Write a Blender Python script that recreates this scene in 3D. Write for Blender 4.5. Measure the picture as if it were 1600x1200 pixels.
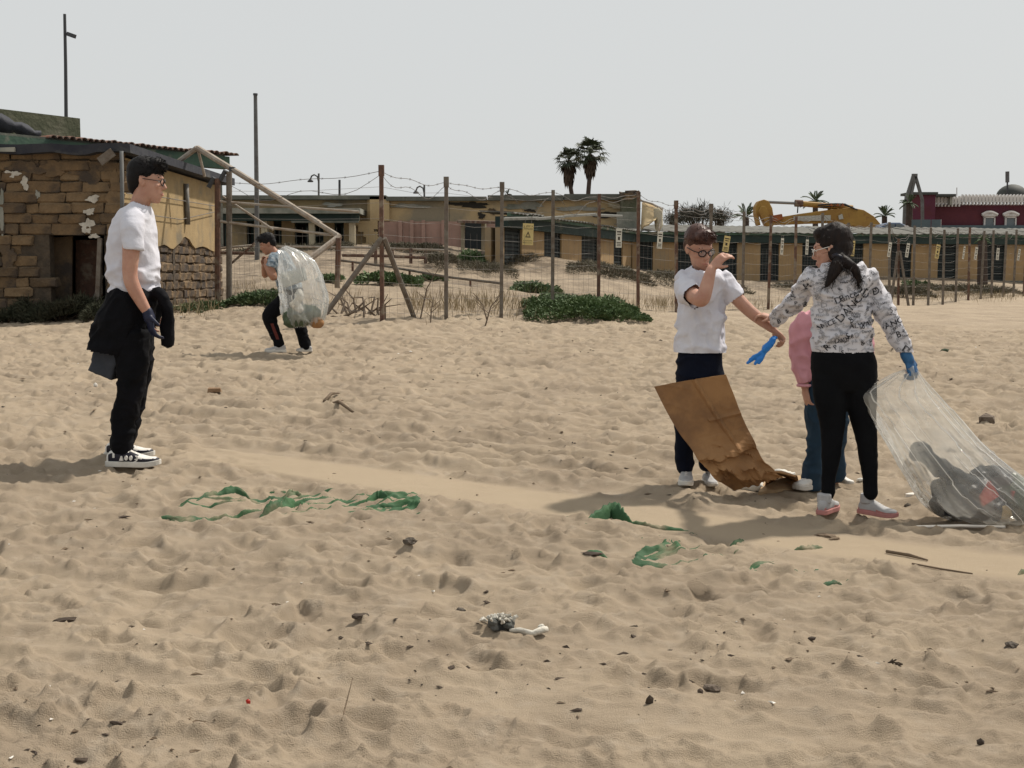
import bpy, bmesh, math, random
import numpy as np
from mathutils import Vector, Matrix
from mathutils.bvhtree import BVHTree

for o in list(bpy.data.objects):
    bpy.data.objects.remove(o)
scene = bpy.context.scene
COL = scene.collection
R = math.radians
random.seed(7)
rng = np.random.default_rng(7)

# ------------------------------------------------------------------ camera
F = 1900.0                      # focal length, in pixels of the 1600 px wide photograph
HC = 1.35                       # camera height
PITCH = math.atan(170 / F)
cam_d = bpy.data.cameras.new('camera')
cam_d.sensor_width = 36
cam_d.lens = 36 * F / 1600
cam_d.clip_start = 0.05
cam_d.clip_end = 12000
cam = bpy.data.objects.new('camera', cam_d)
cam.location = (0, 0, HC)
cam.rotation_euler = (math.pi / 2 - PITCH, 0, 0)
COL.objects.link(cam)
scene.camera = cam

# ------------------------------------------------------------------ sky and sun
SUN_AZ = R(50)                  # from +Y towards +X : behind the scene, to the right
SUN_EL = R(54)
sun_dir = Vector((math.sin(SUN_AZ) * math.cos(SUN_EL), math.cos(SUN_AZ) * math.cos(SUN_EL), math.sin(SUN_EL)))
w = bpy.data.worlds.new('World'); scene.world = w; w.use_nodes = True
nt = w.node_tree; nt.nodes.clear()
sky = nt.nodes.new('ShaderNodeTexSky'); sky.sky_type = 'NISHITA'; sky.sun_disc = False
sky.sun_elevation = SUN_EL; sky.sun_rotation = SUN_AZ
sky.air_density = 1.0; sky.dust_density = 5.0; sky.ozone_density = 1.0
sc = nt.nodes.new('ShaderNodeMix'); sc.data_type = 'RGBA'; sc.blend_type = 'MIX'
sc.inputs['Factor'].default_value = 0.92
sc.inputs['B'].default_value = (6.95, 7.10, 7.05, 1)        # even veil of high haze
bg = nt.nodes.new('ShaderNodeBackground'); bg.inputs['Strength'].default_value = 0.1
wo = nt.nodes.new('ShaderNodeOutputWorld')
nt.links.new(sky.outputs[0], sc.inputs['A']); nt.links.new(sc.outputs['Result'], bg.inputs[0]); nt.links.new(bg.outputs[0], wo.inputs[0])
sl = bpy.data.lights.new('sun', 'SUN'); sl.energy = 4.5; sl.angle = R(2.2); sl.color = (1.0, 0.93, 0.83)
so = bpy.data.objects.new('sun', sl); COL.objects.link(so)
so.rotation_euler = (-sun_dir).to_track_quat('-Z', 'Y').to_euler()
so.location = sun_dir * 50
scene.view_settings.view_transform = 'Standard'
scene.view_settings.look = 'None'
scene.view_settings.exposure = 0.0
scene.view_settings.gamma = 1
scene.view_settings.use_curve_mapping = False
scene.render.engine = 'CYCLES'
scene.cycles.transparent_max_bounces = 16
scene.cycles.max_bounces = 8

# ------------------------------------------------------------------ helpers
CP, SP = math.cos(PITCH), math.sin(PITCH)
def P(px, py, D):
    """world point seen at photo pixel (px,py), D metres ahead of the camera"""
    r = (px - 800) / F; u = (600 - py) / F
    d = Vector((r, CP + SP * u, -SP + CP * u))
    return Vector((0, 0, HC)) + d * (D / d.y)

def link(o, parent=None):
    COL.objects.link(o)
    if parent is not None:
        o.parent = parent
    return o
def tag(o, label=None, cat=None, group=None, kind=None):
    if label: o['label'] = label
    if cat: o['category'] = cat
    if group: o['group'] = group
    if kind: o['kind'] = kind
    return o
def empty(name, loc=(0, 0, 0), rz=0):
    o = bpy.data.objects.new(name, None); o.location = loc; o.rotation_euler = (0, 0, rz)
    o.empty_display_size = 0.1
    COL.objects.link(o); return o
def put(name, me, mat, parent=None, smooth=False):
    """link a mesh (world coordinates) as one object; a child keeps its world place"""
    o = bpy.data.objects.new(name, me)
    if mat is not None and not me.materials:
        for m in (mat if isinstance(mat, (list, tuple)) else [mat]): me.materials.append(m)
    if smooth and len(me.polygons):
        me.polygons.foreach_set('use_smooth', np.ones(len(me.polygons), dtype=bool))
    COL.objects.link(o)
    if parent is not None:
        o.parent = parent
        o.matrix_parent_inverse = world_inv(parent)
    return o
def world_inv(o):
    m = Matrix.Identity(4)
    chain = []
    while o is not None:
        chain.append(o); o = o.parent
    for c in reversed(chain):
        m = m @ c.matrix_parent_inverse @ c.matrix_basis
    return m.inverted()
class MB:
    """collects geometry for one mesh"""
    def __init__(s): s.v = []; s.f = []; s.m = []
    def add(s, vs, fs, mi=0):
        b = len(s.v); s.v.extend([tuple(v) for v in vs]); s.f.extend([tuple(i + b for i in f) for f in fs]); s.m.extend([mi] * len(fs)); return s
    def box(s, c, size, rot=None, mi=0, jit=0.0):
        x, y, z = [k / 2 for k in size]
        vs = [Vector(p) for p in ((-x,-y,-z),(x,-y,-z),(x,y,-z),(-x,y,-z),(-x,-y,z),(x,-y,z),(x,y,z),(-x,y,z))]
        if jit: vs = [v + Vector((random.uniform(-jit, jit), random.uniform(-jit, jit), random.uniform(-jit, jit))) for v in vs]
        if rot is not None: vs = [rot @ v for v in vs]
        c = Vector(c)
        return s.add([v + c for v in vs], [(3,2,1,0),(4,5,6,7),(0,1,5,4),(1,2,6,5),(2,3,7,6),(3,0,4,7)], mi)
    def bar(s, a, b, w, h=None, up=(0, 0, 1), mi=0):
        a = Vector(a); b = Vector(b); d = b - a; L = d.length
        if L < 1e-6: return s
        d.normalize(); u = Vector(up)
        if abs(d.dot(u)) > .98: u = Vector((1, 0, 0))
        sd = d.cross(u).normalized(); u = sd.cross(d)
        M = Matrix((sd, d, u)).transposed()
        return s.box((a + b) / 2, (w, L, h if h else w), M, mi)
    def tube(s, pts, r, n=8, mi=0, cap=True):
        pts = [Vector(p) for p in pts]; N = len(pts)
        rr = r if isinstance(r, (list, tuple)) else [r] * N
        ref = None; vs = []; fs = []
        for i, p in enumerate(pts):
            t = (pts[min(i + 1, N - 1)] - pts[max(i - 1, 0)])
            t = t.normalized() if t.length > 1e-9 else Vector((0, 0, 1))
            if ref is None:
                ref = Vector((0, 0, 1)) if abs(t.z) < .9 else Vector((1, 0, 0))
            a = t.cross(ref); a = a.normalized() if a.length > 1e-6 else t.orthogonal().normalized()
            b = a.cross(t); ref = b
            for k in range(n):
                th = 2 * math.pi * k / n
                vs.append(p + (a * math.cos(th) + b * math.sin(th)) * rr[i])
        for i in range(N - 1):
            for k in range(n):
                k2 = (k + 1) % n
                fs.append((i*n+k, i*n+k2, (i+1)*n+k2, (i+1)*n+k))
        if cap:
            fs.append(tuple(range(n - 1, -1, -1))); fs.append(tuple((N-1)*n + k for k in range(n)))
        return s.add(vs, fs, mi)
    def loft(s, rings, n=24, mi=0, cap=True, e=2.0):
        """rings: (centre, u half-axis vector, v half-axis vector[, exponent])"""
        vs = []; fs = []
        for rg in rings:
            c, u, v = Vector(rg[0]), Vector(rg[1]), Vector(rg[2])
            ex = rg[3] if len(rg) > 3 else e
            for k in range(n):
                th = 2 * math.pi * k / n
                cx, sx = math.cos(th), math.sin(th)
                q = 2.0 / ex
                vs.append(c + u * (abs(cx) ** q * (1 if cx >= 0 else -1)) + v * (abs(sx) ** q * (1 if sx >= 0 else -1)))
        N = len(rings)
        for i in range(N - 1):
            for k in range(n):
                k2 = (k + 1) % n
                fs.append((i*n+k, i*n+k2, (i+1)*n+k2, (i+1)*n+k))
        if cap:
            fs.append(tuple(range(n - 1, -1, -1))); fs.append(tuple((N-1)*n + k for k in range(n)))
        return s.add(vs, fs, mi)
    def ell(s, c, rx, ry, rz, M=None, n=14, mi=0):
        rings = []; c = Vector(c); M = M or Matrix.Identity(3)
        X, Y, Z = M @ Vector((rx, 0, 0)), M @ Vector((0, ry, 0)), M @ Vector((0, 0, rz))
        m = max(6, n // 2)
        for i in range(m + 1):
            a = -math.pi / 2 + math.pi * i / m
            k = max(math.cos(a), .02)
            rings.append((c + Z * math.sin(a), X * k, Y * k))
        return s.loft(rings, n, mi)
    def mesh(s, name='mesh'):
        me = bpy.data.meshes.new(name)
        me.from_pydata(s.v, [], s.f)
        if any(s.m): me.polygons.foreach_set('material_index', s.m)
        me.update(); return me
    def build(s, name, mat, parent=None, smooth=False):
        me = s.mesh(name)
        bm = bmesh.new(); bm.from_mesh(me); bmesh.ops.recalc_face_normals(bm, faces=bm.faces); bm.to_mesh(me); bm.free()
        return put(name, me, mat, parent, smooth)

# vectorised value noise ----------------------------------------------------
def _hash(i, j, k):
    h = (i.astype(np.int64) * 374761393 + j.astype(np.int64) * 668265263 + k.astype(np.int64) * 2147483647 % 1274126177) & 0x7fffffff
    h = ((h ^ (h >> 13)) * 1274126177) & 0x7fffffff
    h = (h ^ (h >> 16)) & 0xffff
    return h / 65535.0
def vnoise(X, Y, Z=None, seed=0):
    X = np.asarray(X, float); Y = np.asarray(Y, float)
    Z = np.zeros_like(X) + seed * 17.31 if Z is None else np.asarray(Z, float) + seed * 17.31
    xi, yi, zi = np.floor(X), np.floor(Y), np.floor(Z)
    fx, fy, fz = X - xi, Y - yi, Z - zi
    sx, sy, sz = [f * f * f * (f * (f * 6 - 15) + 10) for f in (fx, fy, fz)]
    def hh(a, b, c): return _hash(xi + a, yi + b, zi + c)
    def L(a, b, t): return a + (b - a) * t
    v = L(L(L(hh(0,0,0), hh(1,0,0), sx), L(hh(0,1,0), hh(1,1,0), sx), sy),
          L(L(hh(0,0,1), hh(1,0,1), sx), L(hh(0,1,1), hh(1,1,1), sx), sy), sz)
    return v * 2 - 1
def fbm(X, Y, Z=None, oct=4, seed=0, gain=.5):
    a = 1; s = 0; t = 0; f = 1.0
    for o in range(oct):
        s = s + a * vnoise(np.asarray(X) * f, np.asarray(Y) * f, None if Z is None else np.asarray(Z) * f, seed + o * 3); t += a; a *= gain; f *= 2.03
    return s / t

# ------------------------------------------------------------------ materials
def mat(name, col, rough=.8, col2=None, scale=6.0, detail=6, bump=0.0, bscale=40.0, metal=0, coords='Object', stretch=(1, 1, 1), contrast=(.35, .65), col3=None, scale3=1.2, con3=(.5, .7), spec=.3, sss=0):
    m = bpy.data.materials.new(name); m.use_nodes = True
    n = m.node_tree.nodes; l = m.node_tree.links
    b = n['Principled BSDF']
    b.inputs['Base Color'].default_value = (*col, 1); b.inputs['Roughness'].default_value = rough; b.inputs['Metallic'].default_value = metal
    b.inputs['Specular IOR Level'].default_value = spec
    if sss:
        b.inputs['Subsurface Weight'].default_value = sss; b.inputs['Subsurface Radius'].default_value = (1.0, .35, .2); b.inputs['Subsurface Scale'].default_value = .008
    tc = n.new('ShaderNodeTexCoord'); mp = n.new('ShaderNodeMapping'); mp.inputs['Scale'].default_value = stretch
    l.new(tc.outputs[coords], mp.inputs[0])
    def ramp(sc_, con, det=detail):
        t = n.new('ShaderNodeTexNoise'); t.inputs['Scale'].default_value = sc_; t.inputs['Detail'].default_value = det; t.inputs['Roughness'].default_value = .6
        l.new(mp.outputs[0], t.inputs['Vector'])
        r = n.new('ShaderNodeMapRange'); r.inputs[1].default_value = con[0]; r.inputs[2].default_value = con[1]; r.clamp = True
        l.new(t.outputs['Fac'], r.inputs[0]); return r.outputs[0]
    last = None
    if col2 is not None:
        mx = n.new('ShaderNodeMix'); mx.data_type = 'RGBA'; mx.inputs['A'].default_value = (*col, 1); mx.inputs['B'].default_value = (*col2, 1)
        l.new(ramp(scale, contrast), mx.inputs['Factor']); last = mx.outputs['Result']
    if col3 is not None:
        mx = n.new('ShaderNodeMix'); mx.data_type = 'RGBA'; mx.inputs['A'].default_value = (*col, 1); mx.inputs['B'].default_value = (*col3, 1)
        if last: l.new(last, mx.inputs['A'])
        l.new(ramp(scale3, con3), mx.inputs['Factor']); last = mx.outputs['Result']
    if last: l.new(last, b.inputs['Base Color'])
    if bump:
        t = n.new('ShaderNodeTexNoise'); t.inputs['Scale'].default_value = bscale; t.inputs['Detail'].default_value = 5
        l.new(mp.outputs[0], t.inputs['Vector'])
        bp = n.new('ShaderNodeBump'); bp.inputs['Strength'].default_value = 1; bp.inputs['Distance'].default_value = bump
        l.new(t.outputs['Fac'], bp.inputs['Height']); l.new(bp.outputs[0], b.inputs['Normal'])
    return m
M = {}
M['white_cloth'] = mat('white_cloth', (.62, .62, .67), .9, (.55, .55, .61), 9, bump=.002, bscale=60)
M['black_cloth'] = mat('black_cloth', (.0035, .0038, .005), .9, (.006, .006, .008), 8, bump=.003, bscale=60, spec=.12)
M['black_leggings'] = mat('black_leggings', (.003, .0035, .005), .85, (.005, .0055, .007), 8, bump=.001, bscale=60, spec=.12)
M['navy_cloth'] = mat('navy_cloth', (.004, .006, .014), .9, (.006, .008, .017), 8, bump=.002, bscale=60, spec=.12)
M['grey_lining'] = mat('grey_lining', (.035, .042, .055), .8, (.05, .055, .07), 8, bump=.002)
M['skin'] = mat('skin', (.48, .275, .20), .6, (.37, .185, .13), 11, contrast=(.38, .7), bump=.0006, bscale=180, sss=.12)
M['skin_tan'] = mat('skin_tan', (.34, .18, .12), .55, (.29, .14, .09), 14, contrast=(.4, .7), bump=.0006, bscale=180, sss=.1)
M['lip'] = mat('lip', (.42, .17, .14), .5)
M['hair_black'] = mat('hair_black', (.005, .0045, .0045), .6, (.009, .007, .007), 30, stretch=(1, 1, .25), bump=.002, bscale=120, spec=.18)
M['hair_brown'] = mat('hair_brown', (.045, .018, .014), .45, (.075, .032, .022), 30, stretch=(1, 1, .25), bump=.002, bscale=120)
M['hair_dark'] = mat('hair_dark', (.007, .005, .005), .6, (.018, .011, .009), 40, stretch=(1, 1, .2), bump=.002, bscale=140, spec=.18)
M['eye'] = mat('eye', (.02, .012, .01), .2)
M['glass_frame'] = mat('glass_frame', (.012, .010, .010), .35)
M['hoodie'] = mat('hoodie', (.60, .59, .62), .9, (.53, .52, .55), 7, bump=.002, bscale=60)
M['print_black'] = mat('print_black', (.025, .025, .03), .9)
M['print_grey'] = mat('print_grey', (.30, .30, .32), .9)
M['pink_cloth'] = mat('pink_cloth', (.60, .30, .34), .9, (.52, .25, .29), 8, bump=.002, bscale=60)
M['jeans'] = mat('jeans', (.010, .026, .048), .9, (.017, .040, .068), 7, bump=.0015, bscale=120)
M['blue_glove'] = mat('blue_glove', (.03, .13, .28), .45, (.02, .09, .22), 12, bump=.001)
M['bright_glove'] = mat('bright_glove', (.035, .25, .72), .4, (.02, .18, .58), 14, bump=.002)
M['dark_glove'] = mat('dark_glove', (.010, .013, .035), .5)
M['shoe_white'] = mat('shoe_white', (.72, .70, .66), .6, (.60, .57, .52), 14)
M['shoe_grey'] = mat('shoe_grey', (.42, .42, .42), .8, (.34, .33, .33), 20, bump=.001)
M['shoe_pink'] = mat('shoe_pink', (.46, .20, .18), .7, (.36, .16, .15), 18)
M['shoe_black'] = mat('shoe_black', (.014, .013, .022), .5)
M['sole_dark'] = mat('sole_dark', (.03, .025, .025), .8)
M['sole_white'] = mat('sole_white', (.62, .60, .55), .7, (.5, .47, .42), 12)
M['cardboard'] = mat('cardboard', (.33, .18, .078), .85, (.25, .13, .055), 4, col3=(.17, .09, .045), scale3=2.6, con3=(.50, .66), bump=.003, bscale=30)
M['cardboard_pale'] = mat('cardboard_pale', (.42, .30, .18), .85, (.36, .24, .13), 9)
M['rust'] = mat('rust', (.14, .075, .05), .85, (.085, .05, .038), 12, col3=(.20, .16, .12), scale3=4, con3=(.5, .6), bump=.003)
M['rust_grey'] = mat('rust_grey', (.17, .15, .125), .8, (.11, .085, .065), 10, bump=.003)
M['rail_grey'] = mat('rail_grey', (.36, .32, .27), .7, (.25, .19, .14), 6, bump=.003)
M['wire'] = mat('wire', (.17, .155, .14), .7)
M['barb'] = mat('barb', (.13, .115, .105), .7)
# ------------------------------------------------------------------ the lie of the land
def fenceD(px):
    return 1.0 / (1 / 19.4 + (px - 597) / 1003.0 * (1 / 45.6 - 1 / 19.4))
FENCE_BASE = [(597, 503), (697, 491), (783, 494), (863, 487), (935, 483), (997, 481), (1057, 489), (1110, 488), (1160, 485), (1200, 483),
              (1241, 481), (1283, 480), (1320, 480), (1357, 479), (1390, 478), (1404, 477), (1427, 478), (1450, 478), (1473, 476), (1493, 472), (1513, 469), (1532, 467), (1549, 465), (1567, 464), (1583, 464), (1599, 463)]
ctrl = [(-3.5, .5, .1), (3.5, .5, -.05), (0, 3.3, 0), (-2.3, 4.5, .10), (2.3, 4.5, -.04), (-8, 7, .45), (8, 7, -.05), (-8, 3, .3), (8, 3, -.1), (12, 16, .3), (0, -6, -.1)]
def cp(px, py, D):
    p = P(px, py, D); ctrl.append((p.x, p.y, p.z))
for a in [(207, 717, 7.25), (1090, 752, 7.2), (1335, 803, 6.67), (1270, 772, 7.4), (450, 550, 15.5), (1500, 805, 6.7),
          (190, 495, 20), (0, 505, 20), (-120, 505, 20), (340, 479, 26), (-250, 480, 27),
          (350, 470, 23.5), (470, 478, 21.5), (450, 452, 25), (380, 412, 36), (560, 398, 40), (700, 386, 48), (640, 440, 27), (560, 440, 26), (760, 452, 29), (800, 394, 43), (850, 408, 50), (920, 420, 52),
          (1010, 430, 57), (1200, 440, 58), (1600, 441.5, 62), (1400, 450, 52), (900, 452, 34), (1250, 463, 42), (1100, 462, 38), (500, 384, 56), (380, 388, 56), (300, 400, 44), (620, 383, 57), (1900, 444, 62)]:
    cp(*a)
for px, py in FENCE_BASE[::2]:
    cp(px, py, fenceD(px))
ctrl += [(-40, 62, 2.5), (-8, 63, 2.3), (3, 66, 2.6), (20, 69, 2.8), (40, 69, 2.8), (60, 62, 1.2), (-30, 20, .8), (40, 30, .4), (0, 110, 2.8), (80, 110, 2.8), (-80, 110, 2.8)]
CT = np.array(ctrl)
_d = np.linalg.norm(CT[:, None, :2] - CT[None, :, :2], axis=2)
_n = len(CT)
_A = np.zeros((_n + 3, _n + 3)); _A[:_n, :_n] = np.sqrt(_d ** 2 + .5 ** 2) - .0; _A[:_n, :_n] -= np.eye(_n) * .25
_A[:_n, _n] = 1; _A[:_n, _n+1:_n+3] = CT[:, :2]; _A[_n, :_n] = 1; _A[_n+1:_n+3, :_n] = CT[:, :2].T
_w = np.linalg.solve(_A, np.concatenate([CT[:, 2], np.zeros(3)]))
def base(x, y):
    x = np.asarray(x, float); y = np.asarray(y, float); sh = x.shape
    xf = x.ravel(); yf = y.ravel(); out = np.full(xf.shape, _w[_n]) + _w[_n+1] * xf + _w[_n+2] * yf
    if xf.size < 5000: out += np.sqrt((xf[:, None] - CT[None, :, 0]) ** 2 + (yf[:, None] - CT[None, :, 1]) ** 2 + .25) @ _w[:_n]
    else:
        for i in range(_n): out += _w[i] * np.sqrt((xf - CT[i, 0]) ** 2 + (yf - CT[i, 1]) ** 2 + .25)
    r = np.sqrt(xf ** 2 + yf ** 2); t = np.clip((r - 75) / 40, 0, 1); t = t * t * (3 - 2 * t)
    return (out * (1 - t) + 2.7 * t).reshape(sh)
def G(px, py, guess=None):
    """ground point seen at a photo pixel"""
    lo, hi = 1.5, 75.0
    Ds = np.geomspace(lo, hi, 400)
    r = (px - 800) / F; u = (600 - py) / F
    d = np.array([r, CP + SP * u, -SP + CP * u])
    X = d[0] / d[1] * Ds; Z = HC + d[2] / d[1] * Ds
    below = Z - base(X, Ds) < 0
    i = int(np.argmax(below)) if below.any() else 399
    if i > 0:
        g0 = Z[i-1] - base(np.array([X[i-1]]), np.array([Ds[i-1]]))[0]; g1 = Z[i] - base(np.array([X[i]]), np.array([Ds[i]]))[0]
        t = g0 / (g0 - g1) if g0 != g1 else 0
        D = Ds[i-1] + (Ds[i] - Ds[i-1]) * min(max(t, 0), 1)
    else: D = Ds[0]
    return P(px, py, D)

# ---- trampled sand: a height field of eroded footprints, tracks and drag marks
GX0, GX1, GY0, GY1, GR = -10.0, 10.0, 1.6, 25.0, .0125
gw, gh = int((GX1 - GX0) / GR), int((GY1 - GY0) / GR)
gx = GX0 + np.arange(gw) * GR; gy = GY0 + np.arange(gh) * GR
XX, YY = np.meshgrid(gx, gy)
H = np.zeros((gh, gw), np.float32)
def blur(h, n=1):
    for _ in range(n):
        h = (h + np.roll(h, 1, 0) + np.roll(h, -1, 0)) / 3; h = (h + np.roll(h, 1, 1) + np.roll(h, -1, 1)) / 3
    return h
def upsample(c, st):
    fi = np.minimum(np.arange(gh) / st, c.shape[0] - 1.001); fj = np.minimum(np.arange(gw) / st, c.shape[1] - 1.001)
    i = fi.astype(int); j = fj.astype(int); a = (fi - i)[:, None]; b = (fj - j)[None, :]
    r0 = c[i] * (1 - a) + c[i + 1] * a
    return r0[:, j] * (1 - b) + r0[:, j + 1] * b
def coarse(fx, fy, amp, seed, st=6):
    return (upsample(fbm(XX[::st, ::st] * fx, YY[::st, ::st] * fy, oct=3, seed=seed), st) * amp).astype(np.float32)
def ridged(fx, fy, amp, seed, st=3):
    xs_, ys_ = XX[::st, ::st], YY[::st, ::st]; wv = .6 * vnoise(xs_ * 1.1, ys_ * 1.4, seed=seed + 1)
    return (upsample((1 - np.abs(vnoise(xs_ * fx + wv, ys_ * fy + wv * 2, seed=seed))) ** 1.8 - .36, st) * amp).astype(np.float32)
def polydist(pl, X, Y):
    best = np.full(X.shape, 1e9)
    for (ax, ay), (bx, by) in zip(pl[:-1], pl[1:]):
        dx, dy = bx - ax, by - ay; L2 = dx * dx + dy * dy
        t = np.clip(((X - ax) * dx + (Y - ay) * dy) / L2, 0, 1)
        best = np.minimum(best, np.hypot(X - ax - t * dx, Y - ay - t * dy))
    return best
TRACK = [(p.x, p.y) for p in (G(300, 700), G(480, 727), G(700, 758), G(900, 785), G(1090, 812), G(1300, 845), G(1600, 882), G(1900, 925))]
td = upsample(polydist(TRACK, XX[::4, ::4], YY[::4, ::4]), 4)
tw = (.22 + .07 * np.clip(XX / 3, 0, 1)) + .04 * coarse(1.3, 1.3, 1.0, 3)
tmask = np.clip((td - tw) / .07, 0, 1); tmask = (tmask * tmask * (3 - 2 * tmask)).astype(np.float32)
tend = np.clip((XX + 2.6) / 1.2, 0, 1); tmask = 1 - (1 - tmask) * tend.astype(np.float32)
def stamp(x, y, a, b, ang, depth, lip=0.0, up=0.0):
    """a bowl pressed into the sand: lower envelope, so neighbouring bowls meet in crisp crests"""
    R_ = (1.5 if lip else 1.05) * max(a, b)
    i0, i1 = int((y - R_ - GY0) / GR), int((y + R_ - GY0) / GR) + 1
    j0, j1 = int((x - R_ - GX0) / GR), int((x + R_ - GX0) / GR) + 1
    if i0 < 0 or j0 < 0 or i1 > gh or j1 > gw: return
    dx = XX[i0:i1, j0:j1] - x; dy = YY[i0:i1, j0:j1] - y
    c, s = math.cos(ang), math.sin(ang)
    u = (dx * c + dy * s) / a; v = (-dx * s + dy * c) / (b * (1 + .2 * np.tanh(u * 2)))
    r2 = u * u + v * v; h = H[i0:i1, j0:j1]
    if up: H[i0:i1, j0:j1] = h + up * np.clip(1 - r2, 0, 1) ** 1.5; return
    if lip: h = h + lip * np.exp(-((np.sqrt(r2) - 1.16) / .15) ** 2)
    lev = float(h[h.shape[0] // 2, h.shape[1] // 2]) * .55
    H[i0:i1, j0:j1] = np.where(r2 < 1.0, np.minimum(h, lev - depth * (1 - r2) * (1 + .35 * u)), h)
for k in range(1500):                      # broad, old, blown-in hollows
    y = GY0 + (GY1 - GY0) * random.random() ** 1.15; x = random.uniform(-1, 1) * (1.5 + .50 * y)
    if abs(x) > 9.5: continue
    stamp(x, y, random.uniform(.16, .32), random.uniform(.07, .13), random.gauss(.06, .5), random.uniform(.014, .034), random.choice((0, .006)))
yy_ = GY0 + .1
while yy_ < GY1 - .5:                      # footprint on footprint, loosely packed
    g_ = 1 + max(0, yy_ - 8) * .03; sx, sy = .175 * g_, .085 * g_
    xx_ = -(1.5 + .50 * yy_)
    while xx_ < 1.5 + .50 * yy_:
        if random.random() < .80 and abs(xx_) < 9.5:
            sc_ = random.uniform(.5, 1.12) * g_; b_ = .056 * sc_ * random.uniform(.75, 1.3)
            ang = random.gauss(.06, .40) if random.random() < .75 else random.uniform(0, math.pi)
            stamp(xx_ + random.uniform(-.45, .45) * sx, yy_ + random.uniform(-.5, .5) * sy, .125 * sc_, b_, ang, b_ * random.uniform(.22, .72), random.choice((0, .004, .008, .013)))
        xx_ += sx
    yy_ += sy
for k in range(26000):                      # scuffs, crumbs and little clods
    y = 2.2 + 13 * random.random() ** 1.3; x = random.uniform(-1, 1) * (1.2 + .48 * y)
    if random.random() < .5: stamp(x, y, random.uniform(.012, .04), random.uniform(.009, .02), random.gauss(.1, .6), 0, 0, random.uniform(.003, .011))
    else: stamp(x, y, random.uniform(.025, .075), random.uniform(.010, .024), random.gauss(.1, .55), random.uniform(.005, .015), random.choice((0, .005, .009)))
H = .6 * H + .4 * blur(H, 1)
H += coarse(.55, .7, .024, 1) + coarse(1.6, 3.2, .014, 5) + ridged(2.2, 7.5, .009, 61) + ridged(6, 17, .005, 65, 2)
# drag marks and tyre ruts
def groove(pl, wd, dp, smooth):
    global H
    xs = [p[0] for p in pl]; ys = [p[1] for p in pl]
    i0, i1 = max(0, int((min(ys) - .6 - GY0) / GR)), min(gh, int((max(ys) + .6 - GY0) / GR))
    j0, j1 = max(0, int((min(xs) - .6 - GX0) / GR)), min(gw, int((max(xs) + .6 - GX0) / GR))
    d = polydist(pl, XX[i0:i1, j0:j1], YY[i0:i1, j0:j1]) + .025 * vnoise(XX[i0:i1, j0:j1] * 3, YY[i0:i1, j0:j1] * 3, seed=9)
    m = np.exp(-(d / wd) ** 2)
    H[i0:i1, j0:j1] = H[i0:i1, j0:j1] * (1 - smooth * m) - dp * m + .5 * dp * np.exp(-((d - wd * 1.8) / (wd * .5)) ** 2)
def gl(*pp): return [(G(*p).x, G(*p).y) for p in pp]
for pl, wd, dp, sm in [(gl((680, 1080), (900, 1105), (1150, 1135), (1330, 1150)), .10, .012, .8), (gl((870, 1060), (1120, 1078), (1300, 1090)), .05, .010, .6),
                       (gl((1240, 1088), (1420, 1112), (1600, 1135)), .08, .012, .7), (gl((1000, 1005), (1200, 1020), (1400, 1030)), .05, .008, .6),
                       (gl((830, 975), (1000, 1010), (1150, 1040)), .045, .008, .6), (gl((760, 1062), (1000, 1085), (1260, 1120)), .04, .008, .6),
                       (gl((200, 640), (500, 660), (800, 690), (1040, 720)), .12, .035, .95), (gl((150, 625), (500, 640), (800, 668), (1050, 700)), .09, .03, .9),
                       (gl((330, 690), (600, 715), (900, 755), (1040, 775)), .10, .03, .9), (gl((300, 670), (640, 700), (1000, 740)), .06, .028, .9), (gl((250, 655), (600, 682), (900, 716)), .04, .022, .8), (gl((200, 600), (600, 620), (1040, 655)), .08, .03, .8),
                       (gl((200, 570), (700, 590), (1040, 620)), .10, .02, .6), (gl((1380, 640), (1600, 660)), .12, .02, .7), (gl((1390, 610), (1600, 622)), .10, .02, .6),
                       (gl((0, 600), (170, 612), (400, 640)), .10, .02, .6), (gl((0, 660), (170, 668)), .10, .02, .6)]:
    groove(pl, wd, dp, sm)
H *= (.06 + .94 * tmask)
H += (-.012 * (1 - tmask) + .010 * np.exp(-((td - tw - .16) / .09) ** 2) * tend * (.6 + .4 * coarse(2, 2, 1.0, 11))).astype(np.float32)
H = (H * .92 + blur(H, 1) * .08) * (1.32 + .38 * np.clip((YY - 6) / 8, 0, 1)).astype(np.float32)
def detail(x, y):
    x = np.asarray(x, float); y = np.asarray(y, float)
    fj = np.clip((x - GX0) / GR, 0, gw - 1.001); fi = np.clip((y - GY0) / GR, 0, gh - 1.001)
    j = fj.astype(int); i = fi.astype(int); a = fj - j; b = fi - i
    h = H[i, j] * (1-a) * (1-b) + H[i, j+1] * a * (1-b) + H[i+1, j] * (1-a) * b + H[i+1, j+1] * a * b
    edge = np.minimum(np.minimum(x - GX0, GX1 - x) / 1.0, np.minimum((y - GY0) / .5, (GY1 - y) / 4.0)); edge = np.clip(edge, 0, 1)
    far = np.clip((y - 8) / 30, 0, 1)
    out = h * edge
    m = y > 12
    if m.any():
        xm, ym = x[m], y[m]
        out[m] += fbm(xm * 1.7, ym * 1.5, oct=4, seed=21) * .06 * np.clip((ym - 12) / 10, 0, 1) * np.clip((110 - ym) / 50, 0, 1)
        out[m] += fbm(xm * .33, ym * .3, oct=3, seed=31) * .26 * np.clip((ym - fence_y(xm) - 1) / 6, 0, 1) * np.clip((56 - ym) / 5, 0, 1)
    return out
def fence_y(x):
    return np.where(x < -2, 21.5, 19.4 + (x + 2.073) * (45.6 - 19.4) / (19.2 + 2.073))
def ground(x, y):
    x = np.atleast_1d(np.asarray(x, float)); y = np.atleast_1d(np.asarray(y, float))
    return base(x, y) + detail(x, y)
def gz(x, y): return float(ground(x, y)[0])
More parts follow.
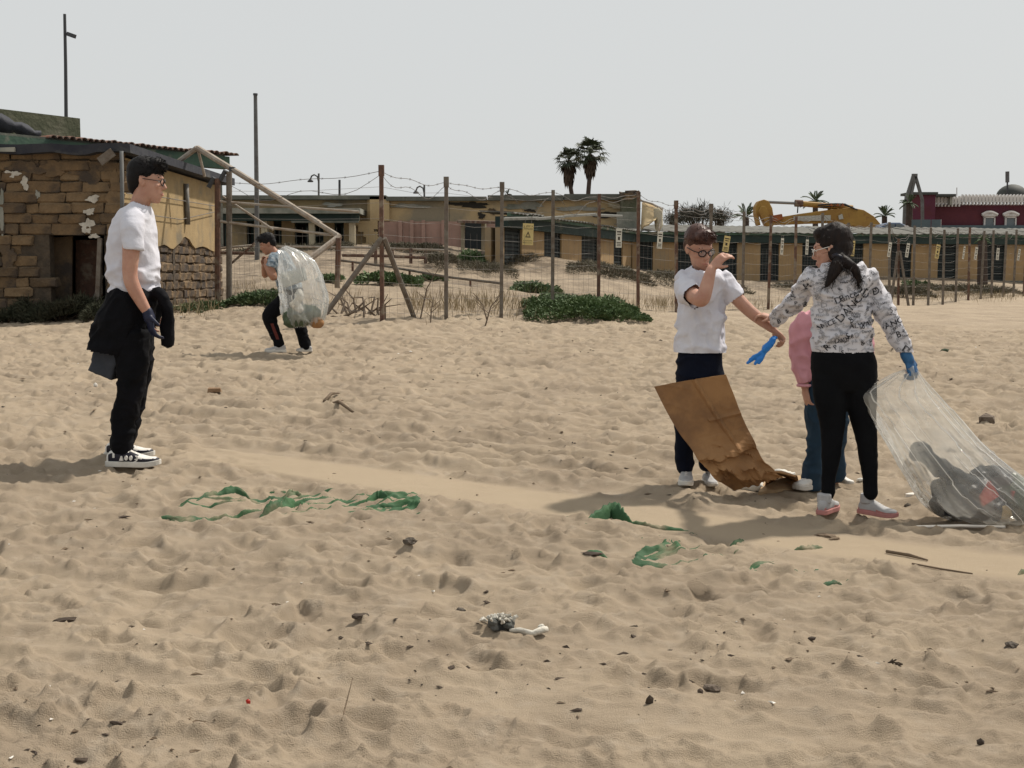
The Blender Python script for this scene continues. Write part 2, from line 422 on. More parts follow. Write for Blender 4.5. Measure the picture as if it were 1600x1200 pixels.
def on(px, py, up=0.0):
    p = G(px, py); return Vector((p.x, p.y, gz(p.x, p.y) + up))

an = np.concatenate([np.linspace(R(-84), R(-26), 30)[:-1], np.linspace(R(-26), R(26), 560), np.linspace(R(26), R(84), 30)[1:]])
rr = np.concatenate([np.linspace(.35, 2.3, 8)[:-1], np.geomspace(2.3, 78, 1050), np.geomspace(78, 5000, 26)[1:]])
AN, RR = np.meshgrid(an, rr)
gX = np.sin(AN) * RR; gY = np.cos(AN) * RR
gZ = base(gX, gY) + detail(gX, gY)
nr, nc = gX.shape
co = np.stack([gX, gY, gZ], -1).reshape(-1, 3)
idx = np.arange(nr * nc).reshape(nr, nc)
q = np.stack([idx[:-1, :-1], idx[:-1, 1:], idx[1:, 1:], idx[1:, :-1]], -1).reshape(-1, 4)
me = bpy.data.meshes.new('sand_beach')
me.vertices.add(len(co)); me.vertices.foreach_set('co', co.ravel().astype(np.float32))
me.loops.add(q.size); me.loops.foreach_set('vertex_index', q.ravel().astype(np.int32))
me.polygons.add(len(q)); me.polygons.foreach_set('loop_start', np.arange(0, q.size, 4, dtype=np.int32)); me.polygons.foreach_set('loop_total', np.full(len(q), 4, np.int32))
me.polygons.foreach_set('use_smooth', np.ones(len(q), dtype=bool))
me.update(calc_edges=True); me.validate()
if me.polygons[0].normal.z < 0: me.flip_normals()
# share of dry plant litter in the sand beyond the fence (a real change of ground cover)
cov = np.clip((gY - fence_y(gX) - .3) / 5, 0, 1) * np.clip((100 - gY) / 20, 0, 1)
cov = cov * np.clip(.50 + .35 * np.clip((gY - fence_y(gX) - 6) / 8, 0, 1) + .9 * fbm(gX * .28, gY * .22, oct=4, seed=41), 0, 1)
at = me.attributes.new('litter', 'FLOAT', 'POINT'); at.data.foreach_set('value', cov.ravel().astype(np.float32))

tdm = polydist(TRACK, gX[:1060, :], gY[:1060, :]); trk = np.zeros_like(gX); trk[:1060] = (1 - np.clip((tdm - .19) / .10, 0, 1)) * np.clip((gX[:1060] + 2.6) / 1.2, 0, 1)
at = me.attributes.new('track', 'FLOAT', 'POINT'); at.data.foreach_set('value', trk.ravel().astype(np.float32))
def sand_material():
    m = bpy.data.materials.new('sand'); m.use_nodes = True
    n = m.node_tree.nodes; l = m.node_tree.links; b = n['Principled BSDF']
    b.inputs['Roughness'].default_value = .95; b.inputs['Specular IOR Level'].default_value = .12
    tc = n.new('ShaderNodeTexCoord')
    def noise(s, d=5, r=.6):
        t = n.new('ShaderNodeTexNoise'); t.inputs['Scale'].default_value = s; t.inputs['Detail'].default_value = d; t.inputs['Roughness'].default_value = r
        l.new(tc.outputs['Object'], t.inputs['Vector']); return t.outputs['Fac']
    def rng_(x, a, c):
        r = n.new('ShaderNodeMapRange'); r.inputs[1].default_value = a; r.inputs[2].default_value = c; l.new(x, r.inputs[0]); return r.outputs[0]
    def mix(a, bcol, f):
        x = n.new('ShaderNodeMix'); x.data_type = 'RGBA'
        if isinstance(a, tuple): x.inputs['A'].default_value = (*a, 1)
        else: l.new(a, x.inputs['A'])
        x.inputs['B'].default_value = (*bcol, 1); l.new(f, x.inputs['Factor']); return x.outputs['Result']
    c = mix((.375, .301, .217), (.288, .229, .166), rng_(noise(1.1, 6), .38, .66))
    c = mix(c, (.385, .317, .24), rng_(noise(9, 4), .52, .75))
    c = mix(c, (.20, .15, .105), rng_(noise(150, 4, .8), .57, .76))
    # dark grains and crumbs of wrack
    c = mix(c, (.14, .10, .07), rng_(noise(48, 4, .85), .66, .72))
    a = n.new('ShaderNodeAttribute'); a.attribute_name = 'litter'
    mm = n.new('ShaderNodeMath'); mm.operation = 'MULTIPLY'; l.new(a.outputs['Fac'], mm.inputs[0]); l.new(rng_(noise(2.2, 8, .7), .30, .55), mm.inputs[1])
    c = mix(c, (.150, .118, .086), mm.outputs[0])
    a2 = n.new('ShaderNodeAttribute'); a2.attribute_name = 'track'
    m2 = n.new('ShaderNodeMath'); m2.operation = 'MULTIPLY'; m2.inputs[1].default_value = .8; l.new(a2.outputs['Fac'], m2.inputs[0])
    c = mix(c, (.42, .334, .234), m2.outputs[0])
    l.new(c, b.inputs['Base Color'])
    bp = n.new('ShaderNodeBump'); bp.inputs['Distance'].default_value = .013; bp.inputs['Strength'].default_value = .75
    ad = n.new('ShaderNodeMath'); ad.operation = 'ADD'; mpg = n.new('ShaderNodeMapping'); mpg.inputs['Scale'].default_value = (1, 2.1, 1); l.new(tc.outputs['Object'], mpg.inputs[0])
    cru_ = n.new('ShaderNodeTexNoise'); cru_.inputs['Scale'].default_value = 22; cru_.inputs['Detail'].default_value = 9; cru_.inputs['Roughness'].default_value = .78; l.new(mpg.outputs[0], cru_.inputs['Vector'])
    l.new(cru_.outputs['Fac'], ad.inputs[0]); l.new(noise(240, 3), ad.inputs[1])
    l.new(ad.outputs[0], bp.inputs['Height']); l.new(bp.outputs[0], b.inputs['Normal'])
    return m
M['sand'] = sand_material()
tag(put('sand_beach', me, M['sand']), 'trampled pale brown beach sand full of footprints', None, None, 'structure')
# ------------------------------------------------------------------ buildings and other large things
M['tuff'] = mat('tuff', (.165, .108, .058), .95, (.105, .072, .043), 5, col3=(.055, .043, .034), scale3=2.2, con3=(.48, .64), bump=.02, bscale=18)
M['tuff_b'] = mat('tuff_b', (.195, .132, .073), .95, (.13, .088, .05), 5, col3=(.075, .058, .044), scale3=2.2, con3=(.52, .66), bump=.02, bscale=18)
M['tuff_c'] = mat('tuff_c', (.13, .09, .053), .95, (.085, .06, .039), 6, col3=(.05, .04, .034), scale3=2.2, con3=(.46, .62), bump=.02, bscale=18)
M['mortar'] = mat('mortar', (.085, .064, .045), .95, (.05, .04, .03), 8, bump=.02, bscale=20)
M['plaster'] = mat('plaster', (.37, .27, .14), .9, (.30, .215, .11), 3, col3=(.20, .165, .11), scale3=1.3, con3=(.52, .66), bump=.006, bscale=30)
M['plaster_far'] = mat('plaster_far', (.46, .345, .19), .9, (.38, .28, .155), 1.2, col3=(.24, .205, .145), scale3=.35, con3=(.50, .64), bump=.01, bscale=8)
M['plaster_cabin'] = mat('plaster_cabin', (.34, .23, .118), .9, (.285, .192, .10), 1.6, col3=(.27, .21, .135), scale3=.5, con3=(.56, .70), bump=.006, bscale=10)
M['plaster_grey'] = mat('plaster_grey', (.30, .29, .25), .9, (.22, .22, .19), 2.2, col3=(.13, .14, .115), scale3=.8, con3=(.45, .65), bump=.02, bscale=8)
M['white_patch'] = mat('white_patch', (.50, .47, .41), .9, (.38, .35, .30), 9, bump=.01)
M['concrete_mossy'] = mat('concrete_mossy', (.115, .115, .075), .95, (.075, .08, .05), 2.5, col3=(.16, .15, .11), scale3=1.1, con3=(.52, .68), bump=.02, bscale=10)
M['tar'] = mat('tar', (.022, .024, .034), .8, (.04, .042, .05), 3, col3=(.09, .09, .085), scale3=1.1, con3=(.56, .66), bump=.01, bscale=10)
M['green_paint'] = mat('green_paint', (.075, .125, .085), .8, (.05, .085, .065), 2.5, col3=(.24, .22, .17), scale3=1.3, con3=(.56, .66), bump=.01, bscale=10)
M['dark_green'] = mat('dark_green', (.026, .044, .038), .8, (.018, .030, .028), 2.0, col3=(.08, .085, .065), scale3=.9, con3=(.6, .7), bump=.005)
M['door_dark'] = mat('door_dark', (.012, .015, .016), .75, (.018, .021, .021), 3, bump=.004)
M['louvre'] = mat('louvre', (.020, .027, .027), .75, (.028, .034, .033), 3)
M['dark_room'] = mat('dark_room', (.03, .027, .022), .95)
M['terracotta'] = mat('terracotta', (.26, .11, .07), .9, (.18, .10, .075), 4, col3=(.24, .19, .15), scale3=2, con3=(.5, .65), bump=.01)
M['pink_tile'] = mat('pink_tile', (.36, .225, .18), .8, (.30, .19, .15), 1.8, bump=.004)
M['cream'] = mat('cream', (.46, .40, .28), .9, (.36, .31, .22), 2.5, bump=.005)
M['fibre_roof'] = mat('fibre_roof', (.16, .155, .138), .9, (.12, .118, .104), 1.6, col3=(.075, .072, .062), scale3=.9, con3=(.52, .66), bump=.01, bscale=8)
M['slab_grey'] = mat('slab_grey', (.135, .135, .115), .95, (.085, .09, .075), 1.6, col3=(.20, .195, .16), scale3=.8, con3=(.55, .68), bump=.02, bscale=6)
M['metal_pipe'] = mat('metal_pipe', (.22, .225, .22), .6, (.15, .13, .11), 6, metal=.2)
M['dark_pole'] = mat('dark_pole', (.05, .052, .056), .6)
M['grey_pole'] = mat('grey_pole', (.125, .13, .13), .7, (.09, .085, .08), 4)
M['exc_yellow'] = mat('exc_yellow', (.34, .20, .045), .65, (.27, .145, .035), 1.4, col3=(.20, .09, .035), scale3=2.0, con3=(.58, .68))
M['exc_orange'] = mat('exc_orange', (.33, .105, .03), .7, (.22, .07, .03), 3)
M['steel'] = mat('steel', (.24, .24, .235), .45, metal=.6)
M['white_sign'] = mat('white_sign', (.40, .39, .34), .7, (.36, .35, .31), 1)
M['hose'] = mat('hose', (.02, .02, .02), .6)
M['maroon'] = mat('maroon', (.10, .026, .034), .85, (.08, .021, .03), 1.0, col3=(.09, .022, .05), scale3=.3, con3=(.5, .65), bump=.005)
M['white_trim'] = mat('white_trim', (.60, .58, .56), .8, (.5, .48, .46), 2)
M['window_glass'] = mat('window_glass', (.09, .11, .12), .15, spec=.6)
M['dome_dark'] = mat('dome_dark', (.045, .05, .045), .7, (.06, .062, .055), 2)
M['blue_panel'] = mat('blue_panel', (.085, .12, .135), .7, (.07, .095, .11), .8)
M['car_blue'] = mat('car_blue', (.03, .06, .12), .3, spec=.6)
M['palm_trunk'] = mat('palm_trunk', (.07, .05, .04), .95, (.045, .035, .03), 5, bump=.02)
M['palm_leaf'] = mat('palm_leaf', (.040, .052, .024), .7, (.028, .036, .02), 1.0)
M['palm_leaf_b'] = mat('palm_leaf_b', (.06, .09, .04), .7, (.045, .06, .03), 1.0)
M['palm_dry'] = mat('palm_dry', (.085, .060, .042), .9, (.055, .04, .03), 1.5)
M['awning'] = mat('awning', (.50, .39, .23), .9, (.40, .29, .16), 1.2, bump=.01, bscale=6)
M['tamarisk'] = mat('tamarisk', (.075, .078, .062), .9, (.10, .095, .08), .8)
M['twig'] = mat('twig', (.10, .072, .05), .95, (.15, .115, .085), 6)
M['ice_a'] = mat('ice_a', (.065, .105, .04), .7, (.10, .145, .055), 1.6, contrast=(.4, .6))
M['ice_b'] = mat('ice_b', (.06, .10, .04), .7, (.10, .13, .055), 2.0, contrast=(.4, .6))
M['shrub_dull'] = mat('shrub_dull', (.09, .085, .055), .9, (.12, .10, .07), 2)
M['shrub_dark'] = mat('shrub_dark', (.035, .040, .022), .9, (.055, .05, .03), 2)
M['dry_grass'] = mat('dry_grass', (.32, .255, .155), .9, (.24, .185, .11), 1.2)
M['sign_yellow'] = mat('sign_yellow', (.56, .45, .20), .7, (.50, .39, .17), 5)
M['sign_white'] = mat('sign_white', (.62, .60, .52), .7, (.52, .50, .43), 6)
M['sign_ink'] = mat('sign_ink', (.05, .042, .03), .8)
M['sign_red'] = mat('sign_red', (.30, .10, .06), .8)

def pbox(mb, x0, y0, x1, y1, D, t, mi=0, jit=0):
    """a box whose front spans the given photo rectangle on the wall plane y = D, t metres thick"""
    a = P(x0, y1, D); b = P(x1, y0, D)
    return mb.box(((a.x + b.x) / 2, D + t / 2, (a.z + b.z) / 2), (abs(b.x - a.x), t, abs(b.z - a.z)), None, mi, jit)
def slab_poly(pts, thick, name, mt, parent=None):
    """solid sheet: polygon pts (world, planar-ish) pushed back along +normal by thick vector"""
    n = len(pts); tv = Vector(thick)
    mb = MB(); vs = [Vector(p) for p in pts] + [Vector(p) + tv for p in pts]
    fs = [tuple(range(n)), tuple(range(2*n-1, n-1, -1))] + [(i, i + n, (i+1) % n + n, (i+1) % n) for i in range(n)]
    return mb.add(vs, fs).build(name, mt, parent)

# ---- the ruin of tuff blocks on the left
KX, KY = P(190, 492, 20).x, 20.0
WT = 3.30
ruin = tag(empty('ruined_house', (KX, KY, .6)), 'ruined ochre stone-block house with dark flat roof and broken plaster at far left', 'house')
def block_mesh(L, h, d, seed):
    rs = random.Random(seed)
    bm = bmesh.new(); bmesh.ops.create_cube(bm, size=1)
    for v in bm.verts: v.co = Vector((v.co.x * L, v.co.y * d, v.co.z * h))
    bmesh.ops.bevel(bm, geom=list(bm.edges), offset=rs.uniform(.016, .034), segments=1, affect='EDGES')
    for v in bm.verts: v.co += Vector((rs.uniform(-.022, .022), rs.uniform(-.022, .022), rs.uniform(-.016, .016)))
    me = bpy.data.meshes.new('block'); bm.to_mesh(me); bm.free(); return me
RH = .172
BV = {}
for li, L in enumerate((.22, .36, .46, .54)):
    for s in range(5):
        for k, mm in enumerate(('tuff', 'tuff_b', 'tuff_c')):
            b_ = block_mesh(L - .004, RH - .002, .20, li * 10 + s); b_.materials.append(M[mm]); BV[(li, s, k)] = b_
LEN = (.22, .36, .46, .54)
def lay(origin, direction, length, z0, z1, skip, side):
    """courses of blocks along direction, parts of the ruin"""
    d = Vector(direction).normalized(); rows = int(round((z1 - z0) / RH))
    for r in range(rows):
        t = -(.22 if r % 2 else 0) - random.uniform(0, .1)
        while t < length:
            li = random.choices((0, 1, 2, 3), (1, 3, 5, 3))[0]
            if t + LEN[li] > length: 
                li = 0
                if t + LEN[0] > length + .1: break
            c = Vector(origin) + d * (t + LEN[li] / 2); z = z0 + (r + .5) * RH
            if not skip(t + LEN[li] / 2, z, LEN[li]):
                o = bpy.data.objects.new('block', BV[(li, random.randrange(5), random.choices((0, 1, 2), (4, 3, 3))[0])])
                pr = random.uniform(-.035, .035) if side[1] else random.uniform(-.012, .012)
                o.location = Vector((c.x, c.y, z)) + Vector(side) * (.10 + pr)
                o.rotation_euler = (random.uniform(-.015, .015), random.uniform(-.012, .012), math.atan2(d.y, d.x) + random.uniform(-.02, .02))
                COL.objects.link(o); o.parent = ruin; o.matrix_parent_inverse = world_inv(ruin)
            t += LEN[li]
xl = KX - 4.2
DX0, DX1, DZ = P(76, 400, 20).x, P(162, 400, 20).x, P(0, 367, 20).z
def skip1(t, z, L):
    x = KX - t
    ragged = .10 * math.sin(z * 17.0)
    return (x - L/2 < DX1 + .02 and x + L/2 > DX0 + .10 + ragged and z < DZ) or (z < 1.0 and -8.6 < x < -7.4 and random.random() < .3)
lay((KX, KY, 0), (-1, 0, 0), 4.2, .46, WT, skip1, (0, 1, 0))
mb = MB()
mb.box(((xl + DX0) / 2, KY + .15, 1.7), (DX0 - xl, .20, 3.1)); mb.box(((KX - .05 + DX1) / 2, KY + .15, 1.7), (KX - .05 - DX1, .20, 3.1))
mb.box(((DX0 + DX1) / 2, KY + .15, (DZ + WT - .04) / 2), (DX1 - DX0 - .01, .20, WT - .04 - DZ))
mb.build('mortar', M['mortar'], ruin)
FY = 27.1
lay((KX, KY + .12, 0), (0, 1, 0), FY - KY - .15, .55, 2.15, lambda t, z, L: False, (-1, 0, 0))
MB().box((KX - .17, (KY + FY) / 2 + .1, 1.75), (.20, FY - KY - .3, 2.95)).build('mortar', M['mortar'], ruin)
# plaster on the sun side, its lower edge broken away
def side_pt(px, py):
    D = KX * F / (px - 800); p = P(px, py, D); return Vector((KX + .03, p.y, p.z))
edge = [(194, 410), (214, 402), (226, 396), (238, 392), (245, 386), (252, 384), (257, 382), (262, 384), (267, 388), (272, 389), (277, 384), (283, 379), (288, 371), (291, 370), (297, 374), (302, 383), (306, 388), (312, 386), (318, 385), (324, 387), (330, 391), (338, 394)]
vs = []; fs = []
for px, py in edge:
    p = side_pt(px, py); vs += [p, Vector((p.x, p.y, WT - .02))]
n_ = len(edge); back = [v + Vector((-.035, 0, 0)) for v in vs]
for i in range(n_ - 1):
    fs.append((2*i, 2*i+2, 2*i+3, 2*i+1)); fs.append((2*n_+2*i, 2*i, 2*i+2, 2*n_+2*i+2)[::-1])
fs.append((0, 1, 2*n_+1, 2*n_)); fs.append((2*n_-2, 4*n_-2, 4*n_-1, 2*n_-1))
MB().add(vs + back, fs).build('plaster', M['plaster'], ruin)
def blob_patch(cx, cy, D, wpx, hpx, mt, parent, off=.06, seed=0, name='plaster_patch'):
    """ragged flake of plaster with an uneven edge"""
    rs = random.Random(seed); c = P(cx, cy, D); n = 44; s = D / F; ph = [rs.uniform(0, 6.28) for _ in range(5)]
    pts = []
    for k in range(n):
        a = 2 * math.pi * k / n; r_ = .78 + .16 * math.sin(2 * a + ph[0]) + .14 * math.sin(3 * a + ph[1]) + .11 * math.sin(5 * a + ph[2]) + .08 * math.sin(9 * a + ph[3]) + rs.uniform(-.09, .09)
        pts.append(Vector((c.x + math.cos(a) * wpx / 2 * s * r_, D - off, c.z + math.sin(a) * hpx / 2 * s * r_)))
    return slab_poly(pts, (0, .03, 0), name, mt, parent)
for i, (cx, cy, wp, hp) in enumerate([(146, 311, 26, 12), (140, 331, 18, 14), (137, 353, 26, 24), (148, 369, 16, 10), (20, 272, 26, 14), (40, 286, 14, 24), (3, 330, 12, 70), (60, 304, 8, 16)]):
    blob_patch(cx, cy, KY, wp, hp, M['white_patch'] if i < 6 else M['plaster_grey'], ruin, .035, i)
for i, (cx, cy, wp, hp, mm) in enumerate([(150, 268, 90, 44, 'tuff'), (95, 262, 80, 30, 'tuff'), (40, 262, 60, 26, 'tuff_c'), (178, 300, 26, 70, 'tuff_b'), (12, 400, 30, 60, 'tuff_c'), (172, 400, 24, 60, 'tuff_b')]):
    blob_patch(cx, cy, KY, wp, hp, M[mm], ruin, .004 + .004 * i, 90 + i, 'old_render')
# room behind the doorway
mb = MB(); mb.box(((xl + KX) / 2, KY + 3.2, 1.7), (KX - xl, .15, 3.2)); mb.box((DX0 - .9, KY + 1.8, 1.7), (.12, 2.9, 3.2)); mb.build('inner_wall', M['mortar'], ruin)
slab_poly([P(118, 375, 20.9), P(160, 375, 20.9), P(160, 478, 20.9), P(118, 478, 20.9)], (0, .05, 0), 'door_leaf', M['rust'], ruin)
slab_poly([P(79, 372, 20.45), P(113, 369, 20.5), P(112, 480, 20.5), P(80, 480, 20.45)], (0, .05, 0), 'board', M['tuff_c'], ruin)
# rotten door posts
mb = MB(); mb.bar(P(157, 372, 20.02), P(152, 488, 20.02), .09, .07); mb.bar(P(146, 470, 20.1), P(160, 430, 20.15), .05); mb.build('door_post', M['rust_grey'], ruin)
# sagging flat roof with tar paper and an edge of broken concrete
mb = MB(); N = 26
for row, (yy, zz) in enumerate([(KY - .22, 0), (KY - .22, .14), (FY + .15, .16), (FY + .15, .02)]):
    pass
ev = []; ef = []
for i in range(N + 1):
    x = xl - .2 + (KX + .28 - xl + .2) * i / N
    sg = .022 * math.sin(i * 1.1) + random.uniform(-.015, .015)
    ev += [(x, KY - .20, WT + .01 + sg), (x, KY - .22, WT + .15 + sg * .5), (x, FY + .1, WT + .18), (x, FY + .1, WT + .03)]
for i in range(N):
    for k in range(4): ef.append((4*i+k, 4*i+(k+1) % 4, 4*i+4+(k+1) % 4, 4*i+4+k))
ef += [(0, 1, 2, 3), (4*N+3, 4*N+2, 4*N+1, 4*N)]
MB().add(ev, ef).build('roof', M['tar'], ruin)
mb = MB()
for i in range(9):
    x = xl + .35 + i * .27; mb.box((x, KY - .235, WT + .06), (.26, .03, random.uniform(.04, .075)), None, 0, .008)
mb.build('roof_edge', M['plaster_grey'], ruin)
mb = MB(); mb.bar((KX + .02, KY - .25, WT + .02), P(156, 253, 19.75), .05, .14); mb.build('hanging_board', M['rust_grey'], ruin)
MB().tube([P(190, 236, 19.72), P(191, 330, 19.72), P(190, 338, 19.75)], .032, 10).build('drain_pipe', M['grey_pole'], ruin, True)
MB().tube([side_pt(290, 287) + Vector((.05, 0, 0)), side_pt(291, 351) + Vector((.05, 0, 0))], .05, 8).build('wall_pipe', M['metal_pipe'], ruin, True)
MB().tube([side_pt(196, 302) + Vector((.05,0,0)), side_pt(250, 308) + Vector((.05,0,0)), side_pt(334, 322) + Vector((.05,0,0))], .008, 5).build('cable', M['wire'], ruin)
MB().tube([side_pt(232, 336) + Vector((.05,0,0)), side_pt(280, 343) + Vector((.05,0,0)), side_pt(334, 331) + Vector((.05,0,0))], .008, 5).build('cable', M['wire'], ruin)

# upper storey with its tiled eave, set back behind the flat roof
ua, ub = P(-70, 198, 22.6), P(364, 240, 27.6)
ud = (ub - ua).normalized(); un = Vector((-ud.y, ud.x, 0)).normalized()
upper = tag(empty('tiled_eave_house', (ub.x, ub.y, WT)), 'set-back house with green fascia and red tile eave above the ruin roof', 'house')
def along(t, z, back=0): p = ua + (ub - ua) * t; return Vector((p.x, p.y, z)) + un * back
UZ = ua.z
def beam(t0, t1, z0, z1, b0, b1, name, mt):
    vs = [along(t0, z0, b0), along(t1, z0, b0), along(t1, z0, b1), along(t0, z0, b1), along(t0, z1, b0), along(t1, z1, b0), along(t1, z1, b1), along(t0, z1, b1)]
    return MB().add(vs, [(3,2,1,0),(4,5,6,7),(0,1,5,4),(1,2,6,5),(2,3,7,6),(3,0,4,7)]).build(name, mt, upper)
beam(0, .985, UZ - .34, UZ - .07, 0, .25, 'fascia', M['green_paint'])
beam(0, .97, UZ - .08, UZ - .02, .05, 3.2, 'roof_slab', M['slab_grey'])
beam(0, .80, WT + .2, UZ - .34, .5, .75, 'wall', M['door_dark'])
beam(.845, .885, 2.2, UZ - .34, .15, .5, 'pier', M['slab_grey'])
beam(.925, .975, 2.0, UZ - .6, .2, .7, 'pier', M['slab_grey'])
beam(.62, .64, WT + .15, UZ - .34, .1, .2, 'post', M['plaster_grey'])
tl = bpy.data.meshes.new('roof_tile')
mbt = MB(); n = 6
for i in range(n):
    a0, a1 = math.pi * i / n, math.pi * (i + 1) / n
    for (r0) in (0,):
        c = lambda a, r_, y: (math.cos(a) * r_, y, math.sin(a) * r_ * .7)
        mbt.add([c(a0, .075, -.12), c(a1, .075, -.12), c(a1, .07, .38), c(a0, .07, .38), c(a0, .057, -.12), c(a1, .057, -.12), c(a1, .052, .38), c(a0, .052, .38)], [(0,1,2,3)[::-1], (4,5,6,7), (0,1,5,4)])
tl = mbt.mesh('roof_tile'); tl.materials.append(M['terracotta'])
for i in range(34):
    t = .30 + .70 * i / 33
    o = bpy.data.objects.new('roof_tile', tl); o.location = along(t, UZ - .03 + random.uniform(-.015, .015)); o.rotation_euler = (random.uniform(-.05, .1), random.uniform(-.1, .1), math.atan2(ud.y, ud.x) + random.uniform(-.06, .06))
    COL.objects.link(o); o.parent = upper; o.matrix_parent_inverse = world_inv(upper)
# concrete tank on the roof, camera mast, black sheet
ta, tb = P(-90, 158, 25.5), P(125, 185, 28.0)
td_ = (tb - ta); tz1 = tb.z; tz0 = UZ - .06
tn = Vector((-td_.y, td_.x, 0)).normalized() * 1.6
tank = [Vector((ta.x, ta.y, tz0)), Vector((tb.x, tb.y, tz0)), Vector((tb.x, tb.y, tz1)), Vector((ta.x, ta.y, tz1 + .02))]
tk = slab_poly(tank, tn, 'roof_tank', M['concrete_mossy']); tag(tk, 'mossy grey concrete tank box on top of the left house', 'tank')
mast = tag(empty('camera_mast', P(103, 200, 29)), 'tall thin dark mast with a small security camera above the left house', 'mast')
MB().tube([P(103.5, 205, 29), P(102.5, 100, 29), P(101, 22, 29)], [.045, .04, .035], 8).build('pole', M['dark_pole'], mast)
mb = MB(); mb.bar(P(101, 52, 29), P(108, 52, 29), .03); mb.bar(P(106, 53, 28.95), P(117, 57, 28.9), .10, .09); mb.build('security_camera', M['dark_pole'], mast)
vs = []
for i in range(9):
    for j in range(4):
        p = P(-20 + i * 10.5, 172 + i * 4.4 + j * (9 - .7 * i) + 3 * math.sin(i * 2 + j), 24.6 + .12 * i - .12 * math.sin(j * 1.4)); vs.append(p)
fs = [(4*i+j, 4*i+4+j, 4*i+5+j, 4*i+1+j) for i in range(8) for j in range(3)]
o = MB().add(vs, fs).build('black_sheet', M['tar'], None, True); m_ = o.modifiers.new('s', 'SOLIDIFY'); m_.thickness = .03
tag(o, 'black sheet sagging off the roof tank at the left edge', 'sheet')

# ---- long ruined building behind the dunes
lng = tag(empty('long_ruined_building', P(680, 395, 60)), 'long low ruined yellow building with broken parapet behind the dunes', 'building')
def part(name, mt, rects, D, t, parent=lng, jit=0):
    mb = MB()
    for r in rects: pbox(mb, *r, D, t, 0, jit)
    return mb.build(name, mt, parent)
# left colonnade
ops = [(328, 357), (385, 398), (427, 441), (460, 483), (491, 506), (522, 538)]
xs = [300] + [v for o_ in ops for v in o_] + [575]
for i in range(0, len(xs), 2):
    part('wall_pier', M['plaster_far'], [(xs[i], 344, xs[i+1], 412)], 60, .35)
part('wall', M['plaster_far'], [(300, 312, 575, 344)], 60, .35)
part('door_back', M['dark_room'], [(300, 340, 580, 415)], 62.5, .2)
for (a, b) in ops:
    mb = MB(); pbox(mb, a + 1, 350, a + 4, 405, 60.2, .1); pbox(mb, b - 5, 352, b - 1, 405, 60.25, .08); pbox(mb, a + 1, 346, b - 1, 350, 60.2, .1); mb.build('door_frame', M['dark_green'], lng)
for a in (409, 483, 546): part('column', M['cream'], [(a, 331, a + 8, 412)], 58, .28)
part('canopy_beam', M['dark_green'], [(330, 333, 561, 345)], 57.8, .25)
part('canopy_slab', M['plaster_grey'], [(328, 325, 562, 333.5)], 57.5, 2.7)
part('roof_slab', M['slab_grey'], [(300, 305, 603, 311.5)], 59.3, 8)
part('fallen_board', M['slab_grey'], [(455, 345, 560, 348)], 57.6, .1)
# middle, with pink tiles below and a stepped break in the plaster
part('wall', M['plaster_far'], [(575, 311.5, 702, 412)], 59.6, .4)
part('buttress', M['plaster_far'], [(578, 307, 608, 345)], 59.3, .3)
for i, (a, b, c, d) in enumerate([(556, 345, 590, 352), (560, 352, 590, 358), (560, 358, 584, 362), (568, 362, 590, 370), (572, 370, 592, 380), (566, 380, 596, 400)]):
    part('brick_step', M['plaster_far'], [(a, c * 0 + b, c, d)], 59.3, .28)
part('pink_tiles', M['pink_tile'], [(592, 346, 790, 412)], 59.35, .2)
for a in (623, 641, 659, 690, 721, 755): part('pilaster', M['cream'] if a > 700 else M['pink_tile'], [(a, 344, a + 5, 412)], 59.15, .18)
part('dark_recess_panel', M['door_dark'], [(727, 348, 754, 400)], 59.1, .1)  # flat dark panel before the tiles; its colour stands for recess shade
# right end: stained parapet, band of plaster, dark patches painting stains and the shade in holes
part('roof_slab', M['slab_grey'], [(603, 307, 760, 313.5), (762, 305, 880, 313), (882, 303, 1000, 312)], 59.2, 8)
part('wall', M['plaster_far'], [(702, 312, 1000, 405)], 59.6, .4)
for i, (cx, cy, wp, hp, mm) in enumerate([(735, 320, 70, 12, 'dark_room'), (752, 337, 12, 14, 'dark_room'), (770, 330, 16, 10, 'tuff_c'), (820, 322, 70, 14, 'plaster_grey'), (828, 329, 20, 6, 'dark_room'), (905, 326, 80, 10, 'plaster_grey'), (950, 336, 60, 10, 'dark_room'), (640, 322, 60, 9, 'plaster_grey'), (520, 320, 40, 8, 'plaster_grey'), (600, 365, 14, 26, 'plaster_grey'), (965, 322, 40, 10, 'cream')]):
    blob_patch(cx, cy, 59.6, wp, hp, M[mm], lng, .05 + .004 * i, 40 + i, 'broken_plaster')
part('parapet', M['concrete_mossy'], [(972, 300, 1001, 362)], 58.2, 1.2)
for i, (a, b, c, d) in enumerate([(970, 299, 984, 305), (980, 297.5, 995, 304), (992, 300, 1001, 306)]): part('broken_coping', M['tuff_c'], [(a, b, c, d)], 58.0, .8, lng, .12)
blob_patch(984, 307, 58.0, 26, 12, M['tuff_b'], lng, .06, 77, 'broken_plaster')
part('concrete_panel', M['plaster_grey'], [(964, 331, 1000, 361)], 57.6, .25)

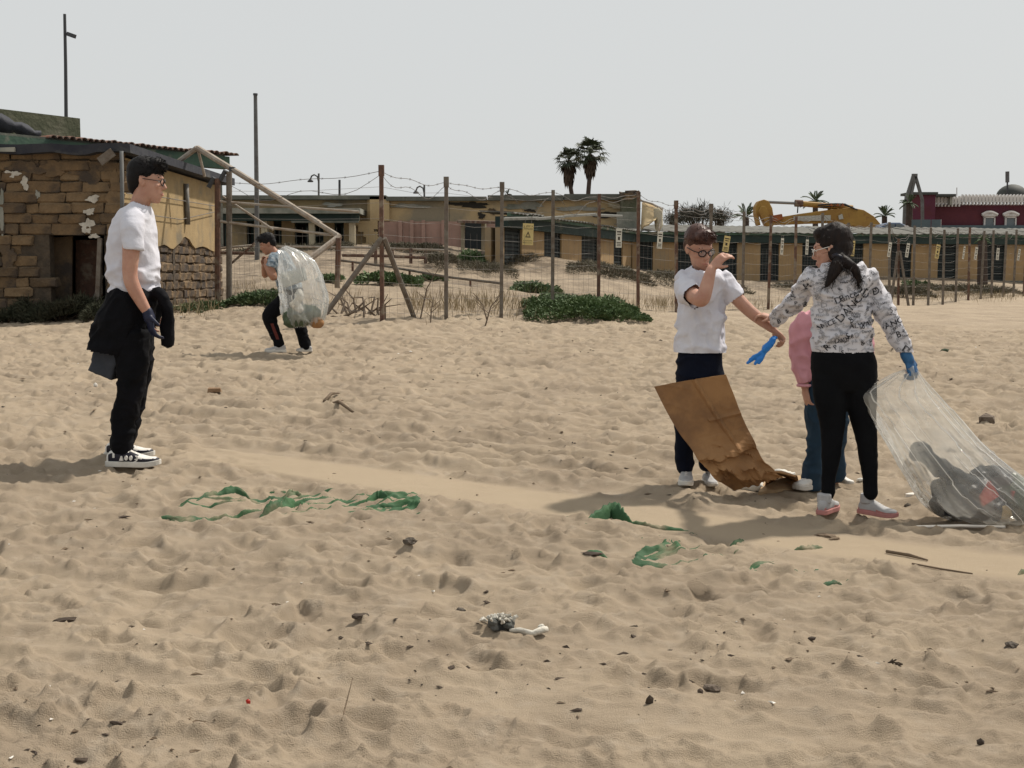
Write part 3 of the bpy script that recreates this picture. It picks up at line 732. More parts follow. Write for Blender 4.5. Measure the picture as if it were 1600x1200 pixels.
# ---- row of beach cabins: an angled wing and a long straight wing
FZ, TZ, EZ = 1.05, 2.88, 3.37
W0, W1, W2 = P(752, 430, 37.5), P(986, 430, 56.6), P(1660, 430, 62.3)
def on_line(a, b, px):
    k = (px - 800) / F; d = b - a
    t = (k * a.y - a.x) / (d.x - k * d.y); return a + d * t
def cabins(name, label, a, b, doors, xs, xe, dep=2.3):
    root = tag(empty(name, (a.x, a.y, FZ)), label, 'beach cabins')
    d = (b - a); d.z = 0; d.normalize(); nrm = Vector((d.y, -d.x, 0))      # faces the camera
    def seg(p0, p1, z0, z1, off, th, nm, mt, mb=None):
        p0 = Vector((p0.x, p0.y, 0)) + nrm * off; p1 = Vector((p1.x, p1.y, 0)) + nrm * off; bk = -nrm * th
        vs = [p + Vector((0, 0, z)) for z in (z0, z1) for p in (p0, p1, p1 + bk, p0 + bk)]
        m_ = mb or MB(); m_.add(vs, [(3,2,1,0),(4,5,6,7),(0,1,5,4),(1,2,6,5),(2,3,7,6),(3,0,4,7)])
        if mb is None: return m_.build(nm, mt, root)
    xs_ = [xs] + [v for q_ in doors for v in q_] + [xe]
    for i in range(0, len(xs_), 2):
        if xs_[i+1] - xs_[i] > 1: seg(on_line(a, b, xs_[i]), on_line(a, b, xs_[i+1]), FZ - .6, TZ, 0, .2, 'wall_panel', M['plaster_cabin'])
    for (p, q_) in doors:
        p0, p1 = on_line(a, b, p), on_line(a, b, q_)
        dr = seg(p0, p1, FZ - .5, TZ, -.12, .05, 'door', M['door_dark'])
        mb = MB(); e0 = p0 + d * .07; e1 = p1 - d * .07
        for k in range(14):
            z = FZ + .05 + k * .133; seg(e0, e1, z, z + .075, -.085, .03, '', None, mb)
        seg(p0, p0 + d * .07, FZ - .4, TZ - .01, -.06, .06, '', None, mb); seg(p1 - d * .07, p1, FZ - .4, TZ - .01, -.06, .06, '', None, mb)
        me_ = mb.build('louvre_slats', M['louvre'], dr)
    s0, s1 = on_line(a, b, xs), on_line(a, b, xe)
    seg(s0, s1, TZ, EZ - .14, .25, .45, 'fascia', M['dark_green'])
    seg(s0, s1, EZ - .14, EZ - .02, .32, .12, 'gutter_board', M['green_paint'])
    seg(s0, s1, FZ - .6, FZ + .02, .10, .3, 'plinth', M['slab_grey'])
    seg(s0, s1, FZ - .6, TZ, -dep, .2, 'rear_wall', M['plaster_cabin'])
    L = (s1 - s0).length; ns = max(3, int(L / 1.55)); s0 = Vector((s0.x, s0.y, 0)); s1 = Vector((s1.x, s1.y, 0))
    for i in range(ns):
        p0 = s0 + d * (L * i / ns + .01); p1 = s0 + d * (L * (i + 1) / ns - .01); dz = random.uniform(-.02, .03)
        mb = MB(); nn = 8; vs = []
        for k in range(nn + 1):
            p = p0 + (p1 - p0) * k / nn; r_ = .018 * math.cos(k * math.pi)
            vs += [p + nrm * .42 + Vector((0, 0, EZ + dz + r_)), p - nrm * (dep + .4) + Vector((0, 0, EZ + .185 * dep + dz + r_)), p - nrm * (dep + .4) + Vector((0, 0, EZ + .185 * dep - .03 + dz + r_)), p + nrm * .42 + Vector((0, 0, EZ - .03 + dz + r_))]
        fs = []
        for k in range(nn):
            for j in range(4): fs.append((4*k+j, 4*k+(j+1) % 4, 4*k+4+(j+1) % 4, 4*k+4+j))
        fs += [(0, 1, 2, 3), (4*nn+3, 4*nn+2, 4*nn+1, 4*nn)]
        mb.add(vs, fs).build('roof_sheet', M['fibre_roof'], root)
    return root
cabins('cabin_row', 'half-buried angled row of ochre beach cabins with dark doors behind the yellow sign', W0, W1, [(788, 815), (850, 877), (908, 934), (958, 972)], 783, 985, .35)
cabins('cabin_row', 'long straight row of ochre beach cabins with dark louvred doors and grey roof', W1, W2, [(995, 1019), (1058, 1085), (1121, 1150), (1186, 1215), (1251, 1277), (1318, 1346), (1389, 1421), (1462, 1492), (1533, 1567), (1603, 1636)], 987, 1655)
# bent corrugated canopy over the angled wing and a wooden one left of it
cnp = tag(empty('sheet_canopy', P(880, 345, 40)), 'bent pale metal sheet canopy lying over the angled cabins', 'canopy')
for i, (x0, y0, D0, x1, y1, D1) in enumerate([(785, 341, 37.6, 838, 340, 40.5), (836, 341, 40.6, 882, 338, 43.5), (880, 337, 43.4, 930, 334, 47.5), (926, 335, 47.6, 972, 337, 51.5)]):
    a, b = P(x0, y0, D0), P(x1, y1, D1); bk = Vector((.1, .9, .08))
    slab_poly([a, b, b + bk, a + bk], (0, 0, -.07), 'metal_sheet', M['fibre_roof'], cnp)
wcp = tag(empty('wooden_canopy', P(755, 385, 45)), 'thin brown wooden canopy on two cream posts beside the yellow sign', 'canopy')
a, b = P(714, 344, 44), P(795, 346.5, 41); slab_poly([a, b, b + Vector((0, 2, .1)), a + Vector((0, 2, .1))], (0, 0, -.09), 'canopy_top', M['rust'], wcp)
for px in (723, 755): MB().bar(P(px, 347, 44.4), P(px, 400, 44.4), .13).build('post', M['cream'], wcp)
# torn awning collapsed between the two roofs
awn = tag(empty('torn_awning', P(1020, 362, 57)), 'torn beige canvas awning sagging over the end of the long building', 'awning')
def ruled(A, B, name, mt, parent, th=.04, n=10, sag=0):
    vs = []; fs = []
    for i in range(len(A)):
        for j in range(n + 1):
            t = j / n; p = Vector(A[i]).lerp(Vector(B[i]), t); p.z -= sag * math.sin(math.pi * t); vs.append(p)
    for i in range(len(A) - 1):
        for j in range(n): fs.append((i*(n+1)+j, (i+1)*(n+1)+j, (i+1)*(n+1)+j+1, i*(n+1)+j+1))
    o = MB().add(vs, fs).build(name, mt, parent, True); m_ = o.modifiers.new('s', 'SOLIDIFY'); m_.thickness = th; return o
ruled([P(1003, 317, 58), P(1015, 319, 58), P(1026, 324, 57.6), P(1033, 327, 57.2)], [P(1003, 362, 57), P(1006, 355, 56.4), P(1014, 352, 56.2), P(1021, 345, 56)], 'canvas', M['awning'], awn, .05, 10, .15)
ruled([P(1022, 326, 57), P(1030, 325, 56.8), P(1035, 330, 56.6)], [P(1024, 358, 56.4), P(1029, 364, 56.2), P(1036, 352, 56.3)], 'canvas', M['cream'], awn, .05, 10, .05)
MB().tube([P(1000, 313, 58), P(1020, 319, 57.6), P(1035, 327, 56.8)], .05, 6).build('pole', M['rail_grey'], awn)
MB().tube([P(1035, 327, 56.8), P(1028, 365, 56)], .04, 6).build('pole', M['rail_grey'], awn)

# ---- masts and lamps against the sky
pl = tag(empty('tall_pole', on(401, 410)), 'tall grey pole rising behind the stooping boy', 'pole')
MB().tube([P(402, 425, 37), P(401, 300, 37), P(399, 146, 37)], [.075, .07, .055], 8).build('shaft', M['grey_pole'], pl)
MB().tube([P(399, 149, 37), P(399, 146, 37)], .07, 8).build('cap', M['dark_pole'], pl)
for px, top, nm in ((498, 271, 'small hooked street lamp above the colonnade roof'), (663, 289, 'small hooked street lamp left of the second fence post')):
    l_ = tag(empty('street_lamp', P(px, 330, 72)), nm, 'street lamp', 'hooked street lamps behind the long building')
    MB().tube([P(px, 420, 72), P(px, top, 72)], .06, 6).build('pole', M['grey_pole'], l_)
    MB().tube([P(px, top + 14, 72), P(px - 2, top + 5, 72), P(px - 7, top + 2, 72), P(px - 11, top + 4, 72), P(px - 13, top + 9, 72)], .05, 6).build('arm', M['grey_pole'], l_)
    MB().loft([(P(px - 13, top + 9, 72), (.06, 0, 0), (0, .06, 0)), (P(px - 13, top + 12, 72), (.18, 0, 0), (0, .18, 0)), (P(px - 13, top + 13.5, 72), (.16, 0, 0), (0, .16, 0))], 10).build('lamp_head', M['dark_pole'], l_)
tag(MB().tube([P(530.5, 420, 70), P(530.5, 281, 70)], .07, 6).build('thin_post', M['dark_pole']), 'thin short dark post standing behind the colonnade roof', 'post')

# ---- excavator behind the cabins
ex = tag(empty('excavator', P(1390, 388, 72)), 'yellow excavator with folded boom showing above the cabin roof', 'excavator')
def prism(pp, D, t, name, mt, parent, bevel=.05):
    pts = [P(a, b, D - t / 2) for a, b in pp]
    o = slab_poly(pts, (0, t, 0), name, mt, parent); m_ = o.modifiers.new('b', 'BEVEL'); m_.width = bevel; m_.segments = 2; m_.limit_method = 'ANGLE'; return o
prism([(1205, 349), (1207, 341), (1250, 334), (1300, 327), (1330, 324), (1350, 328), (1366, 338), (1379, 353), (1371, 366), (1362, 366), (1347, 356), (1320, 351), (1296, 348), (1215, 351)], 72, .8, 'boom', M['exc_yellow'], ex)
prism([(1181, 334), (1181, 322), (1186, 314), (1194, 311.5), (1201, 314), (1207, 325), (1209, 338), (1212, 348), (1206, 356), (1198, 353), (1192, 340), (1189, 332), (1186, 340), (1189, 352), (1185, 352)], 72, .9, 'stick', M['exc_yellow'], ex)
prism([(1186, 330), (1190, 322), (1196, 322), (1201, 332), (1201, 342), (1196, 346), (1190, 340)], 71.4, .25, 'stick_plate', M['exc_yellow'], ex, .02)
prism([(1205, 337), (1222, 334), (1224, 342), (1214, 346), (1206, 346)], 71.5, .3, 'pivot', M['exc_orange'], ex, .03)
MB().tube([P(1198, 315.5, 72), P(1244, 317.5, 72)], .09, 8).build('cylinder_rod', M['steel'], ex)
MB().tube([P(1243, 317.5, 72), P(1332, 325, 72)], .17, 10).build('hydraulic_cylinder', M['exc_yellow'], ex)
MB().tube([P(1242, 317.5, 72), P(1254, 318, 72)], .21, 10).build('cylinder_cap', M['rust'], ex)
MB().bar(P(1247, 319, 72), P(1246, 333, 72), .06).build('stay', M['hose'], ex)
MB().tube([P(1278, 321, 71.5), P(1292, 319, 71.5), P(1306, 318.5, 71.5), P(1320, 319, 71.5), P(1335, 326, 71.5)], .05, 6).build('hose', M['hose'], ex)
MB().tube([P(1280, 324, 71.5), P(1300, 322, 71.5), P(1322, 321, 71.5), P(1340, 328, 71.5)], .04, 6).build('hose', M['hose'], ex)
for a in (1296, 1306, 1314): prism([(a, 322), (a + 3, 317), (a + 6, 322)], 71.6, .3, 'bracket', M['exc_orange'], ex, .01)
prism([(1240, 345), (1240, 338), (1298, 336), (1298, 345)], 71.52, .05, 'white_plate', M['white_sign'], ex, .005)
prism([(1310, 337), (1316, 334), (1318, 342), (1311, 343)], 71.52, .05, 'badge', M['white_sign'], ex, .005)
prism([(1362, 352), (1404, 352), (1404, 385), (1362, 385)], 73.5, 2.4, 'engine_house', M['exc_yellow'], ex)
for dd in (-1.1, 1.1):
    prism([(1348, 392), (1344, 386), (1350, 381), (1412, 381), (1418, 386), (1413, 392)], 73.5 + dd, .6, 'track', M['hose'], ex)
car = tag(empty('parked_car', P(1398, 389, 68)), 'dark blue car parked behind the cabins under the excavator boom', 'car')
prism([(1368, 375), (1368, 363), (1374, 357), (1383, 350), (1391, 347.5), (1407, 347.5), (1415, 351), (1422, 357), (1428, 360), (1429, 375)], 68, 1.7, 'body', M['car_blue'], car, .12)
prism([(1380, 356), (1386, 351), (1392, 350), (1398, 350), (1398, 357)], 67.12, .06, 'window', M['window_glass'], car, .01)
prism([(1400, 357), (1400, 350), (1407, 350), (1412, 352), (1417, 357)], 67.12, .06, 'window', M['window_glass'], car, .01)
prism([(1416, 358), (1412, 352), (1419, 352.5), (1425, 358.5)], 67.1, .10, 'pale_wing', M['white_trim'], car, .01)
for a in (1378, 1419): MB().tube([P(a, 375, 67.1), P(a, 375, 67.4)], .33, 14).build('wheel', M['hose'], car)

# ---- red crenellated building
red = tag(empty('red_building', P(1520, 389, 85)), 'dark red building with white battlements and two framed windows at far right', 'building')
def rpart(name, mt, r, D, t): mb = MB(); pbox(mb, *r, D, t); return mb.build(name, mt, red)
rpart('wall', M['maroon'], (1458, 319, 1720, 392), 85, 3); rpart('tower', M['maroon'], (1421, 303, 1462, 392), 83.5, 1.4)
rpart('tower_roof', M['dome_dark'], (1420, 300, 1466, 304), 83.3, 1.8); rpart('canopy', M['dome_dark'], (1462, 303, 1494, 307), 84.0, 5); rpart('canopy_post', M['plaster_grey'], (1484, 306, 1488, 320), 84.2, .3)
rpart('base_band', M['blue_panel'], (1469, 352, 1720, 392), 84.6, .3)
mer = MB(); mer.box((0, 0, .16), (.20, .3, .32)); mer.add([(-.1, -.15, .32), (.1, -.15, .32), (.1, .15, .32), (-.1, .15, .32), (0, -.15, .48), (0, .15, .48)], [(0,1,4), (3,2,5)[::-1], (1,2,5,4), (3,0,4,5)]); mer.box((0, -.05, -.16), (.10, .25, .2)); mer.box((0, -.02, -.03), (.27, .28, .06))
mm_ = mer.mesh('merlon'); mm_.materials.append(M['white_trim'])
for i in range(44):
    o = bpy.data.objects.new('merlon', mm_); p = P(1460 + i * 5.4, 317 if i < 8 else 314.5, 84.7 + (0 if i > 8 else .1)); o.location = p; COL.objects.link(o); o.parent = red; o.matrix_parent_inverse = world_inv(red)
for a in (1546.5, 1579.5, 1640):
    wn = rpart('window', M['window_glass'], (a - 7, 341, a + 7, 357), 84.9, .12)
    mb = MB()
    for r in ((a - 9, 339.5, a - 6.5, 357), (a + 6.5, 339.5, a + 9, 357), (a - 9, 337.5, a + 9, 340.5)): pbox(mb, *r, 84.8, .2)
    mb.build('window_frame', M['white_trim'], wn)
    mb = MB(); pts = [P(a - 12 + 24 * k / 10, 336 - 4.5 * math.sin(math.pi * k / 10), 84.75) for k in range(11)]; mb.tube(pts, .12, 6); mb.bar(P(a - 12, 336, 84.75), P(a + 12, 336, 84.75), .12); mb.build('window_hood', M['white_trim'], wn)
mb = MB(); c = P(1581, 309, 92); rgs = []
for k in range(8):
    th = k / 7 * math.pi / 2; rgs.append((c + Vector((0, 0, 1.0 * math.sin(th))), (1.15 * max(math.cos(th), .03), 0, 0), (0, 1.15 * max(math.cos(th), .03), 0)))
mb.loft(rgs, 20); mb.build('dome', M['dome_dark'], red, True)
mb = MB(); mb.tube([P(1574, 312, 91), P(1574, 268, 91)], .06, 6); mb.build('antenna_pole', M['dark_pole'], red); mb = MB(); mb.tube([P(1574, 285, 91), P(1574, 268, 91)], .15, 8); mb.build('antenna', M['grey_pole'], red)
MB().bar(P(1495, 306, 86), P(1495, 293, 86), .05).build('roof_post', M['white_trim'], red)
af = tag(empty('a_frame_gantry', P(1428, 388, 80)), 'grey-green a-frame gantry rising beside the red tower', 'gantry')
for a, b in (((1414, 316), (1427, 274)), ((1441, 312), (1430, 274)), ((1421, 316), (1430, 276)), ((1411, 388), (1414, 312)), ((1442, 388), (1441, 312))):
    MB().bar(P(*a, 80), P(*b, 80), .22, .16).build('leg', M['grey_pole'], af)
MB().bar(P(1425, 274, 80), P(1433, 274, 80), .2).build('crossbar', M['grey_pole'], af)
bp_ = tag(empty('site_hoarding', P(1447, 375, 74)), 'blue-grey hoarding panel in front of the red tower', 'hoarding')
for a in (1424, 1439.5, 1455): mb = MB(); pbox(mb, a, 343, a + 15, 376, 74, .06); mb.build('panel', M['blue_panel'], bp_)
mb = MB(); pbox(mb, 1469.5, 343, 1471, 378, 74, .1); mb.build('end_post', M['white_trim'], bp_)
# ------------------------------------------------------------------ fence, frames, plants
fence = tag(empty('wire_fence', P(597, 500, 19.4)), 'rusty post and wire fence with barbed wire running across the dunes to the right', 'fence')
tops = {597: 263, 697: 281, 783: 289, 863: 297, 935: 303, 997: 300, 1057: 317, 1110: 322}
FP = []
for i, (px, py) in enumerate(FENCE_BASE):
    D = fenceD(px); b = P(px, py, D); g = gz(b.x, b.y)
    tp = tops.get(px); t = P(px + random.uniform(-1.5, 1.5), tp if tp else py, D)
    if not tp: t.z = g + 2.38 + random.uniform(-.12, .10); t.x += random.uniform(-.06, .06)
    b.z = g - .3
    if px in (1404,): t.z -= .3
    wd = .085 if i < 8 else .075
    mb = MB(); mb.bar(b, t, wd, wd * .75)
    if i in (0, 1, 2, 6, 7): mb.bar(t - Vector((0, 0, .12)), t + Vector((0, 0, .05)), wd * 1.15, wd)
    mb.build('post', M['rust'] if i in (0, 4, 6, 9, 15) or i % 5 == 0 else M['rust_grey'], fence)
    FP.append((Vector((b.x, b.y, g)), t, D))
# braces
p0, t0, D0 = FP[0]
mid = P(597, 368, 19.35)
for a, b, D2 in (((596, 372), (509, 480), 18.9), ((600, 372), (649, 492), 20.3)):
    MB().tube([P(*a, 19.35), P(*b, D2) - Vector((0, 0, .1))], .042, 8).build('brace', M['rust_grey'], fence)
for a, b in (((1403, 392), (1391, 481)), ((1406, 392), (1420, 481))):
    MB().bar(P(*a, fenceD(1404) - .1), P(*b, fenceD(1404) - .1), .07, .06).build('brace', M['rust_grey'], fence)
left_end = P(360, 468, 22.5)
line = [(Vector((left_end.x, left_end.y, gz(left_end.x, left_end.y))), P(360, 282, 22.5), 22.5)] + FP
mb = MB()
for (b0, t0, D0), (b1, t1, D1) in zip(line[:-1], line[1:]):
    L = (b1 - b0).length
    for h in (.12, .35, .6, .85, 1.1, 1.35, 1.6, 1.85, 2.1):
        m_ = (b0 + b1) / 2 + Vector((0, 0, h - random.uniform(.005, .05)))
        mb.tube([b0 + Vector((0, 0, h)), m_, b1 + Vector((0, 0, h))], .0028, 3, 0, False)
    n = max(2, int(L / .16))
    if D0 < 36:
        for k in range(1, n):
            p = b0.lerp(b1, k / n); g = gz(p.x, p.y); j = random.uniform(-.02, .02)
            mb.tube([Vector((p.x + j, p.y, g - .02)), Vector((p.x - j, p.y, p.z + 1.45))], .0018, 3, 0, False)
tag(mb.build('wire_mesh', M['wire'], fence), kind='stuff')
# barbed wire along the top
for s in range(2):
    mb = MB()
    for i, ((b0, t0, D0), (b1, t1, D1)) in enumerate(zip(line[:-1], line[1:])):
        pts = []; n = 14
        for k in range(n + 1):
            u = k / n; p = t0.lerp(t1, u) - Vector((0, 0, .04 + s * .05))
            sg = (.10 if s == 0 else (.34 if i < 5 else .16)) * (1 + .4 * math.sin(i * 2.1 + s))
            p.z -= sg * 4 * u * (1 - u) * (.7 + .3 * math.sin(u * 9 + i)); pts.append(p)
        mb.tube(pts, (.0045 if i < 7 else .006), 4, 0, False)
        for k in range(1, n):
            if (k + i) % 2: c = pts[k]; mb.bar(c + Vector((-.014, 0, -.018)), c + Vector((.014, 0, .018)), .004); mb.bar(c + Vector((.014, 0, -.016)), c + Vector((-.012, 0, .018)), .004)
    mb.build('barbed_wire', M['barb'], fence)

# warning signs hung on the wires
def text_mesh(txt, size, font_scale=1.0, bold=0.0):
    cu = bpy.data.curves.new('t', 'FONT'); cu.body = txt; cu.size = size; cu.align_x = 'CENTER'; cu.align_y = 'CENTER'; cu.offset = bold; cu.resolution_u = 2
    o = bpy.data.objects.new('t', cu); COL.objects.link(o)
    dg = bpy.context.evaluated_depsgraph_get(); me_ = bpy.data.meshes.new_from_object(o.evaluated_get(dg))
    bpy.data.objects.remove(o); bpy.data.curves.remove(cu); return me_
def sign(px, py, w_, h_, yaw, tilt, mt, label, big=False, dz=0):
    D = fenceD(px) - .06; c = P(px, py, D)
    root = tag(empty('warning_sign', c), label, 'sign', 'signs hung along the wire fence')
    Mx = Matrix.Translation(c) @ Matrix.Rotation(yaw, 4, 'Z') @ Matrix.Rotation(tilt, 4, 'Y')
    mb = MB(); mb.box((0, 0, 0), (w_, .006, h_)); me_ = mb.mesh('board'); me_.transform(Mx); bd = put('board', me_, mt, root)
    ink = MB()
    def blk(x, z, sx, sz): ink.box((x * w_, -.0045, z * h_), (sx * w_, .002, sz * h_))
    if big:
        # lettering too blurred in the photograph to read: rows of letter-sized marks
        rs = random.Random(2); rows = MB()
        for z, sz, nlet in ((.375, .085, 8), (.25, .085, 8), (-.30, .05, 11), (-.40, .04, 12)):
            for k in range(nlet):
                if rs.random() < .12: continue
                x = (-.42 + .84 * (k + .5) / nlet) * w_; lw_ = .84 * w_ / nlet * .62
                rows.box((x - lw_ * .3, -.0045, z * h_), (lw_ * .35, .002, sz * h_)); rows.box((x + lw_ * .1, -.0045, (z + rs.choice((-.35, 0, .35)) * sz) * h_), (lw_ * .6, .002, sz * h_ * .28))
        tm = rows.mesh('lettering'); tm.transform(Mx); tag(put('lettering', tm, M['sign_ink'], bd), kind='stuff')
        # black-edged warning triangle in the middle
        tri = MB(); a, b, c_ = (-.26 * w_, -.15 * h_), (.26 * w_, -.15 * h_), (0, .14 * h_)
        q_ = [(a, b, c_), (tuple(k * .62 for k in (a[0], a[1])), tuple(k * .62 for k in (b[0], b[1])), (0, .14 * h_ * .55))]
        vs = [Vector((x, -.0045, z)) for x, z in q_[0]] + [Vector((x, -.0045, z - .01 * h_)) for x, z in q_[1]]
        tri.add(vs, [(0, 1, 4, 3), (1, 2, 5, 4), (2, 0, 3, 5)]); tri.box((0, -.0045, -.01 * h_), (.04 * w_, .002, .11 * h_)); tm = tri.mesh('symbol'); tm.transform(Mx); put('symbol', tm, M['sign_ink'], bd)
    else:
        blk(0, .33, .74, .07); blk(0, .20, .6, .05); blk(0, -.02, .34, .17); blk(0, -.24, .7, .04); blk(0, -.32, .62, .035); blk(0, -.40, .7, .03)
        tm = ink.mesh('print'); tm.transform(Mx); put('print', tm, M['sign_ink'], bd)
    mb = MB(); mb.bar((-.3 * w_, 0, h_ / 2), (-.3 * w_, 0, h_ / 2 + .08), .006); mb.bar((.3 * w_, 0, h_ / 2), (.3 * w_, 0, h_ / 2 + .08), .006); tm = mb.mesh('tie'); tm.transform(Mx); put('tie', tm, M['wire'], root)
sign(825, 366, .20, .39, R(12), R(2), M['sign_yellow'], 'yellow warning sign with black lettering hung right of the third fence post', True)
for px, py, ww, hh, yw, ti, mk, lb in [
    (967, 372, .13, .38, 20, 1, 'sign_white', 'white hanging sign just left of the post at the long building end'),
    (1031, 375, .12, .36, 20, 4, 'sign_white', 'white hanging sign left of the brown-haired boy'),
    (1135, 381, .15, .36, 15, 9, 'sign_yellow', 'yellow slanting sign right of the brown-haired boy'),
    (1222, 385, .08, .40, 20, 3, 'sign_white', 'pale narrow sign on an ochre panel left of the girl'),
    (1261, 386, .08, .38, 20, 2, 'sign_white', 'pale narrow sign on a dark door touching the girl glasses side'),
    (1332, 388, .14, .42, 20, 4, 'sign_yellow', 'yellowish sign just right of the girl ponytail'),
    (1390, 390, .10, .42, 20, 9, 'sign_white', 'pale slanting sign at the top of the braced fence post'),
    (1418, 391, .11, .42, 20, 9, 'sign_white', 'pale slanting sign right of the braced fence post'),
    (1465, 393, .15, .44, 20, 9, 'sign_yellow', 'yellowish slanting sign above the girl gloved arm side, before a dark door'),
    (1506, 395, .07, .42, 20, 8, 'sign_white', 'very narrow pale sign left of the spiky plant stem'),
    (1525, 396, .11, .42, 20, 8, 'sign_white', 'pale sign just below the spiky plant'),
    (1559, 397, .12, .42, 20, 4, 'sign_white', 'pale sign on the last full dark door'),
    (1592, 398, .10, .42, 20, 9, 'sign_white', 'rightmost pale sign close to the picture edge')]:
    sign(px, py, ww, hh, R(yw), R(ti), M[mk], lb)

# gate posts and the collapsed frame behind the stooping boy
for px, tp, bt, lb in ((340, 279, 480, 'left rusty gate post beside the ruin wall'), (358, 268, 478, 'right rusty gate post with hooked top beside the ruin')):
    D = 22.6; g_ = tag(empty('gate_post', P(px, bt, D)), lb, 'post')
    MB().tube([P(px, bt + 6, D), P(px, tp, D)], .055, 8).build('shaft', M['rust_grey'] if px > 350 else M['rust'], g_)
    MB().tube([P(px, tp + 4, D), P(px - 6, tp - 1, D), P(px - 14, tp + 14, D)], .045, 6).build('hook', M['dark_pole'], g_)
fr = tag(empty('collapsed_frame', P(530, 445, 21.6)), 'collapsed frame of long pale leaning poles and rails between ruin and fence', 'frame')
def pole(pts, r, mt='rail_grey', nm='pole'): MB().tube([P(*p) for p in pts], r, 8).build(nm, M[mt], fr)
pole([(308, 231, 23.2), (375, 272, 22.9), (502, 351, 22.3)], .055); pole([(499, 350, 22.25), (531, 370, 22.1)], .045)
pole([(308, 231, 23.2), (268, 260, 23.6)], .05); pole([(309, 233, 23.2), (320, 276, 23.4)], .028, 'rail_grey', 'stay')
pole([(531, 369, 22.1), (510, 385, 21.9), (448, 432, 21.4)], .058); pole([(529, 372, 22), (527, 450, 22)], .05, 'rust', 'upright')
pole([(344, 315, 22.6), (440, 322, 22.5), (561, 331, 22.4)], .022, 'rail_grey', 'rail'); pole([(344, 346, 22.6), (440, 358, 22.4), (529, 368, 22.2)], .024, 'rail_grey', 'rail')
pole([(348, 307, 22.8), (427, 359, 22.4)], .022, 'rail_grey', 'stay'); pole([(344, 388, 23), (398, 383, 23)], .022, 'rail_grey', 'rail'); pole([(344, 395, 23), (398, 396, 23)], .028, 'rust', 'rail'); pole([(362, 411, 23), (398, 380, 23)], .022, 'rust', 'stay')
bt_ = MB(); bt_.box(P(363, 265, 22.95), (.10, .1, .09)); bt_.build('clamp', M['dark_pole'], fr)
rl = tag(empty('low_railing', P(620, 402, 36)), 'low rusty railing with short uprights across the dune behind the first post', 'railing')
MB().tube([P(432, 385, 37), P(570, 387, 36.5), P(696, 391, 36)], .04, 6).build('top_rail', M['rail_grey'], rl)
MB().tube([P(535, 399, 36.5), P(600, 400, 36.3), P(666, 403, 36)], .05, 6).build('lower_rail', M['rust'], rl)
for px in (587, 613, 642, 665): MB().bar(P(px, 388, 36.2), P(px, 412, 36.2), .09).build('upright', M['rust'], rl)
fr2 = tag(empty('fallen_rail', P(650, 430, 28)), 'dark fallen rail slanting over the green mat behind the fence', 'rail')
MB().tube([P(532, 407, 28.5), P(610, 417, 28), P(700, 433, 27.2), P(785, 443, 26.5)], .03, 6).build('rail', M['rust_grey'], fr2)
for px, a, b in ((551, 409, 424), (640, 422, 440), (735, 437, 452)): MB().bar(P(px, a, 28), P(px, b, 28), .05).build('stub', M['rust'], fr2)

# ---- plants
def quads_object(name, V4, mt, parent=None):
    n = len(V4); V = V4.reshape(-1, 3)
    me_ = bpy.data.meshes.new(name); me_.vertices.add(len(V)); me_.vertices.foreach_set('co', V.ravel().astype(np.float32))
    me_.loops.add(n * 4); me_.loops.foreach_set('vertex_index', np.arange(n * 4, dtype=np.int32)); me_.polygons.add(n)
    me_.polygons.foreach_set('loop_start', np.arange(0, n * 4, 4, dtype=np.int32)); me_.polygons.foreach_set('loop_total', np.full(n, 4, np.int32)); me_.update(calc_edges=True)
    return put(name, me_, mt, parent)
def blades(base_pts, dirs, length, width, droop=.3):
    """kite-shaped leaves: base, two sides, tip"""
    n = len(base_pts); d = dirs / np.linalg.norm(dirs, axis=1, keepdims=True)
    sd = np.cross(d, rng.normal(size=(n, 3))); sd /= np.linalg.norm(sd, axis=1, keepdims=True) + 1e-9
    L = length * rng.uniform(.6, 1.25, (n, 1)); W = width * rng.uniform(.7, 1.2, (n, 1))
    tip = base_pts + d * L; tip[:, 2:] -= droop * L * rng.uniform(0, 1, (n, 1))
    mid = base_pts + d * L * .45
    return np.stack([base_pts, mid + sd * W / 2, tip, mid - sd * W / 2], 1)
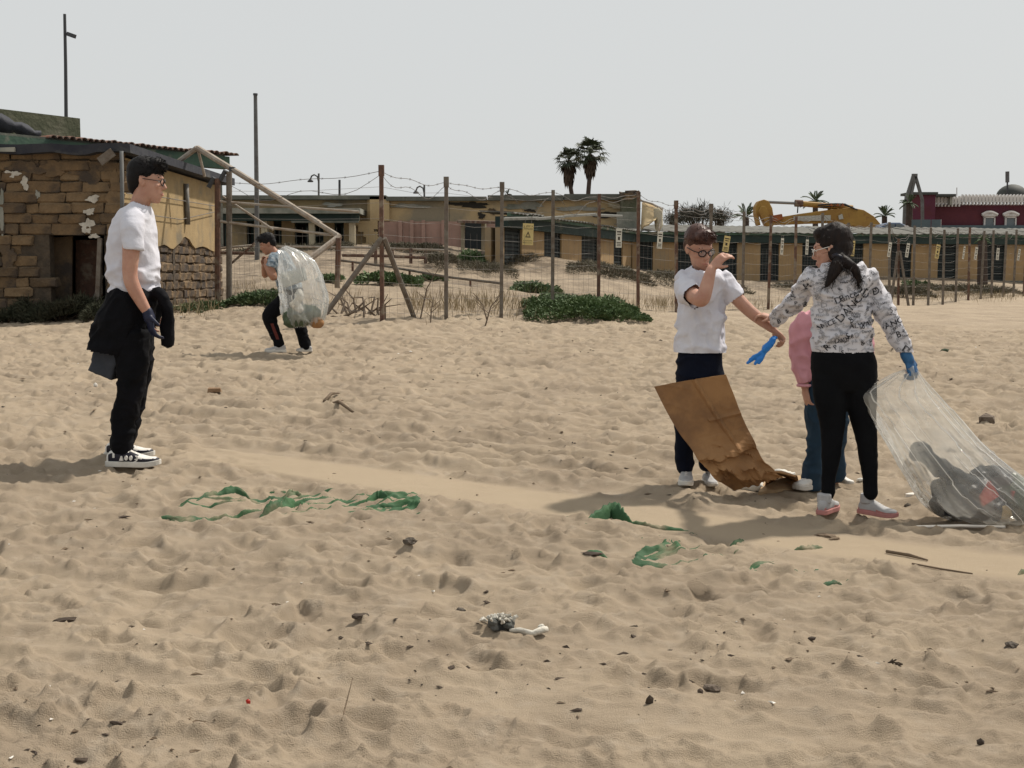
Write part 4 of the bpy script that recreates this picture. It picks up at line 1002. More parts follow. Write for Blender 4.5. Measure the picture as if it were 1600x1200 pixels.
def mound(px, py, wpx, hpx, Ddepth, count, leaf, mt, label, cat='shrub', group=None, name='ground_shrub', lw=.35, core=True, erect=.5):
    """low spreading plant: uneven cushion of small leaves; (px,py) = middle of its foot"""
    g = G(px, py); D = g.y; s = D / F
    rx, h = wpx * s / 2, hpx * s; ry = Ddepth / 2
    root = tag(empty(name, (g.x, g.y, gz(g.x, g.y))), label, cat, group)
    sd_ = px * 7 + py
    a = rng.uniform(0, 2 * np.pi, count); r_ = np.sqrt(rng.uniform(0, 1, count)) * (1 + .18 * np.sin(a * 3 + sd_) + .12 * np.sin(a * 7 + sd_ * 2))
    x = g.x + rx * r_ * np.cos(a); y = g.y + ry * (.85 + r_ * np.sin(a))
    prof = np.sqrt(np.clip(1 - (r_ / 1.3) ** 2, 0, 1)) * (.62 + .5 * fbm(x * 2.2 / max(.6, rx), y * 2.2 / max(.6, rx), oct=3, seed=int(sd_) % 50))
    zg = ground(x, y)
    z = zg + np.clip(prof, .02, 2) * h * rng.uniform(.35, 1.0, count)
    base_p = np.stack([x, y, z], 1)
    out = np.stack([rx * np.cos(a) * r_ * .5, ry * np.sin(a) * r_ * .5, np.full(count, h * erect)], 1); out /= np.linalg.norm(out, axis=1, keepdims=True) + 1e-9
    dirs = out * 1.0 + rng.normal(size=(count, 3)) * .55; dirs[:, 2] = np.abs(dirs[:, 2]) + .15
    quads_object('foliage', blades(base_p, dirs, leaf, leaf * lw), mt, root)
    mb = MB(); n = 9
    for k in range(n):
        aa = k * 2.4; q_ = .5 * (k / n); e = Vector((g.x + rx * q_ * math.cos(aa) * 1.4, g.y + ry * (.85 + q_ * math.sin(aa)), 0)); e.z = gz(e.x, e.y) + h * .55
        mb.tube([Vector((g.x, g.y + ry * .85, gz(g.x, g.y + ry * .85) - .03)), e], [.015, .006], 4)
    mb.build('stems', M['twig'], root)
    return root
for a in [(915, 503, 190, 36, 4.2, 19000, .075, 'ice_a', 'large dark green ground-cover mat spilling through the fence', .45),
          (835, 459, 75, 22, 4.0, 5000, .12, 'ice_b', 'smaller green mat left of the large one behind the yellow sign', .45),
          (600, 446, 95, 24, 3.5, 5000, .12, 'ice_a', 'green mat behind the first fence post', .45),
          (513, 440, 32, 10, 1.6, 1400, .11, 'ice_a', 'small green tuft beside the stooping boy bag', .45),
          (390, 478, 95, 20, 2.0, 4500, .09, 'ice_b', 'green mat at the gate posts left of the stooping boy', .45),
          (300, 487, 75, 12, 1.6, 2600, .08, 'ice_b', 'thin green strip of weeds along the ruin side wall', .35),
          (672, 438, 42, 9, 1.5, 1500, .11, 'ice_b', 'flat green tuft left of the second fence post', .45),
          (688, 424, 55, 26, 3.0, 3000, .16, 'shrub_dull', 'dull brown shrub behind the second fence post', .12),
          (735, 412, 40, 16, 2.5, 1800, .16, 'ice_a', 'dark green shrub between second and third fence posts on the dune', .3),
          (760, 432, 90, 18, 3.5, 3500, .15, 'shrub_dull', 'dry brown scrub below the pink tiled wall', .12),
          (640, 394, 100, 9, 3.0, 2600, .18, 'shrub_dull', 'low scrub strip under the pink tiled wall', .2),
          (805, 410, 60, 12, 3.0, 1800, .16, 'shrub_dull', 'low scrub under the yellow sign', .15),
          (960, 440, 130, 12, 5.0, 4500, .18, 'shrub_dull', 'scrub belt under the angled cabin wing', .14),
          (1100, 452, 150, 12, 5.0, 4500, .18, 'shrub_dull', 'scrub belt behind the brown-haired boy', .14),
          (1430, 468, 70, 24, 3.0, 3800, .20, 'shrub_dull', 'grey-brown shrub under the braced fence post', .12),
          (1445, 455, 34, 14, 2.0, 1800, .18, 'ice_b', 'green shrub right of the braced fence post', .3),
          (1540, 462, 130, 18, 4.0, 5500, .20, 'shrub_dull', 'dry grey scrub along the fence near the right edge', .12),
          (1300, 462, 120, 12, 4.0, 3500, .2, 'shrub_dull', 'scrub behind the girl between fence and cabins', .12),
          (450, 398, 200, 12, 3.0, 3500, .2, 'shrub_dull', 'scrub belt in front of the green colonnade', .15),
          (80, 503, 150, 50, .9, 6500, .13, 'shrub_dark', 'dark tangled undergrowth in front of the ruin doorway', .14),
          (150, 503, 60, 34, .7, 2600, .12, 'shrub_dark', 'dark brush at the ruin corner behind the standing boy', .14),
          (10, 506, 70, 40, .8, 2200, .12, 'shrub_dark', 'dark brush at the left picture edge', .14)]:
    mound(*a[:7], M[a[7]], a[8], lw=a[9])
# dry grass standing along the fence and on the dune
bp_, bd_ = [], []
for px0, px1, py, spread, cnt in ((640, 860, 480, 14, 1300), (860, 1010, 478, 10, 350), (1010, 1060, 480, 10, 250), (1390, 1600, 466, 7, 900), (350, 420, 462, 12, 120), (1060, 1260, 480, 7, 250), (440, 600, 474, 12, 160), (230, 340, 487, 4, 160)):
    pxs = rng.uniform(px0, px1, cnt); pys = py + rng.normal(size=cnt) * spread * .5
    cl = (vnoise(pxs * .06, pys * .2, seed=8) > -.25)
    for a, b in zip(pxs[cl][::1], pys[cl][::1]): bp_.append((a, b))
gp = []
cache = {}
for a, b in bp_:
    k = (round(a / 12), round(b / 3))
    if k not in cache: cache[k] = G(k[0] * 12, k[1] * 3)
    g = cache[k]; gp.append((g.x + (a - k[0] * 12) * g.y / F, g.y + random.uniform(-.5, .5)))
gp = np.array(gp); zz = ground(gp[:, 0], gp[:, 1])
bpnt = np.stack([gp[:, 0], gp[:, 1], zz - .02], 1); dr_ = rng.normal(size=bpnt.shape) * .28; dr_[:, 2] = 1
tag(quads_object('dry_grass', blades(bpnt, dr_, .30, .011, .15), M['dry_grass']), 'thin dry grass stalks standing along the wire fence', 'grass', None, 'stuff')
# heap of twigs at the foot of the first post, and single stalks
tw_ = tag(empty('twig_heap', on(565, 492)), 'heap of dry twigs and roots at the foot of the first fence post', 'twigs')
for k in range(20):
    px = random.uniform(530, 605); g = on(px, random.uniform(486, 500)); a = random.uniform(0, 6.28); L = random.uniform(.3, .8)
    e1 = g + Vector((math.cos(a) * L * .5, math.sin(a) * L * .3, random.uniform(.05, .3))); e2 = e1 + Vector((math.cos(a + .6) * L * .5, math.sin(a) * .2, random.uniform(-.15, .3)))
    MB().tube([g - Vector((0, 0, .05)), e1, e2], [.022, .014, .005], 5).build('twig', M['twig'], tw_)
for k, (px, py, lean, L, lb) in enumerate([(656, 498, .3, .9, 'bent bare stalk between the first two fence posts'), (757, 508, .25, .55, 'thin bare stalk in front of the third fence post'), (762, 500, -.2, .45, 'short bare stalk just beside the third fence post'), (672, 503, .05, .5, 'upright dry stalk before the second fence post'), (185, 505, .1, .5, 'weed stalk at the edge of the dark undergrowth')]):
    g = on(px, py); pl_ = tag(empty('dry_stalk', g), lb, 'stalk')
    st = MB().tube([g - Vector((0, 0, .05)), g + Vector((lean * .4, 0, L * .55)), g + Vector((lean * 1.2, .05, L))], [.014, .010, .004], 5).build('stem', M['twig'], pl_)
    for j in range(4):
        u = .35 + j * .15; q_ = g + Vector((lean * u * .9, 0, L * u)); MB().tube([q_, q_ + Vector((random.choice((-1, 1)) * .14, random.uniform(-.08, .08), .12))], [.006, .003], 4).build('twig', M['twig'], pl_)

# palms ---------------------------------------------------------------------
def fan_leaf(c, d, L, seed):
    """stalk and a drooping fan of strips"""
    rs = np.random.default_rng(seed); d = Vector(d).normalized(); out = []
    hub = Vector(c) + d * L * .5
    sd = d.cross(Vector((0, 0, 1))); sd = sd.normalized() if sd.length > 1e-3 else Vector((1, 0, 0)); up = sd.cross(d)
    for k in range(13):
        a = -1.35 + 2.7 * k / 12; v = (d * math.cos(a) + sd * math.sin(a) + up * .12).normalized(); l_ = L * .55 * rs.uniform(.8, 1.1)
        m_ = hub + v * l_ * .55; t_ = hub + v * l_ + Vector((0, 0, -l_ * .45 * rs.uniform(.5, 1.2))); n_ = v.cross(up).normalized() * l_ * .075
        out.append([hub, m_ + n_, t_, m_ - n_])
    q0 = sd * .03
    out.append([Vector(c) - q0, Vector(c) + q0, hub + q0, hub - q0])
    return out
def fan_palm(px, D, top, cpx, cy, rad, label, nf, skirt):
    root = tag(empty('fan_palm', P(px, 400, D)), label, 'palm tree', 'tall fan palms')
    c = P(cpx, cy, D); s = D / F
    MB().tube([P(px, 420, D), P(px, 330, D), c - Vector((0, 0, skirt * s)), c], [.20, .18, .16, .18], 8).build('trunk', M['palm_trunk'], root)
    rs = random.Random(int(px)); qs = []
    for k in range(nf):
        a = k * 2.39996; e = 1.25 - 1.9 * (k / nf) + rs.uniform(-.15, .15)
        d = Vector((math.cos(a) * math.cos(e), math.sin(a) * math.cos(e), math.sin(e)))
        qs += fan_leaf(c, d, rad * s * rs.uniform(.85, 1.15), k)
    quads_object('crown', np.array([[tuple(v) for v in q_] for q_ in qs]), M['palm_leaf'], root)
    qs = []
    for k in range(70):
        a = k * 2.39996; z = -(k / 70) * skirt * s; rr_ = (.22 + .38 * (1 - k / 70)); b0 = c + Vector((math.cos(a) * .2, math.sin(a) * .2, z * .8)); t_ = c + Vector((math.cos(a) * rr_ * rs.uniform(.7, 1.3), math.sin(a) * rr_, z - rs.uniform(.5, 1.1)))
        m_ = (b0 + t_) / 2 + Vector((math.cos(a) * .12, math.sin(a) * .12, 0)); n_ = Vector((-math.sin(a), math.cos(a), 0)) * .13
        qs.append([b0, m_ + n_, t_, m_ - n_])
    quads_object('dead_frond_skirt', np.array([[tuple(v) for v in q_] for q_ in qs]), M['palm_dry'], root)
fan_palm(898, 95, 0, 889, 251, 25, 'left and lower of the two tall fan palms above the long building', 30, 26)
fan_palm(917, 93, 0, 922, 241, 30, 'right and taller of the two tall fan palms above the long building', 34, 26)
def feather_palm(px, py, D, L, label, nf=16, mt='palm_leaf_b', base_y=420, name='date_palm'):
    root = tag(empty(name, P(px, base_y, D)), label, 'palm tree', 'feather palms behind the cabins'); c = P(px, py, D); s = D / F
    MB().tube([P(px, base_y, D), c], [.24, .2], 8).build('trunk', M['palm_trunk'], root)
    rs = random.Random(int(px * 3))
    for k in range(nf):
        a = k * 2.39996; e = rs.uniform(.15, 1.35); l_ = L * s * rs.uniform(.8, 1.15)
        d = Vector((math.cos(a) * math.cos(e), math.sin(a) * math.cos(e), math.sin(e))); pts = []
        for j in range(9):
            u = j / 8; p = c + d * l_ * u + Vector((0, 0, -l_ * .55 * u * u * math.cos(e))); pts.append(p)
        qs = []
        for j in range(8):
            t = (pts[j+1] - pts[j]); sd = t.cross(Vector((0, 0, 1))).normalized()
            n_ = Vector((0, 0, .03)); qs.append([pts[j] - n_, pts[j+1] - n_, pts[j+1] + n_, pts[j] + n_])
            if j > 0:
                for sg in (-1, 1):
                    for h_ in (0, .5):
                        b0 = pts[j] + t * h_; tp = b0 + t.normalized() * l_ * .16 + sd * sg * l_ * .15 * math.sin(math.pi * (j + h_) / 9.5) + Vector((0, 0, -.05 * l_)); w_ = t.normalized() * l_ * .05
                        m_ = (b0 + tp) / 2; qs.append([b0, m_ + w_, tp, m_ - w_])
        quads_object('frond', np.array([[tuple(v) for v in q_] for q_ in qs]), M[mt], root)
feather_palm(1274, 315, 92, 26, 'feather palm rising right behind the excavator boom', 16)
feather_palm(1166, 340, 88, 27, 'feather palm left of the excavator', 14)
feather_palm(1382, 338, 90, 24, 'feather palm right of the excavator boom above the car', 14)
feather_palm(1297, 326, 95, 14, 'small feather palm tips just above the excavator hoses', 9)
feather_palm(1421, 318, 78, 17, 'drooping palm in front of the a-frame gantry and red tower', 18)
feather_palm(793, 304, 75, 9, 'spiky plant tip above the long building roof', 7, 'palm_leaf', 420, 'yucca')
feather_palm(1535, 376, 53, 12, 'spiky yellow-green plant in front of the cabin gutter near the right edge', 16, 'ice_b', 445, 'yucca')
# wispy tamarisk trees
for px, py, wp, hp, lb in ((1090, 352, 62, 34, 'wispy grey tamarisk tree above the cabin roof behind the boy'), (1125, 352, 26, 24, 'small wispy grey tamarisk at the boy right, above the cabin roof'), (1052, 352, 18, 18, 'thin grey tamarisk bush beside the torn awning')):
    D = 80; c = P(px, py, D); s = D / F; root = tag(empty('tamarisk_tree', c - Vector((0, 0, 1.6))), lb, 'tree', 'tamarisks behind the cabins')
    mb = MB(); tips = []
    for k in range(16):
        a = random.uniform(-1, 1); tip = c + Vector((a * wp / 2 * s, random.uniform(-1, 1), hp * s * random.uniform(.45, 1.0) * (1 - .4 * a * a))); m_ = c + Vector((a * wp * .3 * s, 0, hp * s * .3)); tips.append((m_, tip))
        mb.tube([c - Vector((0, 0, 1.8)), c + Vector((a * .4, 0, -.4)), m_, tip], [.06, .05, .03, .008], 4)
    mb.build('trunk', M['twig'], root)
    cnt = int(wp * 45); sel = rng.integers(0, len(tips), cnt); u = rng.uniform(0, 1, (cnt, 1))
    A = np.array([tuple(t[0]) for t in tips])[sel]; B = np.array([tuple(t[1]) for t in tips])[sel]
    pp_ = A + (B - A) * u + rng.normal(size=(cnt, 3)) * np.array([.22, .3, .16]); dd = (B - A) + rng.normal(size=(cnt, 3)) * .5
    quads_object('crown', blades(pp_, dd, .42, .035, .1), M['tamarisk'], root)
# ------------------------------------------------------------------ people
def remesh(mb, voxel=.008, smooth=6, factor=.5):
    me_ = mb.mesh('tmp'); bm = bmesh.new(); bm.from_mesh(me_); bmesh.ops.recalc_face_normals(bm, faces=bm.faces); bm.to_mesh(me_); bm.free()
    o = bpy.data.objects.new('tmp', me_); COL.objects.link(o)
    r = o.modifiers.new('r', 'REMESH'); r.mode = 'VOXEL'; r.voxel_size = voxel; r.use_smooth_shade = True
    if smooth: s = o.modifiers.new('s', 'SMOOTH'); s.factor = factor; s.iterations = smooth
    dg = bpy.context.evaluated_depsgraph_get(); out = bpy.data.meshes.new_from_object(o.evaluated_get(dg))
    bpy.data.objects.remove(o); bpy.data.meshes.remove(me_); out.materials.clear(); return out
def getco(me_):
    a = np.empty(len(me_.vertices) * 3); me_.vertices.foreach_get('co', a); return a.reshape(-1, 3)
def getno(me_):
    a = np.empty(len(me_.vertices) * 3); me_.vertices.foreach_get('normal', a); return a.reshape(-1, 3)
def setco(me_, c): me_.vertices.foreach_set('co', c.astype(np.float32).ravel()); me_.update()
def folds(me_, amp, freq=(9, 9, 16), seed=0, mask=None, sharp=1.6):
    """cloth creases: ridged noise pushed along the normals"""
    c = getco(me_); n = getno(me_)
    w1 = vnoise(c[:, 0] * 5, c[:, 1] * 5, c[:, 2] * 5, seed + 9) * .9
    a = 1 - np.abs(vnoise(c[:, 0] * freq[0] + w1, c[:, 1] * freq[1] + w1, c[:, 2] * freq[2] + w1 * 1.4, seed))
    b = 1 - np.abs(vnoise(c[:, 0] * freq[0] * 2.1, c[:, 1] * freq[1] * 2.1, c[:, 2] * freq[2] * 2.1 + w1, seed + 3))
    d = (a ** sharp - .45) + .45 * (b ** sharp - .45)
    m = 1.0 if mask is None else mask(c)
    setco(me_, c + n * (amp * d * m)[:, None]); relax(me_, 1)
def relax(me_, n=2):
    bm = bmesh.new(); bm.from_mesh(me_)
    for _ in range(n): bmesh.ops.smooth_vert(bm, verts=bm.verts, factor=.5, use_axis_x=True, use_axis_y=True, use_axis_z=True)
    bm.to_mesh(me_); bm.free(); return me_
def cut(me_, planes):
    """open a garment: drop what lies beyond each plane (point, normal, radius)"""
    bm = bmesh.new(); bm.from_mesh(me_); kill = []
    for f in bm.faces:
        c = f.calc_center_median()
        for p, n, r in planes:
            d = c - p
            if d.dot(n) > 0 and (d - n * d.dot(n)).length < r and d.length < r * 1.8: kill.append(f); break
    bmesh.ops.delete(bm, geom=kill, context='FACES'); bm.to_mesh(me_); bm.free(); return me_
def cr(pts, k=5):
    """Catmull-Rom through tuples"""
    A = [np.array([float(x) for x in p]) for p in pts]; A = [2 * A[0] - A[1]] + A + [2 * A[-1] - A[-2]]; out = []
    for i in range(1, len(A) - 2):
        for j in range(k):
            t = j / k; p0, p1, p2, p3 = A[i-1], A[i], A[i+1], A[i+2]
            out.append(.5 * ((2*p1) + (-p0+p2)*t + (2*p0-5*p1+4*p2-p3)*t*t + (-p0+3*p1-3*p2+p3)*t**3))
    out.append(A[-2]); return out
def limb(mb, joints, k=5, n=14, caps=True):
    """tapered limb: joints = [(point, radius)]"""
    q_ = cr([(*p, r) for p, r in joints], k); mb.tube([Vector(v[:3]) for v in q_], [max(v[3], .002) for v in q_], n)
    if caps:
        for p, r in (joints[0], joints[-1]): mb.ell(p, r * .98, r * .98, r * .98, None, 12)
def torso(mb, rings, J, yaw=0, k=4, e=2.3):
    """rings: (py, x left, x right, half depth, depth offset)"""
    q_ = cr(rings, k); out = []; s = 1
    for r in q_:
        py, xl_, xr_, hd, d = r
        a, b = J(xl_, py, d), J(xr_, py, d); c = (a + b) / 2; u = (b - a) / 2
        out.append((c, u, Vector((0, hd, 0)), e))
    mb.loft(out, 28)
def frame(f, u=(0, 0, 1)):
    f = Vector(f).normalized(); u = Vector(u); s = u.cross(f).normalized(); u = f.cross(s); return Matrix((f, s, u)).transposed()
def head(mb, o, f, sc=1.0, up=(0, 0, 1)):
    Mh = frame(f, up); o = Vector(o)
    L = lambda x, y, z: o + Mh @ Vector((x, y, z)) * sc
    V = lambda x, y, z: Mh @ Vector((x, y, z)) * sc
    mb.ell(L(-.012, 0, .045), .095 * sc, .074 * sc, .088 * sc, Mh, 18)
    rg = [(-.118, .062, .020, .016), (-.108, .058, .032, .028), (-.088, .044, .050, .043), (-.06, .03, .066, .054), (-.025, .018, .078, .062), (.015, .010, .085, .068), (.05, .004, .088, .071)]
    mb.loft([(L(c, 0, z), V(a, 0, 0), V(0, b, 0), 2.2) for z, c, a, b in rg], 22)
    mb.tube([L(.085, 0, .022), L(.100, 0, 0), L(.112, 0, -.022), L(.100, 0, -.032)], [.008 * sc, .010 * sc, .014 * sc, .010 * sc], 8)
    for s in (-1, 1): mb.ell(L(.100, s * .010, -.028), .010 * sc, .008 * sc, .007 * sc, Mh, 8)
    mb.tube([L(.080, -.045, .03), L(.091, -.02, .034), L(.091, .02, .034), L(.080, .045, .03)], [.008 * sc] * 4, 8)
    for s in (-1, 1):
        mb.ell(L(.062, s * .038, -.018), .026 * sc, .022 * sc, .018 * sc, Mh, 10)
        mb.ell(L(-.008, s * .074, -.002), .018 * sc, .008 * sc, .032 * sc, Mh, 10); mb.ell(L(-.018, s * .079, .006), .012 * sc, .008 * sc, .024 * sc, Mh, 10)
    mb.tube([L(.088, -.022, -.062), L(.099, -.008, -.058), L(.099, .008, -.058), L(.088, .022, -.062)], [.005 * sc, .007 * sc, .007 * sc, .005 * sc], 8)
    mb.tube([L(.086, -.020, -.070), L(.096, 0, -.073), L(.086, .020, -.070)], [.005 * sc, .008 * sc, .005 * sc], 8)
    return L, V, Mh
def face_parts(root, body, L, V, Mh, sc, hair):
    for s in (-1, 1):
        e = MB().ell(L(.076, s * .031, .010), .011 * sc, .013 * sc, .009 * sc, Mh, 10).build('eye', M['eye_white'], body, True)
        MB().ell(L(.084, s * .031, .010), .005 * sc, .006 * sc, .006 * sc, Mh, 8).build('iris', M['eye'], e, True)
        MB().tube([L(.086, s * .014, .030), L(.087, s * .032, .036), L(.076, s * .048, .032)], [.004, .005, .003], 6).build('eyebrow', hair, body)
    MB().tube([L(.093, -.02, -.0655), L(.1035, 0, -.0655), L(.093, .02, -.0655)], [.003, .0045, .003], 6).build('lips', M['lip'], body, True)
M['eye_white'] = mat('eye_white', (.55, .50, .47), .3)
M['lens'] = None
def lens_mat():
    m = bpy.data.materials.new('lens'); m.use_nodes = True; n = m.node_tree.nodes; l = m.node_tree.links
    t = n.new('ShaderNodeBsdfTransparent'); t.inputs[0].default_value = (.88, .90, .90, 1); g = n.new('ShaderNodeBsdfGlossy'); g.inputs['Roughness'].default_value = .05
    x = n.new('ShaderNodeMixShader'); x.inputs[0].default_value = .10; l.new(t.outputs[0], x.inputs[1]); l.new(g.outputs[0], x.inputs[2]); l.new(x.outputs[0], n['Material Output'].inputs[0]); return m
M['lens'] = lens_mat()
def glasses(root, L, sc, mt, rr_=.0028):
    g = MB()
    for s in (-1, 1):
        c = [L(.106 - .012 * abs(math.cos(a)) * (1 if math.cos(a) * s > 0 else .2), s * .033 + .025 * math.cos(a), .006 + .020 * math.sin(a)) for a in [k * 2 * math.pi / 14 for k in range(15)]]
        g.tube(c, rr_ * sc, 6, 0, False)
        g.tube([L(.094, s * .058, .012), L(.06, s * .073, .012), L(-.005, s * .080, .014), L(-.022, s * .080, -.004)], rr_ * sc * .9, 6)
    g.tube([L(.108, -.010, .010), L(.112, 0, .013), L(.108, .010, .010)], rr_ * sc, 6)
    o = g.build('glasses', mt, root, True)
    for s in (-1, 1):
        mb = MB(); pts = [L(.103, s * .033 + .024 * math.cos(a), .006 + .019 * math.sin(a)) for a in [k * 2 * math.pi / 14 for k in range(14)]]
        mb.add(pts, [tuple(range(14))]); mb.build('lens', M['lens'], o)
def hand(mb, wrist, d, n, side, curl=.5, sc=1.0, spread=.12, thumb_out=.8):
    """palm, four fingers of unequal length in three bends, thumb from the side of the palm.
    d: towards the fingers, n: palm normal (fingers curl that way), side: +1/-1 where the thumb sits"""
    d = Vector(d).normalized(); n = Vector(n).normalized(); s = d.cross(n).normalized() * side; n = s.cross(d).normalized() * (1 if s.cross(d).dot(n) > 0 else -1)
    w_ = Vector(wrist); pl = .085 * sc
    mb.loft([(w_ - d * .012 * sc, s * .024 * sc, n * .017 * sc), (w_ + d * .02 * sc, s * .030 * sc, n * .017 * sc), (w_ + d * .055 * sc, s * .038 * sc, n * .016 * sc), (w_ + d * pl, s * .037 * sc, n * .013 * sc), (w_ + d * (pl + .008), s * .034 * sc, n * .009 * sc)], 14)
    for i, (off, ln) in enumerate(((.028, .070), (.0095, .080), (-.0095, .074), (-.028, .058))):
        p = w_ + d * (pl - .006) + s * off * sc; pts = [p]; ang = 0; fd = (d + s * off * spread * 12 * .3).normalized()
        for j, fr_ in enumerate((.45, .31, .24)):
            ang += curl * (.55, .95, .7)[j] * (1 + .08 * i); p = p + (fd * math.cos(ang) + n * math.sin(ang)) * ln * fr_ * sc; pts.append(p)
        mb.tube(pts, [.0092 * sc, .0088 * sc, .0080 * sc, .0065 * sc], 8); mb.ell(pts[-1], .0068 * sc, .0068 * sc, .0068 * sc, None, 8)
    p = w_ + d * .022 * sc + s * .026 * sc; td = (d * .75 + s * thumb_out + n * .35).normalized(); q1 = p + td * .034 * sc; td2 = (d * .9 + s * thumb_out * .35 + n * (.3 + curl * .5)).normalized(); q2 = q1 + td2 * .028 * sc
    mb.tube([p - td * .015 * sc, p, q1, q2], [.012 * sc, .013 * sc, .010 * sc, .0075 * sc], 8); mb.ell(q2, .0075 * sc, .0075 * sc, .0075 * sc, None, 8)
def shoe(root, heel, toe, up_mat, sole_mat, W=1.0, high=1.0, style='plain', accent=None, pitch=True):
    """trainer: sole slab, shaped upper, tongue, laces, side panels"""
    heel = Vector(heel); toe = Vector(toe); a = toe - heel; L = a.length; a.normalize(); b = Vector((0, 0, 1)).cross(a).normalized(); u = a.cross(b).normalized(); k = L / .28 * W
    def pr(tab, t):
        xs_, ys_ = zip(*tab); return float(np.interp(t, xs_, ys_))
    hw = [(0, .020), (.05, .030), (.2, .036), (.4, .036), (.6, .044), (.75, .047), (.9, .038), (.97, .024), (1, .010)]
    ht = [(0, .062), (.07, .086), (.2, .092), (.36, .094), (.5, .078), (.62, .064), (.78, .052), (.92, .045), (1, .030)]
    lat = lambda t: .010 * math.sin(math.pi * t)
    n = 22; out_l, out_r = [], []
    for i in range(n + 1):
        t = i / n; w_ = (pr(hw, t) + .005) * k; out_l.append((t, w_)); 
    mb = MB(); vs = []
    for t, w_ in out_l:
        c = heel + a * (L * (t * 1.04 - .02)) ; lift = .012 * max(0, (t - .72) / .28) ** 2 * k
        for s in (-1, 1): 
            for z in (lift, .030 * k + lift * .8): vs.append(c + b * s * w_ + u * z)
    fs = []
    for i in range(n):
        o = 4 * i; fs += [(o, o+4, o+6, o+2), (o+1, o+3, o+7, o+5), (o, o+1, o+5, o+4), (o+2, o+6, o+7, o+3)]
    fs += [(0, 2, 3, 1), (4*n, 4*n+1, 4*n+3, 4*n+2)]
    so_ = mb.add(vs, fs).build('sole', sole_mat, root)
    mo = so_.modifiers.new('b', 'BEVEL'); mo.width = .004; mo.segments = 2; mo.limit_method = 'ANGLE'
    rings = []
    for i in range(n + 1):
        t = i / n; h = pr(ht, t) * k * high; z0 = .022 * k; w_ = pr(hw, t) * k
        rings.append((heel + a * (L * (t * .985 + .008)) + u * (z0 + (h - z0) * .40 + .012 * k * max(0, (t - .72) / .28) ** 2), b * w_ * 1.02, u * (h - z0) * .62, 2.7))
    mb = MB(); mb.loft(rings, 24)
    me_ = mb.mesh('upper'); bm = bmesh.new(); bm.from_mesh(me_); bmesh.ops.recalc_face_normals(bm, faces=bm.faces)
    mats_ = [up_mat] + ([accent] if accent else [])
    if accent:
        for f in bm.faces:
            q_ = f.calc_center_median() - heel; t = q_.dot(a) / L; z = q_.dot(u) / k; sd_ = abs(q_.dot(b)) / k
            if style == 'panel':        # black quarter and toe guard on white
                if (.04 < t < .14 and z < .070) or (.20 < t < .62 and z < .080 and sd_ > .010) or (.10 < t < .3 and z < .05) or (t > .64 and z < .046): f.material_index = 1
            elif style == 'low':
                if z < .040: f.material_index = 1
    bm.to_mesh(me_); bm.free()
    for m_ in mats_: me_.materials.append(m_)
    uo = put('upper', me_, None, root, True)
    mb = MB()
    for j in range(5):
        t = .40 + j * .065; z = (pr(ht, t) * k * high) * 1.03; c = heel + a * L * t + u * (z - .004); mb.tube([c - b * .020 * k - u * .004, c + u * .004, c + b * .020 * k - u * .004], .0035 * k, 6)
    mb.build('laces', M['shoe_white'], uo, True)
    mb = MB(); c = heel + a * L * .34 + u * pr(ht, .34) * k * high; mb.loft([(c - a * .005, b * .022 * k, u * .006), (c + u * .028 * k - a * .012, b * .026 * k, u * .006 + a * .006), (c + u * .040 * k - a * .016, b * .020 * k, u * .003 + a * .004)], 10); mb.build('tongue', up_mat, uo, True)
    return uo, heel, a, b, u, L, k
def hair_tufts(me_, count, length, width, flow, jit=.5, seed=1, sel=None):
    c = getco(me_); n = getno(me_); r_ = np.random.default_rng(seed); i = r_.integers(0, len(c), count)
    if sel is not None: i = i[sel(c[i])]
    p = c[i] - n[i] * .004; d = n[i] * .12 + np.array(flow)[None] + r_.normal(size=(len(i), 3)) * jit
    return blades(p, d, length, width, .25)

def person(label, foot): return tag(empty('person', foot), label, 'person')

# ---- boy standing at the left in profile
D0 = 7.25
def J(px, py, d=0.0): return P(px, py, D0 + d)
lb = person('boy standing at left in white t-shirt with black jacket tied round his waist', on(205, 716))
FD = (1, .12, -.10)
mb = MB(); Lh, Vh, Mh = head(mb, J(228, 284.5), FD, 1.0)
limb(mb, [(J(214, 336), .062), (J(219, 318), .056), (J(226, 296), .058)])
torso(mb, [(332, 190, 232, .12, 0), (380, 182, 234, .13, 0), (450, 184, 236, .12, 0), (520, 180, 232, .12, 0)], J)
limb(mb, [(J(204, 338, -.13), .05), (J(205, 385, -.19), .050), (J(203, 425, -.20), .043), (J(207, 445, -.20), .042), (J(220, 470, -.19), .035), (J(231, 489, -.18), .027)])
hand(mb, J(232, 491, -.18), (.18, -.05, -1), (.75, .5, .1), 1, .55, .82)
limb(mb, [(J(214, 340, .14), .05), (J(216, 400, .2), .046), (J(222, 440, .2), .038), (J(238, 480, .2), .028)])
hand(mb, J(239, 482, .2), (.3, 0, -1), (.7, -.5, .1), -1, .6, 1.0)
limb(mb, [(J(207, 530, -.085), .05), (J(205, 610, -.09), .045), (J(190, 695, -.09), .035)]); limb(mb, [(J(214, 530, .085), .05), (J(213, 610, .1), .04), (J(196, 690, .11), .035)])
body = put('body', remesh(mb, .0048, 4), M['skin'], lb, True)
face_parts(lb, body, Lh, Vh, Mh, 1.0, M['hair_black']); glasses(lb, Lh, 1.0, M['glass_frame'])
mb = MB()
mb.ell(Lh(-.015, 0, .062), .103, .082, .092, Mh, 18); mb.ell(Lh(-.055, 0, .025), .060, .074, .085, Mh, 16); mb.ell(Lh(.052, 0, .112), .055, .066, .040, Mh, 14); mb.ell(Lh(.082, 0, .092), .024, .05, .026, Mh, 12); mb.ell(Lh(-.07, 0, -.02), .035, .055, .06, Mh, 12)
hm = remesh(mb, .006, 5)
